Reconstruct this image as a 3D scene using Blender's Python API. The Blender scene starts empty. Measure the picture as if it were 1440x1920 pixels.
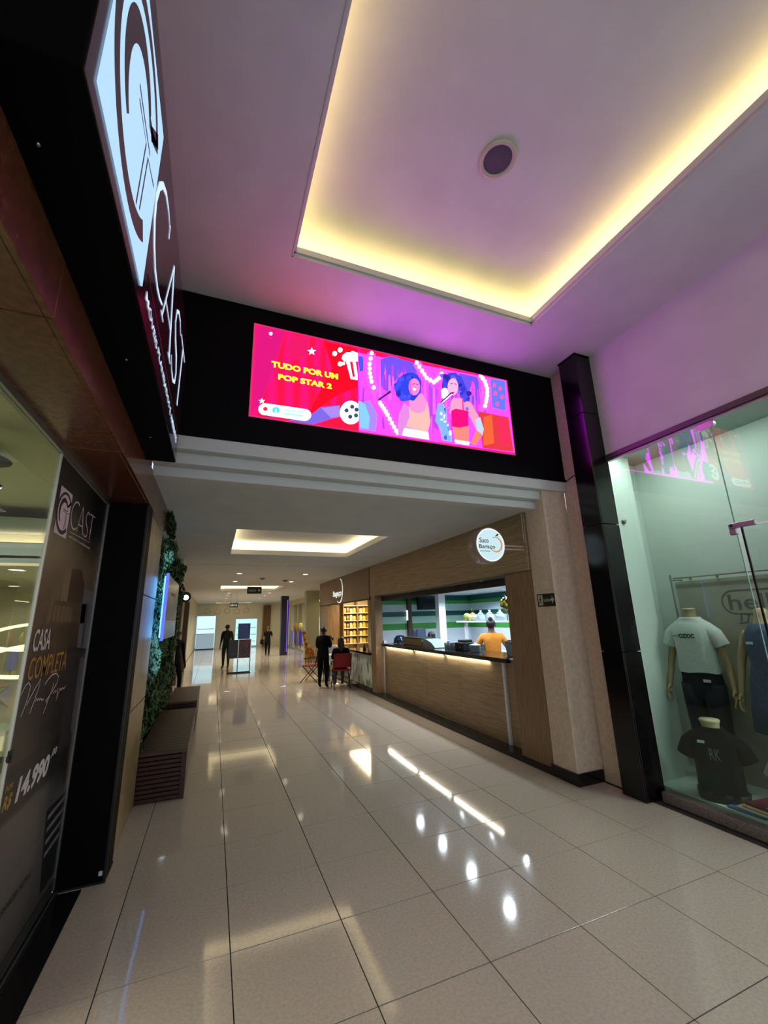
import bpy, bmesh, math, random
from mathutils import Vector, Matrix

# ------------------------------------------------------------------ camera, world, exposure
scene = bpy.context.scene
COL = scene.collection
F_PX = 771.69
YAW, PITCH, ROLL = 0.388401, 0.251234, -0.027832
CAM = Vector((0.0, 0.0, 1.681))
cam_data = bpy.data.cameras.new('camera')
cam_data.sensor_fit = 'HORIZONTAL'
cam_data.sensor_width = 36.0
cam_data.lens = F_PX / 1440.0 * 36.0
cam_data.clip_start = 0.05
cam_data.clip_end = 200.0
cam = bpy.data.objects.new('camera', cam_data)
COL.objects.link(cam)
fwd = Vector((math.sin(YAW) * math.cos(PITCH), math.cos(YAW) * math.cos(PITCH), math.sin(PITCH)))
rgt = Vector((math.cos(YAW), -math.sin(YAW), 0.0))
upv = rgt.cross(fwd)
r2 = rgt * math.cos(ROLL) + upv * math.sin(ROLL)
u2 = upv * math.cos(ROLL) - rgt * math.sin(ROLL)
cam.matrix_world = Matrix(((r2.x, u2.x, -fwd.x, CAM.x), (r2.y, u2.y, -fwd.y, CAM.y), (r2.z, u2.z, -fwd.z, CAM.z), (0, 0, 0, 1)))
scene.camera = cam

world = bpy.data.worlds.new('mall_ambient')
world.use_nodes = True
world.node_tree.nodes['Background'].inputs[0].default_value = (0.80, 0.87, 1.04, 1)
world.node_tree.nodes['Background'].inputs[1].default_value = WORLD_STRENGTH = 1.05
scene.world = world
scene.view_settings.view_transform = 'Standard'
scene.view_settings.look = 'None'
scene.view_settings.gamma = 1.0
scene.view_settings.use_curve_mapping = False
scene.view_settings.exposure = 0.0
scene.cycles.max_bounces = 7
scene.cycles.diffuse_bounces = 3
scene.cycles.glossy_bounces = 3
scene.cycles.use_adaptive_sampling = True
scene.cycles.adaptive_threshold = 0.08
scene.cycles.transmission_bounces = 6
scene.cycles.transparent_max_bounces = 12
scene.cycles.sample_clamp_indirect = 6.0
scene.cycles.caustics_reflective = False
scene.cycles.caustics_refractive = False
try:
    scene.cycles.use_denoising = True
except Exception:
    pass

LED_SCREEN = 20.0      # brightness of the LED wall
COVE = 0.42            # brightness of the cove strips
rng = random.Random(7)


def area_light(name, loc, sx, sy, power, color, rot=(0, 0, 0), parent=None, spread=None):
    d = bpy.data.lights.new(name, 'AREA')
    d.shape = 'RECTANGLE'; d.size = sx; d.size_y = sy; d.energy = power; d.color = color
    if spread: d.spread = spread
    o = bpy.data.objects.new(name, d); COL.objects.link(o)
    o.location = loc; o.rotation_euler = rot
    if parent: o.parent = parent; o.location = Vector(loc) - Vector(parent.location)
    return o


def spot_light(name, loc, power, color, angle=2.2, blend=0.6, radius=0.06, parent=None, rot=(0, 0, 0)):
    d = bpy.data.lights.new(name, 'SPOT')
    d.energy = power; d.color = color; d.spot_size = angle; d.spot_blend = blend; d.shadow_soft_size = radius
    o = bpy.data.objects.new(name, d); COL.objects.link(o)
    o.location = loc; o.rotation_euler = rot
    if parent: o.parent = parent; o.location = Vector(loc) - Vector(parent.location)
    return o


# ------------------------------------------------------------------ materials
def lin(c):
    r = []
    for v in c[:3]:
        v = v / 255.0
        r.append(v / 12.92 if v <= 0.04045 else ((v + 0.055) / 1.055) ** 2.4)
    return (r[0], r[1], r[2], 1.0)


MATS = {}


def mat(name, rgb=(128, 128, 128), rough=0.5, metal=0.0, spec=0.5, emit=None, estr=0.0, coat=0.0):
    if name in MATS: return MATS[name]
    m = bpy.data.materials.new(name); m.use_nodes = True
    b = m.node_tree.nodes['Principled BSDF']
    b.inputs['Base Color'].default_value = lin(rgb)
    b.inputs['Roughness'].default_value = rough
    b.inputs['Metallic'].default_value = metal
    b.inputs['Specular IOR Level'].default_value = spec
    b.inputs['Coat Weight'].default_value = coat
    if emit is not None:
        b.inputs['Emission Color'].default_value = lin(emit)
        b.inputs['Emission Strength'].default_value = estr
    MATS[name] = m
    return m


def emis(name, rgb, strength, sample=False):
    if name in MATS: return MATS[name]
    m = bpy.data.materials.new(name); m.use_nodes = True
    nt = m.node_tree; nt.nodes.clear()
    e = nt.nodes.new('ShaderNodeEmission'); o = nt.nodes.new('ShaderNodeOutputMaterial')
    e.inputs[0].default_value = lin(rgb); e.inputs[1].default_value = strength
    nt.links.new(e.outputs[0], o.inputs[0])
    if not sample: m.cycles.emission_sampling = 'NONE'
    MATS[name] = m
    return m


def noise_mat(name, c1, c2, scale=8.0, stretch=(1, 1, 1), rough=0.5, detail=5.0, bump=0.0, spec=0.5, coat=0.0, lo=0.35, hi=0.65, metal=0.0):
    """two-colour noise on object coordinates (grain, granite, plaster)"""
    if name in MATS: return MATS[name]
    m = mat(name, c1, rough, metal, spec, coat=coat)
    nt = m.node_tree; b = nt.nodes['Principled BSDF']
    tc = nt.nodes.new('ShaderNodeTexCoord'); mp = nt.nodes.new('ShaderNodeMapping')
    mp.inputs['Scale'].default_value = stretch
    nz = nt.nodes.new('ShaderNodeTexNoise'); nz.inputs['Scale'].default_value = scale; nz.inputs['Detail'].default_value = detail
    cr = nt.nodes.new('ShaderNodeValToRGB')
    cr.color_ramp.elements[0].position = lo; cr.color_ramp.elements[0].color = lin(c1)
    cr.color_ramp.elements[1].position = hi; cr.color_ramp.elements[1].color = lin(c2)
    nt.links.new(tc.outputs['Object'], mp.inputs[0]); nt.links.new(mp.outputs[0], nz.inputs['Vector'])
    nt.links.new(nz.outputs['Fac'], cr.inputs[0]); nt.links.new(cr.outputs[0], b.inputs['Base Color'])
    if bump:
        bp = nt.nodes.new('ShaderNodeBump'); bp.inputs['Strength'].default_value = bump; bp.inputs['Distance'].default_value = 0.01
        nt.links.new(nz.outputs['Fac'], bp.inputs['Height']); nt.links.new(bp.outputs[0], b.inputs['Normal'])
    return m


def stripes_mat(name, axis, stops, rough=0.4):
    """painted bands: stops = [(coordinate, rgb), ...] ascending along an axis, in object space"""
    if name in MATS: return MATS[name]
    m = mat(name, stops[0][1], rough)
    nt = m.node_tree; b = nt.nodes['Principled BSDF']
    tc = nt.nodes.new('ShaderNodeTexCoord'); sp = nt.nodes.new('ShaderNodeSeparateXYZ')
    nt.links.new(tc.outputs['Object'], sp.inputs[0])
    lo, hi = stops[0][0], stops[-1][0] + 0.5
    mr = nt.nodes.new('ShaderNodeMapRange'); mr.inputs[1].default_value = lo; mr.inputs[2].default_value = hi
    nt.links.new(sp.outputs[axis], mr.inputs[0])
    cr = nt.nodes.new('ShaderNodeValToRGB'); cr.color_ramp.interpolation = 'CONSTANT'
    for i, (z, c) in enumerate(stops):
        t = (z - lo) / (hi - lo)
        e = cr.color_ramp.elements[i] if i < 2 else cr.color_ramp.elements.new(t)
        e.position = t; e.color = lin(c)
    nt.links.new(mr.outputs[0], cr.inputs[0]); nt.links.new(cr.outputs[0], b.inputs['Base Color'])
    return m


def glass_mat(name, tint=(235, 245, 240), ior=1.5, boost=1.0):
    if name in MATS: return MATS[name]
    m = bpy.data.materials.new(name); m.use_nodes = True
    nt = m.node_tree; nt.nodes.clear()
    o = nt.nodes.new('ShaderNodeOutputMaterial'); mx = nt.nodes.new('ShaderNodeMixShader')
    t = nt.nodes.new('ShaderNodeBsdfTransparent'); t.inputs[0].default_value = lin(tint)
    g = nt.nodes.new('ShaderNodeBsdfGlossy'); g.inputs['Roughness'].default_value = 0.0; g.inputs[0].default_value = (1, 1, 1, 1)
    lw = nt.nodes.new('ShaderNodeLayerWeight'); lw.inputs['Blend'].default_value = 0.5
    pw = nt.nodes.new('ShaderNodeMath'); pw.operation = 'POWER'; pw.inputs[1].default_value = 5.0
    ma = nt.nodes.new('ShaderNodeMath'); ma.operation = 'MULTIPLY_ADD'; ma.use_clamp = True; ma.inputs[1].default_value = 0.9; ma.inputs[2].default_value = 0.042 * boost
    nt.links.new(lw.outputs['Facing'], pw.inputs[0]); nt.links.new(pw.outputs[0], ma.inputs[0]); nt.links.new(ma.outputs[0], mx.inputs[0])
    nt.links.new(t.outputs[0], mx.inputs[1]); nt.links.new(g.outputs[0], mx.inputs[2]); nt.links.new(mx.outputs[0], o.inputs[0])
    MATS[name] = m
    return m


M = {}
M['tile'] = noise_mat('floor_tile', (186, 172, 158), (200, 186, 172), 60, rough=0.07, detail=6, spec=0.55)
M['grout'] = mat('grout', (44, 40, 36), 0.9)
M['white_paint'] = noise_mat('white_paint', (205, 203, 204), (212, 210, 211), 3, rough=0.75)
M['corridor_paint'] = noise_mat('corridor_paint', (196, 198, 196), (203, 205, 203), 3, rough=0.75)
M['moulding'] = mat('moulding_paint', (205, 204, 203), 0.55)
M['black_panel'] = mat('black_panel', (3, 3, 5), 0.6, spec=.1)
M['black_gloss'] = noise_mat('black_granite', (12, 11, 12), (26, 24, 26), 90, rough=0.12, detail=2)
M['black_matte'] = mat('black_matte', (12, 12, 13), 0.6)
M['black_floor'] = noise_mat('black_granite_floor', (14, 13, 13), (48, 44, 44), 160, rough=0.3, detail=2, lo=0.5, hi=0.75)
M['dark_col'] = noise_mat('dark_column_granite', (8, 5, 7), (17, 11, 14), 60, rough=0.16, detail=3)
M['brown_granite'] = noise_mat('brown_granite', (86, 46, 30), (106, 60, 40), 30, rough=0.22, detail=8)
M['beige_wall'] = noise_mat('beige_textured_wall', (204, 184, 162), (220, 200, 178), 22, rough=0.8, bump=0.25)
M['wood'] = noise_mat('oak_laminate', (136, 112, 82), (168, 142, 108), 6, (1, 1, 14), rough=0.42, detail=6)
M['wood_h'] = noise_mat('oak_laminate_horizontal', (140, 116, 84), (172, 146, 110), 5, (1, .5, 14), rough=0.42, detail=6)
M['wood_v'] = noise_mat('oak_laminate_vertical', (122, 94, 66), (154, 124, 92), 5, (14, 14, .7), rough=0.42, detail=6)
M['dark_wood'] = noise_mat('dark_bench_wood', (46, 17, 10), (70, 30, 18), 5, (9, 1, 9), rough=0.4, detail=6)
M['bench_top'] = noise_mat('bench_top_wood', (66, 45, 32), (92, 66, 46), 5, (1, 12, 1), rough=0.4, detail=6)
M['tan_panel'] = noise_mat('tan_stone_panel', (132, 108, 74), (164, 138, 100), 5, (2, 2, 1), rough=0.35, detail=5)
M['chrome'] = mat('brushed_steel', (168, 164, 164), 0.3, 1.0)
M['alu'] = mat('aluminium', (150, 148, 146), 0.4, 0.9)
M['dark_metal'] = mat('dark_metal', (50, 48, 46), 0.4, 0.8)
M['white_gloss'] = mat('white_gloss', (226, 230, 232), 0.3)
M['white_plastic'] = mat('white_plastic', (220, 222, 224), 0.4)
M['glass'] = glass_mat('shop_glass', (232, 244, 238), 1.5, 1.0)
M['glass_thin'] = glass_mat('thin_glass', (240, 247, 246))
M['glass_left'] = glass_mat('left_shop_glass', (236, 240, 232))
M['skin'] = mat('skin', (150, 104, 78), 0.55)
M['skin_dark'] = mat('skin_dark', (96, 64, 48), 0.55)
M['mannequin'] = mat('mannequin_resin', (176, 150, 112), 0.4)
M['mannequin_pale'] = mat('mannequin_foam', (206, 190, 150), 0.6)
M['hair'] = mat('dark_hair', (16, 12, 11), 0.5)
M['cloth_black'] = mat('black_cloth', (8, 8, 9), 0.9, spec=.2)
M['cloth_navy'] = noise_mat('navy_denim', (16, 19, 30), (24, 28, 42), 60, rough=0.9)
M['cloth_white'] = noise_mat('white_cotton', (206, 208, 206), (216, 218, 216), 40, rough=0.9)
M['cloth_orange'] = noise_mat('orange_cotton', (216, 130, 40), (228, 146, 56), 30, rough=0.9)
M['cloth_red'] = mat('red_canvas', (128, 14, 20), 0.7)
M['cloth_blue'] = noise_mat('blue_denim', (58, 74, 104), (72, 90, 122), 60, rough=0.9)
M['leaf_dark'] = noise_mat('leaf_dark', (24, 52, 22), (48, 88, 38), 9, rough=0.5)
M['yellow'] = mat('yellow', (216, 186, 60), 0.5)
M['gold'] = mat('gold_print', (176, 126, 62), 0.5)
M['white_print'] = mat('white_print', (214, 206, 204), 0.6)
M['pink_print'] = mat('pale_print', (206, 184, 186), 0.6)


# ------------------------------------------------------------------ mesh building
class MB:
    def __init__(s):
        s.v = []; s.f = []; s.m = []

    def face(s, idx, mi=0):
        s.f.append(tuple(idx)); s.m.append(mi)

    def box(s, x0, x1, y0, y1, z0, z1, mi=0):
        n = len(s.v)
        s.v += [(x0, y0, z0), (x1, y0, z0), (x1, y1, z0), (x0, y1, z0), (x0, y0, z1), (x1, y0, z1), (x1, y1, z1), (x0, y1, z1)]
        for q in ((0, 3, 2, 1), (4, 5, 6, 7), (0, 1, 5, 4), (1, 2, 6, 5), (2, 3, 7, 6), (3, 0, 4, 7)):
            s.face([n + i for i in q], mi)
        return s

    def poly(s, pts, mi=0):
        n = len(s.v); s.v += [tuple(p) for p in pts]; s.face(range(n, n + len(pts)), mi); return s

    def prism(s, pts, d, mi=0):
        """closed polygon extruded by vector d"""
        n = len(s.v); k = len(pts); d = Vector(d)
        s.v += [tuple(p) for p in pts] + [tuple(Vector(p) + d) for p in pts]
        s.face(range(n, n + k), mi); s.face([n + k + i for i in reversed(range(k))], mi)
        for i in range(k):
            j = (i + 1) % k
            s.face((n + i, n + k + i, n + k + j, n + j), mi)
        return s

    def loft(s, rings, mi=0, cap0=True, cap1=True):
        n = len(s.v); k = len(rings[0])
        for r in rings: s.v += [tuple(p) for p in r]
        for a in range(len(rings) - 1):
            for i in range(k):
                j = (i + 1) % k
                s.face((n + a * k + i, n + a * k + j, n + (a + 1) * k + j, n + (a + 1) * k + i), mi)
        if cap0: s.face([n + i for i in reversed(range(k))], mi)
        if cap1: s.face([n + (len(rings) - 1) * k + i for i in range(k)], mi)
        return s

    def tube(s, path, radii, seg=8, mi=0, caps=True):
        if not isinstance(radii, (list, tuple)): radii = [radii] * len(path)
        path = [Vector(p) for p in path]; rings = []
        up = Vector((0, 0, 1))
        for i, p in enumerate(path):
            t = (path[min(i + 1, len(path) - 1)] - path[max(i - 1, 0)]).normalized()
            ref = up if abs(t.dot(up)) < 0.95 else Vector((0, 1, 0))
            a = t.cross(ref).normalized(); b = a.cross(t).normalized()
            rings.append([p + (a * math.cos(2 * math.pi * k / seg) + b * math.sin(2 * math.pi * k / seg)) * radii[i] for k in range(seg)])
        return s.loft(rings, mi, caps, caps)

    def lathe(s, prof, c=(0, 0, 0), seg=16, mi=0, axis='Z', caps=True):
        """prof: [(r, h)...] revolved round an axis through c"""
        rings = []
        for r, h in prof:
            ring = []
            for k in range(seg):
                a = 2 * math.pi * k / seg
                if axis == 'Z': p = (c[0] + r * math.cos(a), c[1] + r * math.sin(a), c[2] + h)
                elif axis == 'Y': p = (c[0] + r * math.cos(a), c[1] + h, c[2] + r * math.sin(a))
                else: p = (c[0] + h, c[1] + r * math.cos(a), c[2] + r * math.sin(a))
                ring.append(p)
            rings.append(ring)
        return s.loft(rings, mi, caps, caps)

    def ball(s, c, r, seg=12, rings=7, mi=0):
        if not isinstance(r, (list, tuple)): r = (r, r, r)
        R = []
        for i in range(rings + 1):
            t = math.pi * (0.02 + 0.96 * i / rings)
            R.append([(c[0] + r[0] * math.sin(t) * math.cos(2 * math.pi * k / seg), c[1] + r[1] * math.sin(t) * math.sin(2 * math.pi * k / seg),
                       c[2] - r[2] * math.cos(t)) for k in range(seg)])
        return s.loft(R, mi)


def link(name, me, parent=None):
    o = bpy.data.objects.new(name, me); COL.objects.link(o)
    if parent is not None: o.parent = parent
    return o


def wloc(o):
    p = Vector(o.location)
    while o.parent is not None:
        o = o.parent; p += Vector(o.location)
    return p


def obj(name, mb, mats, parent=None, smooth=False, bevel=0.0, origin=None, local=False):
    """one mesh object from world coordinates; its origin goes to its base centre, or to the parent's"""
    if not isinstance(mats, (list, tuple)): mats = [mats]
    if local: off = Vector((0, 0, 0))
    elif parent is not None: off = wloc(parent)
    elif origin is not None: off = Vector(origin)
    else:
        xs = [p[0] for p in mb.v]; ys = [p[1] for p in mb.v]; zs = [p[2] for p in mb.v]
        off = Vector(((min(xs) + max(xs)) / 2, (min(ys) + max(ys)) / 2, min(zs)))
    me = bpy.data.meshes.new(name)
    me.from_pydata([tuple(Vector(p) - off) for p in mb.v], [], mb.f)
    for m in mats: me.materials.append(M[m] if isinstance(m, str) else m)
    if len(mats) > 1: me.polygons.foreach_set('material_index', mb.m)
    bm = bmesh.new(); bm.from_mesh(me)
    bmesh.ops.recalc_face_normals(bm, faces=bm.faces)
    if bevel > 0:
        es = [e for e in bm.edges if len(e.link_faces) == 2 and e.calc_face_angle(0) > 0.6]
        try: bmesh.ops.bevel(bm, geom=es, offset=bevel, segments=1, affect='EDGES', profile=0.5)
        except Exception: pass
    bm.to_mesh(me); bm.free()
    if smooth:
        me.polygons.foreach_set('use_smooth', [True] * len(me.polygons))
    me.update()
    o = link(name, me, parent)
    if parent is None: o.location = off
    return o


def tag(o, label, cat, group=None, kind=None):
    o['label'] = label; o['category'] = cat
    if group: o['group'] = group
    if kind: o['kind'] = kind
    return o


def thing(name, label, cat, loc=(0, 0, 0), group=None):
    o = bpy.data.objects.new(name, None); COL.objects.link(o)
    o.empty_display_size = 0.1; o.location = loc
    return tag(o, label, cat, group)


def struct(name, mb, mats, parent=None, label=None, **k):
    o = obj(name, mb, mats, parent, **k)
    if parent is None: o['kind'] = 'structure'
    if label: o['label'] = label
    return o


def sroot(name, loc=(0, 0, 0), label=None):
    o = bpy.data.objects.new(name, None); COL.objects.link(o); o.location = loc
    o.empty_display_size = 0.1; o['kind'] = 'structure'
    if label: o['label'] = label
    return o


def holes_mb(x0, x1, y0, y1, z0, z1, holes):
    xs = sorted(set([x0, x1] + [h[i] for h in holes for i in (0, 1)])); ys = sorted(set([y0, y1] + [h[i] for h in holes for i in (2, 3)]))
    mb = MB()
    for a in range(len(xs) - 1):
        for b in range(len(ys) - 1):
            cx = (xs[a] + xs[a + 1]) / 2; cy = (ys[b] + ys[b + 1]) / 2
            if not any(h[0] < cx < h[1] and h[2] < cy < h[3] for h in holes):
                mb.box(xs[a], xs[a + 1], ys[b], ys[b + 1], z0, z1)
    return mb


def text_mb(body, O, ax, ay, width=None, height=None, depth=0.0, bold=0.0, shear=0.0, align='LEFT', spacing=1.0):
    """lettering as geometry; O = lower left corner (or centre for CENTER) of the block, scaled to width x height"""
    cu = bpy.data.curves.new('lettering', 'FONT'); cu.body = body; cu.size = 1.0; cu.offset = bold; cu.shear = shear
    cu.resolution_u = 3; cu.space_character = spacing
    to = bpy.data.objects.new('lettering', cu)
    me = bpy.data.meshes.new_from_object(to)
    bpy.data.objects.remove(to); bpy.data.curves.remove(cu)
    mb = MB()
    if not me.vertices: return mb
    xs = [v.co.x for v in me.vertices]; ys = [v.co.y for v in me.vertices]
    x0, x1, y0, y1 = min(xs), max(xs), min(ys), max(ys)
    sx = width / (x1 - x0) if width else None; sy = height / (y1 - y0) if height else None
    if sx is None: sx = sy
    if sy is None: sy = sx
    O = Vector(O); ax = Vector(ax); ay = Vector(ay); an = ax.cross(ay)
    dx = -(x1 - x0) * sx / 2 if align == 'CENTER' else 0.0
    mb.v = [tuple(O + ax * ((v.co.x - x0) * sx + dx) + ay * ((v.co.y - y0) * sy)) for v in me.vertices]
    mb.f = [tuple(p.vertices) for p in me.polygons]; mb.m = [0] * len(mb.f)
    if depth:
        n = len(mb.v); bm = bmesh.new(); vs = [bm.verts.new(p) for p in mb.v]
        for f in mb.f:
            try: bm.faces.new([vs[i] for i in f])
            except ValueError: pass
        r = bmesh.ops.extrude_face_region(bm, geom=bm.faces[:])
        bmesh.ops.translate(bm, vec=an * depth, verts=[e for e in r['geom'] if isinstance(e, bmesh.types.BMVert)])
        bm.verts.index_update()
        mb.v = [tuple(v.co) for v in bm.verts]; mb.f = [tuple(v.index for v in f.verts) for f in bm.faces]; mb.m = [0] * len(mb.f)
        bm.free()
    bpy.data.meshes.remove(me)
    return mb


def stroke(path, w, O, ax, ay, mb=None, mi=0):
    """flat ribbon of (possibly varying) width along a 2-D path in the plane O + u ax + v ay"""
    mb = mb or MB(); O = Vector(O); ax = Vector(ax); ay = Vector(ay)
    L = []; R = []
    for i, (x, y) in enumerate(path):
        a = path[max(0, i - 1)]; b = path[min(len(path) - 1, i + 1)]
        dx, dy = b[0] - a[0], b[1] - a[1]; n = math.hypot(dx, dy) or 1.0
        ww = w[i] if isinstance(w, (list, tuple)) else w
        L.append((x - dy / n * ww / 2, y + dx / n * ww / 2)); R.append((x + dy / n * ww / 2, y - dx / n * ww / 2))
    for i in range(len(path) - 1):
        mb.poly([O + ax * p[0] + ay * p[1] for p in (L[i], R[i], R[i + 1], L[i + 1])], mi)
    return mb


def copy_tree(o, parent=None, loc=None):
    c = o.copy(); COL.objects.link(c); c.parent = parent
    if loc is not None: c.location = loc
    for ch in list(o.children): copy_tree(ch, c)
    return c


X3, Y3, Z3 = Vector((1, 0, 0)), Vector((0, 1, 0)), Vector((0, 0, 1))

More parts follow.
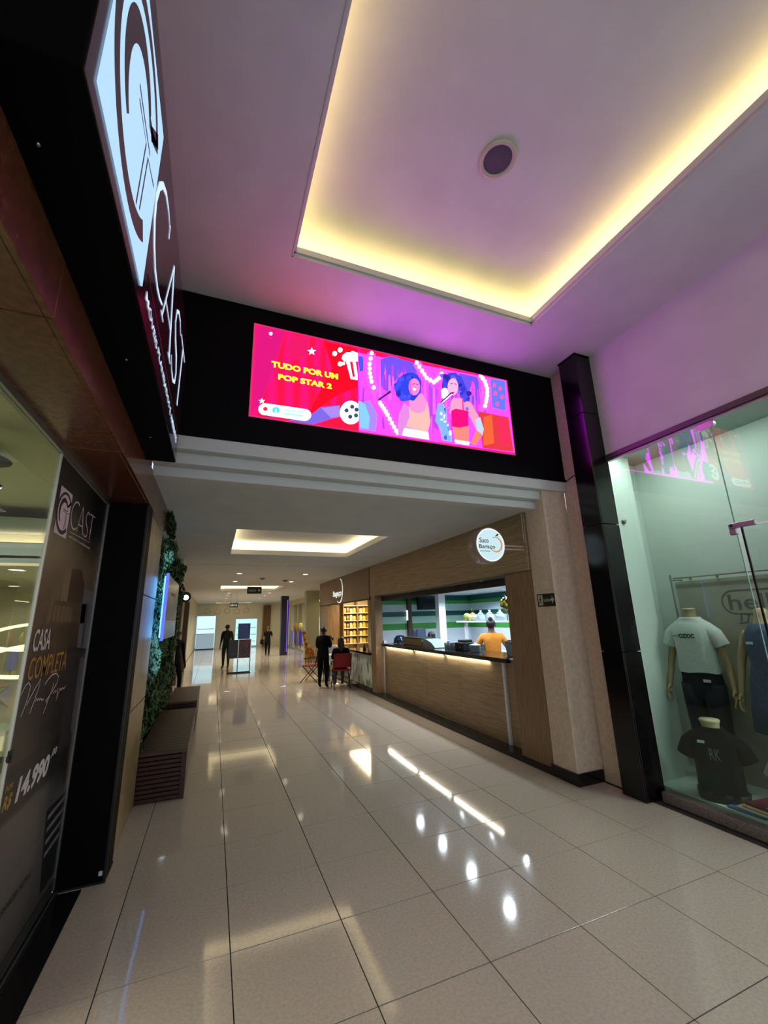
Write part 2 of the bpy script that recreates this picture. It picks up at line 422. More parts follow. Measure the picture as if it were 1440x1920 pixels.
SCREEN_ART = [
 ((196,20,110),0,[(0.014,0.94),(0.285,0.959),(0.215,0.608),(0.101,0.179),(0.009,-0.002)]),
 ((206,22,90),0,[(0.343,0.919),(0.494,0.936),(0.555,0.786),(0.387,0.648),(0.292,0.754)]),
 ((226,10,34),0,[(0.671,0.937),(1.025,0.934),(1.02,0.482),(0.832,0.38),(0.511,0.073),(0.752,0.645)]),
 ((110,90,200),0,[(0.334,-0.025),(0.53,0.076),(0.64,0.192),(0.832,0.248),(0.862,0.133),(0.745,0.087),(0.568,-0.017)]),
 ((150,120,215),0,[(0.649,0.184),(0.827,0.241),(0.837,0.128),(0.745,0.097)]),
 ((235,20,60),0,[(0.624,-0.018),(0.755,0.089),(0.852,0.12),(1.015,0.064),(1.014,-0.019)]),
 ((255,240,250),0,[(0.124,0.141),(0.102,0.132),(0.084,0.116),(0.072,0.094),(0.068,0.071),(0.074,0.049),(0.087,0.032),(0.107,0.022),(0.13,0.022),(0.49,0.023),(0.514,0.032),(0.534,0.048),(0.548,0.071),(0.552,0.095),(0.547,0.118),(0.533,0.136),(0.512,0.146),(0.487,0.147)]),
 ((220,40,60),0,[(0.149,0.088),(0.148,0.08),(0.145,0.073),(0.14,0.068),(0.133,0.064),(0.126,0.063),(0.119,0.064),(0.114,0.068),(0.11,0.074),(0.108,0.081),(0.109,0.088),(0.113,0.095),(0.118,0.101),(0.124,0.105),(0.131,0.106),(0.138,0.104),(0.144,0.101),(0.147,0.095)]),
 ((70,200,205),0,[(0.259,0.094),(0.257,0.083),(0.251,0.072),(0.242,0.063),(0.231,0.057),(0.219,0.055),(0.208,0.057),(0.198,0.063),(0.192,0.071),(0.19,0.082),(0.191,0.094),(0.197,0.105),(0.206,0.114),(0.217,0.12),(0.229,0.122),(0.24,0.12),(0.25,0.114),(0.256,0.105)]),
 ((255,240,250),0,[(0.217,0.097),(0.23,0.099),(0.232,0.051),(0.218,0.048)]),
 ((150,215,225),0,[(0.29,0.11),(0.474,0.117),(0.474,0.104),(0.291,0.097)]),
 ((150,215,225),0,[(0.292,0.076),(0.475,0.082),(0.475,0.064),(0.292,0.058)]),
 ((250,240,250),0,[(1.059,0.208),(1.056,0.179),(1.047,0.15),(1.033,0.123),(1.015,0.1),(0.994,0.081),(0.97,0.068),(0.945,0.061),(0.92,0.06),(0.897,0.066),(0.876,0.078),(0.859,0.095),(0.846,0.116),(0.838,0.142),(0.835,0.17),(0.838,0.198),(0.846,0.227),(0.859,0.254),(0.877,0.277),(0.898,0.297),(0.922,0.311),(0.947,0.318),(0.972,0.32),(0.996,0.315),(1.018,0.303),(1.035,0.285),(1.049,0.263),(1.057,0.237)]),
 ((50,70,100),0,[(0.985,0.259),(0.982,0.246),(0.973,0.236),(0.961,0.231),(0.95,0.232),(0.941,0.239),(0.938,0.251),(0.942,0.264),(0.95,0.274),(0.962,0.28),(0.973,0.278),(0.982,0.271)]),
 ((50,70,100),0,[(0.926,0.209),(0.923,0.196),(0.915,0.186),(0.903,0.18),(0.892,0.182),(0.883,0.189),(0.88,0.201),(0.884,0.213),(0.892,0.223),(0.903,0.229),(0.915,0.228),(0.923,0.22)]),
 ((50,70,100),0,[(0.964,0.147),(0.96,0.134),(0.952,0.124),(0.941,0.119),(0.929,0.12),(0.921,0.127),(0.918,0.139),(0.921,0.151),(0.929,0.162),(0.941,0.167),(0.952,0.166),(0.961,0.158)]),
 ((50,70,100),0,[(1.024,0.171),(1.021,0.158),(1.012,0.147),(1.001,0.142),(0.989,0.144),(0.981,0.151),(0.978,0.163),(0.981,0.175),(0.99,0.186),(1.001,0.191),(1.013,0.19),(1.021,0.182)]),
 ((50,70,100),0,[(1.03,0.235),(1.027,0.222),(1.018,0.212),(1.006,0.207),(0.995,0.208),(0.986,0.215),(0.983,0.227),(0.987,0.24),(0.995,0.25),(1.007,0.256),(1.019,0.254),(1.027,0.247)]),
 ((255,245,250),0,[(0.545,0.835),(0.556,0.808),(0.587,0.813),(0.564,0.787),(0.572,0.758),(0.546,0.769),(0.52,0.746),(0.527,0.778),(0.503,0.793),(0.534,0.802)]),
 ((255,235,245),0,[(0.094,0.187),(0.102,0.17),(0.124,0.173),(0.107,0.156),(0.114,0.138),(0.096,0.146),(0.079,0.131),(0.085,0.152),(0.066,0.162),(0.088,0.167)]),
 ((255,240,250),0,[(0.162,0.893),(0.159,0.881),(0.152,0.872),(0.142,0.869),(0.133,0.874),(0.13,0.885),(0.132,0.897),(0.14,0.906),(0.15,0.909),(0.158,0.904)]),
 ((255,240,250),0,[(0.864,0.883),(0.859,0.865),(0.846,0.851),(0.829,0.847),(0.816,0.854),(0.811,0.87),(0.816,0.889),(0.829,0.903),(0.846,0.907),(0.859,0.899)]),
 ((255,240,250),0,[(0.806,0.827),(0.801,0.809),(0.788,0.795),(0.772,0.791),(0.759,0.799),(0.754,0.815),(0.759,0.833),(0.772,0.847),(0.788,0.851),(0.801,0.843)]),
 ((255,240,250),0,[(0.864,0.72),(0.859,0.702),(0.846,0.688),(0.829,0.684),(0.816,0.692),(0.811,0.708),(0.816,0.726),(0.829,0.739),(0.846,0.743),(0.859,0.736)]),
 ((255,240,250),0,[(0.891,0.732),(0.888,0.719),(0.879,0.71),(0.867,0.707),(0.858,0.712),(0.855,0.723),(0.858,0.736),(0.867,0.745),(0.879,0.748),(0.888,0.743)]),
 ((255,245,250),0,[(0.853,0.779),(0.863,0.821),(0.904,0.865),(0.946,0.875),(0.967,0.897),(1.009,0.89),(1.028,0.889),(1.026,0.785),(0.945,0.767),(0.883,0.752)]),
 ((255,245,250),0,[(0.899,0.761),(1.023,0.785),(1.021,0.568),(0.949,0.564)]),
 ((230,20,60),0,[(0.94,0.765),(0.971,0.772),(0.995,0.599),(0.969,0.593)]),
 ((230,20,60),0,[(1.002,0.78),(1.023,0.785),(1.022,0.638)]),
 ((190,15,220),1,[(1.031,0.891),(2.925,0.963),(2.929,0.017),(1.03,-0.016)]),
 ((104,72,226),0,[(1.281,0.872),(1.406,0.945),(1.704,0.911),(1.724,0.753),(1.525,0.768),(1.351,0.491),(1.272,0.545)]),
 ((100,74,222),0,[(2.251,0.919),(2.511,0.92),(2.542,0.74),(2.454,0.51),(2.319,0.605)]),
 ((216,15,196),1,[(1.84,0.733),(2.019,0.726),(1.96,0.307),(1.849,0.402),(1.773,0.588)]),
 ((170,60,205),0,[(1.836,0.659),(1.954,0.653),(1.934,0.135),(1.837,0.203)]),
 ((190,70,215),0,[(1.159,0.715),(1.182,0.812),(1.167,0.372),(1.147,0.368)]),
 ((208,84,216),0,[(1.205,0.762),(1.226,0.85),(1.214,0.328),(1.192,0.324)]),
 ((232,96,220),0,[(1.267,0.729),(1.279,0.755),(1.282,0.365),(1.252,0.359)]),
 ((232,96,220),0,[(1.319,0.7),(1.335,0.828),(1.339,0.639),(1.312,0.634)]),
 ((232,96,220),0,[(1.368,0.704),(1.389,0.704),(1.396,0.417),(1.355,0.409)]),
 ((232,96,220),0,[(1.413,0.812),(1.425,0.728),(1.434,0.583),(1.406,0.577)]),
 ((140,74,222),0,[(1.47,0.726),(1.491,0.81),(1.493,0.62),(1.469,0.615)]),
 ((190,70,215),0,[(1.507,0.706),(1.527,0.796),(1.519,0.288),(1.489,0.283)]),
 ((208,84,216),0,[(1.574,0.853),(1.582,0.709),(1.571,0.334),(1.556,0.331)]),
 ((140,74,222),0,[(1.638,0.779),(1.664,0.827),(1.641,0.298),(1.616,0.294)]),
 ((140,74,222),0,[(1.693,0.859),(1.718,0.855),(1.699,0.509),(1.677,0.505)]),
 ((190,70,215),0,[(1.749,0.815),(1.767,0.841),(1.749,0.518),(1.727,0.514)]),
 ((232,96,220),0,[(1.796,0.749),(1.81,0.772),(1.809,0.278),(1.76,0.27)]),
 ((140,74,222),0,[(1.855,0.795),(1.878,0.865),(1.88,0.522),(1.83,0.513)]),
 ((232,96,220),0,[(1.901,0.709),(1.931,0.855),(1.918,0.336),(1.875,0.328)]),
 ((190,70,215),0,[(1.951,0.733),(1.972,0.802),(1.981,0.512),(1.942,0.505)]),
 ((208,84,216),0,[(2.03,0.761),(2.053,0.834),(2.039,0.479),(2.017,0.475)]),
 ((232,96,220),0,[(2.068,0.772),(2.092,0.825),(2.054,0.336),(2.032,0.333)]),
 ((140,74,222),0,[(2.151,0.87),(2.172,0.825),(2.141,0.321),(2.099,0.314)]),
 ((140,74,222),0,[(2.188,0.74),(2.203,0.719),(2.201,0.44),(2.171,0.435)]),
 ((190,70,215),0,[(2.253,0.803),(2.281,0.834),(2.259,0.586),(2.231,0.581)]),
 ((140,74,222),0,[(2.32,0.827),(2.337,0.764),(2.323,0.396),(2.278,0.388)]),
 ((208,84,216),0,[(2.38,0.721),(2.416,0.805),(2.375,0.318),(2.336,0.311)]),
 ((208,84,216),0,[(2.453,0.842),(2.461,0.778),(2.429,0.29),(2.402,0.286)]),
 ((208,84,216),0,[(2.518,0.841),(2.53,0.747),(2.504,0.454),(2.488,0.451)]),
 ((232,96,220),0,[(2.562,0.857),(2.58,0.789),(2.536,0.425),(2.517,0.422)]),
 ((186,58,204),0,[(1.409,0.832),(1.426,0.837),(1.427,0.693),(1.402,0.688)]),
 ((232,84,214),0,[(1.596,0.431),(1.612,0.463),(1.606,0.301),(1.585,0.297)]),
 ((214,64,206),0,[(1.712,0.801),(1.73,0.802),(1.718,0.587),(1.696,0.583)]),
 ((186,58,204),0,[(1.854,0.256),(1.872,0.263),(1.877,0.106),(1.848,0.101)]),
 ((186,58,204),0,[(1.643,0.78),(1.663,0.757),(1.664,0.594),(1.63,0.587)]),
 ((186,58,204),0,[(2.602,0.912),(2.629,0.929),(2.631,0.765),(2.587,0.756)]),
 ((150,56,206),0,[(1.714,0.234),(1.734,0.243),(1.74,0.067),(1.697,0.061)]),
 ((214,64,206),0,[(2.003,0.397),(2.021,0.41),(2.028,0.242),(1.992,0.236)]),
 ((150,56,206),0,[(1.496,0.55),(1.518,0.569),(1.505,0.414),(1.482,0.409)]),
 ((150,56,206),0,[(1.67,0.554),(1.685,0.541),(1.673,0.372),(1.655,0.369)]),
 ((150,56,206),0,[(1.277,0.208),(1.297,0.21),(1.309,0.067),(1.281,0.063)]),
 ((232,84,214),0,[(2.604,0.902),(2.623,0.899),(2.62,0.75),(2.575,0.741)]),
 ((214,64,206),0,[(1.593,0.419),(1.607,0.435),(1.6,0.217),(1.593,0.216)]),
 ((150,56,206),0,[(2.553,0.546),(2.581,0.545),(2.582,0.413),(2.551,0.408)]),
 ((186,58,204),0,[(2.094,0.325),(2.113,0.305),(2.103,0.115),(2.084,0.112)]),
 ((150,56,206),0,[(1.537,0.872),(1.558,0.852),(1.546,0.664),(1.528,0.66)]),
 ((214,64,206),0,[(1.936,0.553),(1.952,0.581),(1.936,0.39),(1.933,0.389)]),
 ((214,64,206),0,[(2.364,0.461),(2.388,0.436),(2.392,0.331),(2.34,0.322)]),
 ((186,58,204),0,[(2.487,0.76),(2.516,0.735),(2.515,0.558),(2.465,0.549)]),
 ((186,58,204),0,[(1.337,0.74),(1.35,0.768),(1.336,0.534),(1.328,0.532)]),
 ((186,58,204),0,[(1.165,0.821),(1.188,0.854),(1.179,0.641),(1.165,0.638)]),
 ((186,58,204),0,[(1.839,0.645),(1.866,0.639),(1.853,0.451),(1.83,0.447)]),
 ((232,84,214),0,[(1.844,0.281),(1.869,0.31),(1.855,0.104),(1.841,0.102)]),
 ((150,56,206),0,[(1.478,0.225),(1.503,0.216),(1.494,0.031),(1.475,0.028)]),
 ((214,64,206),0,[(2.145,0.838),(2.159,0.84),(2.146,0.632),(2.126,0.628)]),
 ((150,56,206),0,[(1.77,0.244),(1.792,0.273),(1.779,0.111),(1.772,0.11)]),
 ((150,56,206),0,[(2.185,0.746),(2.215,0.732),(2.202,0.602),(2.176,0.597)]),
 ((232,84,214),0,[(1.614,0.716),(1.635,0.704),(1.632,0.557),(1.612,0.553)]),
 ((232,84,214),0,[(1.619,0.675),(1.647,0.68),(1.649,0.489),(1.612,0.482)]),
 ((186,58,204),0,[(2.284,0.634),(2.299,0.655),(2.288,0.49),(2.282,0.489)]),
 ((150,56,206),0,[(2.142,0.66),(2.161,0.674),(2.15,0.484),(2.121,0.479)]),
 ((150,56,206),0,[(2.143,0.847),(2.174,0.875),(2.154,0.622),(2.119,0.616)]),
 ((214,64,206),0,[(1.301,0.669),(1.32,0.682),(1.327,0.526),(1.293,0.519)]),
 ((186,58,204),0,[(1.145,0.844),(1.169,0.872),(1.177,0.68),(1.137,0.671)]),
 ((214,64,206),0,[(2.146,0.41),(2.162,0.408),(2.16,0.266),(2.137,0.262)]),
 ((232,84,214),0,[(2.588,0.442),(2.606,0.458),(2.595,0.238),(2.571,0.235)]),
 ((150,56,206),0,[(1.305,0.701),(1.33,0.694),(1.327,0.513),(1.298,0.508)]),
 ((232,84,214),0,[(1.764,0.426),(1.775,0.403),(1.778,0.285),(1.75,0.28)]),
 ((214,64,206),0,[(2.421,0.843),(2.448,0.849),(2.447,0.659),(2.391,0.649)]),
 ((186,58,204),0,[(2.456,0.607),(2.488,0.633),(2.475,0.408),(2.433,0.401)]),
 ((186,58,204),0,[(1.923,0.83),(1.937,0.827),(1.941,0.667),(1.905,0.66)]),
 ((150,56,206),0,[(1.076,0.492),(1.095,0.494),(1.088,0.327),(1.063,0.323)]),
 ((214,64,206),0,[(2.297,0.442),(2.33,0.47),(2.317,0.223),(2.284,0.218)]),
 ((150,56,206),0,[(1.461,0.598),(1.481,0.617),(1.47,0.46),(1.454,0.457)]),
 ((150,120,225),0,[(1.024,0.308),(1.15,0.357),(1.231,0.211),(1.207,0.024),(1.031,0.023)]),
 ((60,80,200),0,[(1.031,0.856),(1.087,0.855),(1.091,0.687),(1.039,0.662)]),
 ((120,180,230),0,[(1.025,0.334),(1.098,0.308),(1.146,0.171),(1.131,0.038),(1.044,0.037)]),
 ((200,50,60),0,[(2.474,0.468),(2.898,0.465),(2.918,0.023),(2.484,0.016)]),
 ((240,90,50),0,[(2.54,0.405),(2.66,0.455),(2.653,0.097),(2.503,0.048)]),
 ((225,40,80),0,[(2.742,0.439),(2.861,0.443),(2.869,0.098),(2.735,0.094)]),
 ((95,105,220),0,[(2.689,0.942),(2.914,0.949),(2.872,0.538),(2.671,0.548)]),
 ((235,80,160),0,[(2.767,0.863),(2.756,0.838),(2.735,0.825),(2.717,0.83),(2.711,0.852),(2.722,0.876),(2.743,0.89),(2.761,0.884)]),
 ((235,80,160),0,[(2.849,0.832),(2.838,0.807),(2.817,0.794),(2.799,0.799),(2.793,0.821),(2.804,0.845),(2.825,0.859),(2.844,0.853)]),
 ((235,80,160),0,[(2.771,0.753),(2.761,0.729),(2.74,0.716),(2.721,0.721),(2.716,0.742),(2.727,0.767),(2.747,0.78),(2.766,0.774)]),
 ((235,80,160),0,[(2.862,0.723),(2.851,0.699),(2.83,0.686),(2.812,0.692),(2.806,0.713),(2.817,0.737),(2.838,0.75),(2.857,0.745)]),
 ((235,80,160),0,[(2.781,0.614),(2.77,0.59),(2.75,0.578),(2.731,0.583),(2.726,0.604),(2.736,0.628),(2.757,0.641),(2.775,0.635)]),
 ((250,84,214),0,[(1.134,0.918),(1.108,0.78),(1.109,0.658),(1.128,0.557),(1.172,0.427),(1.262,0.477),(1.22,0.604),(1.204,0.69),(1.203,0.792),(1.228,0.922)]),
 ((250,84,214),0,[(1.221,0.316),(1.264,0.258),(1.3,0.2),(1.343,0.115),(1.391,0.033),(1.429,-0.012),(1.507,0.06),(1.474,0.097),(1.429,0.174),(1.385,0.261),(1.346,0.325),(1.3,0.386)]),
 ((250,84,214),0,[(1.666,0.888),(1.727,0.798),(1.788,0.713),(1.91,0.673),(2.027,0.768),(2.103,0.898),(2.009,0.931),(1.945,0.819),(1.917,0.781),(1.867,0.807),(1.819,0.877),(1.758,0.968)]),
 ((250,84,214),0,[(2.501,0.902),(2.549,0.84),(2.569,0.767),(2.56,0.686),(2.537,0.611),(2.501,0.499),(2.616,0.497),(2.653,0.61),(2.681,0.699),(2.692,0.81),(2.664,0.915),(2.609,0.99)]),
 ((255,235,255),0,[(1.204,0.926),(1.197,0.905),(1.18,0.893),(1.164,0.897),(1.158,0.915),(1.165,0.936),(1.181,0.948),(1.197,0.944)]),
 ((255,235,255),0,[(1.191,0.858),(1.184,0.837),(1.168,0.826),(1.152,0.83),(1.146,0.847),(1.153,0.868),(1.169,0.88),(1.185,0.876)]),
 ((255,235,255),0,[(1.178,0.791),(1.171,0.771),(1.155,0.759),(1.139,0.763),(1.133,0.781),(1.14,0.801),(1.156,0.813),(1.172,0.809)]),
 ((255,235,255),0,[(1.178,0.735),(1.171,0.714),(1.155,0.703),(1.14,0.707),(1.133,0.725),(1.14,0.745),(1.156,0.757),(1.172,0.752)]),
 ((255,235,255),0,[(1.179,0.679),(1.172,0.658),(1.156,0.647),(1.14,0.652),(1.134,0.669),(1.141,0.689),(1.157,0.7),(1.172,0.696)]),
 ((255,235,255),0,[(1.187,0.632),(1.18,0.612),(1.164,0.6),(1.149,0.605),(1.143,0.622),(1.15,0.642),(1.166,0.653),(1.181,0.649)]),
 ((255,235,255),0,[(1.196,0.585),(1.189,0.565),(1.173,0.554),(1.158,0.558),(1.152,0.576),(1.158,0.596),(1.174,0.607),(1.19,0.602)]),
 ((255,235,255),0,[(1.218,0.52),(1.211,0.5),(1.195,0.49),(1.179,0.494),(1.173,0.511),(1.18,0.531),(1.196,0.542),(1.212,0.538)]),
 ((255,235,255),0,[(1.283,0.355),(1.276,0.336),(1.26,0.325),(1.244,0.33),(1.238,0.347),(1.245,0.366),(1.261,0.377),(1.277,0.372)]),
 ((255,235,255),0,[(1.305,0.325),(1.298,0.306),(1.282,0.295),(1.266,0.3),(1.26,0.317),(1.267,0.336),(1.283,0.347),(1.299,0.342)]),
 ((255,235,255),0,[(1.327,0.295),(1.32,0.276),(1.304,0.266),(1.288,0.27),(1.282,0.287),(1.289,0.307),(1.305,0.317),(1.321,0.312)]),
 ((255,235,255),0,[(1.346,0.265),(1.339,0.245),(1.323,0.235),(1.307,0.24),(1.301,0.257),(1.308,0.276),(1.324,0.287),(1.34,0.282)]),
 ((255,235,255),0,[(1.365,0.234),(1.358,0.215),(1.342,0.205),(1.326,0.21),(1.32,0.227),(1.327,0.246),(1.343,0.256),(1.359,0.251)]),
 ((255,235,255),0,[(1.387,0.191),(1.38,0.172),(1.363,0.162),(1.348,0.167),(1.342,0.183),(1.349,0.203),(1.365,0.213),(1.381,0.208)]),
 ((255,235,255),0,[(1.409,0.148),(1.401,0.129),(1.385,0.119),(1.369,0.123),(1.363,0.14),(1.37,0.159),(1.387,0.17),(1.403,0.165)]),
 ((255,235,255),0,[(1.432,0.108),(1.424,0.089),(1.408,0.079),(1.392,0.084),(1.386,0.101),(1.394,0.12),(1.41,0.13),(1.426,0.125)]),
 ((255,235,255),0,[(1.455,0.068),(1.448,0.049),(1.431,0.039),(1.415,0.044),(1.409,0.061),(1.417,0.08),(1.433,0.09),(1.449,0.085)]),
 ((255,235,255),0,[(1.473,0.048),(1.465,0.029),(1.449,0.019),(1.433,0.024),(1.427,0.041),(1.435,0.06),(1.451,0.07),(1.467,0.065)]),
 ((255,235,255),0,[(1.737,0.933),(1.728,0.911),(1.71,0.899),(1.693,0.903),(1.687,0.922),(1.695,0.944),(1.713,0.956),(1.731,0.952)]),
 ((255,235,255),0,[(1.767,0.888),(1.759,0.866),(1.741,0.854),(1.723,0.858),(1.717,0.877),(1.725,0.899),(1.744,0.911),(1.761,0.907)]),
 ((255,235,255),0,[(1.798,0.843),(1.789,0.821),(1.771,0.809),(1.754,0.813),(1.747,0.832),(1.756,0.853),(1.774,0.866),(1.792,0.861)]),
 ((255,235,255),0,[(1.825,0.804),(1.817,0.782),(1.798,0.77),(1.781,0.775),(1.775,0.793),(1.783,0.815),(1.801,0.827),(1.819,0.823)]),
 ((255,235,255),0,[(1.852,0.765),(1.844,0.744),(1.825,0.732),(1.808,0.736),(1.802,0.755),(1.81,0.776),(1.829,0.789),(1.846,0.784)]),
 ((255,235,255),0,[(1.896,0.749),(1.887,0.727),(1.869,0.715),(1.851,0.719),(1.845,0.738),(1.854,0.76),(1.872,0.772),(1.89,0.767)]),
 ((255,235,255),0,[(1.94,0.732),(1.931,0.71),(1.912,0.698),(1.894,0.703),(1.888,0.721),(1.897,0.743),(1.916,0.755),(1.933,0.75)]),
 ((255,235,255),0,[(1.976,0.765),(1.967,0.743),(1.948,0.731),(1.93,0.736),(1.924,0.754),(1.933,0.776),(1.952,0.789),(1.97,0.784)]),
 ((255,235,255),0,[(2.012,0.799),(2.003,0.777),(1.984,0.765),(1.966,0.769),(1.96,0.788),(1.969,0.81),(1.988,0.823),(2.006,0.818)]),
 ((255,235,255),0,[(2.047,0.859),(2.038,0.837),(2.019,0.825),(2.001,0.829),(1.994,0.848),(2.003,0.87),(2.023,0.883),(2.041,0.879)]),
 ((255,235,255),0,[(2.584,0.952),(2.573,0.928),(2.552,0.915),(2.532,0.92),(2.526,0.939),(2.536,0.963),(2.558,0.976),(2.577,0.972)]),
 ((255,235,255),0,[(2.609,0.918),(2.599,0.894),(2.577,0.881),(2.558,0.886),(2.551,0.905),(2.562,0.929),(2.584,0.942),(2.603,0.938)]),
 ((255,235,255),0,[(2.635,0.883),(2.624,0.86),(2.603,0.847),(2.583,0.852),(2.577,0.871),(2.588,0.895),(2.609,0.908),(2.629,0.903)]),
 ((255,235,255),0,[(2.647,0.839),(2.636,0.815),(2.615,0.802),(2.595,0.807),(2.589,0.827),(2.6,0.85),(2.621,0.863),(2.641,0.859)]),
 ((255,235,255),0,[(2.659,0.794),(2.648,0.771),(2.627,0.758),(2.607,0.763),(2.601,0.782),(2.612,0.805),(2.633,0.819),(2.653,0.814)]),
 ((255,235,255),0,[(2.654,0.746),(2.643,0.723),(2.622,0.71),(2.602,0.715),(2.596,0.735),(2.607,0.758),(2.628,0.771),(2.648,0.766)]),
 ((255,235,255),0,[(2.649,0.698),(2.638,0.675),(2.617,0.663),(2.597,0.668),(2.591,0.687),(2.602,0.71),(2.623,0.723),(2.643,0.718)]),
 ((255,235,255),0,[(2.636,0.657),(2.625,0.634),(2.604,0.622),(2.585,0.627),(2.579,0.646),(2.589,0.669),(2.61,0.682),(2.63,0.677)]),
 ((255,235,255),0,[(2.623,0.616),(2.613,0.594),(2.592,0.581),(2.572,0.586),(2.566,0.606),(2.577,0.628),(2.598,0.641),(2.617,0.636)]),
 ((255,235,255),0,[(2.605,0.559),(2.594,0.537),(2.573,0.525),(2.554,0.53),(2.548,0.549),(2.558,0.571),(2.579,0.584),(2.599,0.579)]),
 ((60,40,110),0,[(1.235,0.387),(1.378,0.518),(1.398,0.501),(1.248,0.369)]),
 ((200,120,200),0,[(1.538,0.402),(1.591,0.356),(1.568,0.16),(1.535,0.02),(1.454,0.022),(1.452,0.141),(1.478,0.281)]),
 ((235,130,190),0,[(1.596,0.469),(1.757,0.556),(1.823,0.454),(1.815,0.311),(1.587,0.272)]),
 ((45,60,205),0,[(1.427,0.548),(1.466,0.669),(1.553,0.753),(1.654,0.794),(1.725,0.768),(1.764,0.688),(1.743,0.568),(1.682,0.485),(1.595,0.44),(1.524,0.413),(1.458,0.456)]),
 ((56,70,220),0,[(1.727,0.62),(1.72,0.598),(1.704,0.584),(1.688,0.584),(1.678,0.599),(1.679,0.621),(1.691,0.64),(1.708,0.647),(1.722,0.639)]),
 ((56,70,220),0,[(1.528,0.504),(1.519,0.478),(1.5,0.462),(1.478,0.462),(1.464,0.479),(1.465,0.505),(1.48,0.527),(1.503,0.536),(1.521,0.527)]),
 ((40,50,190),0,[(1.623,0.748),(1.616,0.728),(1.599,0.714),(1.581,0.714),(1.57,0.727),(1.571,0.746),(1.583,0.764),(1.602,0.771),(1.617,0.765)]),
 ((40,50,190),0,[(1.688,0.5),(1.678,0.476),(1.657,0.461),(1.633,0.46),(1.619,0.475),(1.62,0.498),(1.636,0.519),(1.66,0.528),(1.681,0.52)]),
 ((40,50,190),0,[(1.475,0.593),(1.468,0.569),(1.452,0.553),(1.434,0.554),(1.423,0.57),(1.424,0.595),(1.436,0.617),(1.454,0.625),(1.47,0.616)]),
 ((40,50,190),0,[(1.722,0.693),(1.713,0.668),(1.693,0.652),(1.671,0.651),(1.658,0.667),(1.659,0.691),(1.674,0.713),(1.697,0.722),(1.716,0.714)]),
 ((80,70,225),0,[(1.573,0.479),(1.565,0.46),(1.548,0.447),(1.528,0.447),(1.516,0.459),(1.517,0.478),(1.53,0.495),(1.55,0.502),(1.567,0.496)]),
 ((56,70,220),0,[(1.555,0.689),(1.548,0.665),(1.533,0.65),(1.517,0.651),(1.507,0.667),(1.508,0.691),(1.52,0.711),(1.536,0.719),(1.55,0.71)]),
 ((40,50,190),0,[(1.707,0.576),(1.699,0.551),(1.681,0.536),(1.661,0.536),(1.649,0.552),(1.651,0.577),(1.664,0.598),(1.685,0.606),(1.702,0.598)]),
 ((40,50,190),0,[(1.508,0.537),(1.502,0.52),(1.49,0.51),(1.477,0.51),(1.468,0.521),(1.469,0.538),(1.478,0.553),(1.492,0.559),(1.504,0.552)]),
 ((34,40,160),0,[(1.666,0.717),(1.657,0.693),(1.634,0.677),(1.61,0.676),(1.595,0.69),(1.596,0.714),(1.613,0.735),(1.638,0.744),(1.659,0.737)]),
 ((80,70,225),0,[(1.625,0.492),(1.619,0.474),(1.606,0.463),(1.591,0.463),(1.582,0.475),(1.583,0.493),(1.593,0.509),(1.608,0.515),(1.621,0.508)]),
 ((56,70,220),0,[(1.512,0.636),(1.504,0.611),(1.486,0.595),(1.467,0.595),(1.455,0.612),(1.456,0.637),(1.469,0.659),(1.489,0.668),(1.506,0.659)]),
 ((40,50,190),0,[(1.733,0.651),(1.726,0.628),(1.711,0.613),(1.694,0.614),(1.684,0.63),(1.685,0.653),(1.697,0.673),(1.714,0.68),(1.728,0.672)]),
 ((56,70,220),0,[(1.527,0.471),(1.52,0.445),(1.503,0.429),(1.485,0.43),(1.474,0.448),(1.475,0.474),(1.488,0.497),(1.506,0.505),(1.522,0.495)]),
 ((40,50,190),0,[(1.591,0.735),(1.584,0.714),(1.569,0.7),(1.552,0.7),(1.541,0.714),(1.542,0.735),(1.554,0.754),(1.572,0.762),(1.586,0.754)]),
 ((80,70,225),0,[(1.677,0.537),(1.671,0.521),(1.657,0.51),(1.642,0.51),(1.633,0.52),(1.633,0.536),(1.644,0.551),(1.66,0.557),(1.673,0.551)]),
 ((56,70,220),0,[(1.478,0.564),(1.47,0.538),(1.453,0.521),(1.435,0.522),(1.423,0.54),(1.424,0.567),(1.437,0.59),(1.456,0.598),(1.472,0.588)]),
 ((40,50,190),0,[(1.693,0.707),(1.686,0.682),(1.672,0.666),(1.658,0.667),(1.649,0.685),(1.65,0.711),(1.661,0.734),(1.676,0.741),(1.689,0.731)]),
 ((56,70,220),0,[(1.601,0.458),(1.591,0.442),(1.57,0.43),(1.546,0.428),(1.53,0.437),(1.531,0.453),(1.547,0.468),(1.572,0.476),(1.593,0.472)]),
 ((80,70,225),0,[(1.534,0.682),(1.526,0.661),(1.506,0.647),(1.485,0.646),(1.472,0.659),(1.473,0.679),(1.487,0.697),(1.509,0.705),(1.527,0.699)]),
 ((56,70,220),0,[(1.719,0.601),(1.712,0.583),(1.697,0.571),(1.68,0.57),(1.67,0.582),(1.671,0.6),(1.682,0.617),(1.7,0.623),(1.714,0.617)]),
 ((34,40,160),0,[(1.506,0.502),(1.497,0.477),(1.478,0.461),(1.457,0.462),(1.443,0.478),(1.444,0.502),(1.459,0.524),(1.481,0.532),(1.499,0.523)]),
 ((56,70,220),0,[(1.641,0.721),(1.632,0.696),(1.611,0.68),(1.589,0.679),(1.575,0.695),(1.576,0.718),(1.591,0.74),(1.615,0.749),(1.634,0.741)]),
 ((40,50,190),0,[(1.671,0.479),(1.663,0.458),(1.644,0.445),(1.624,0.445),(1.611,0.458),(1.612,0.478),(1.626,0.496),(1.647,0.503),(1.665,0.497)]),
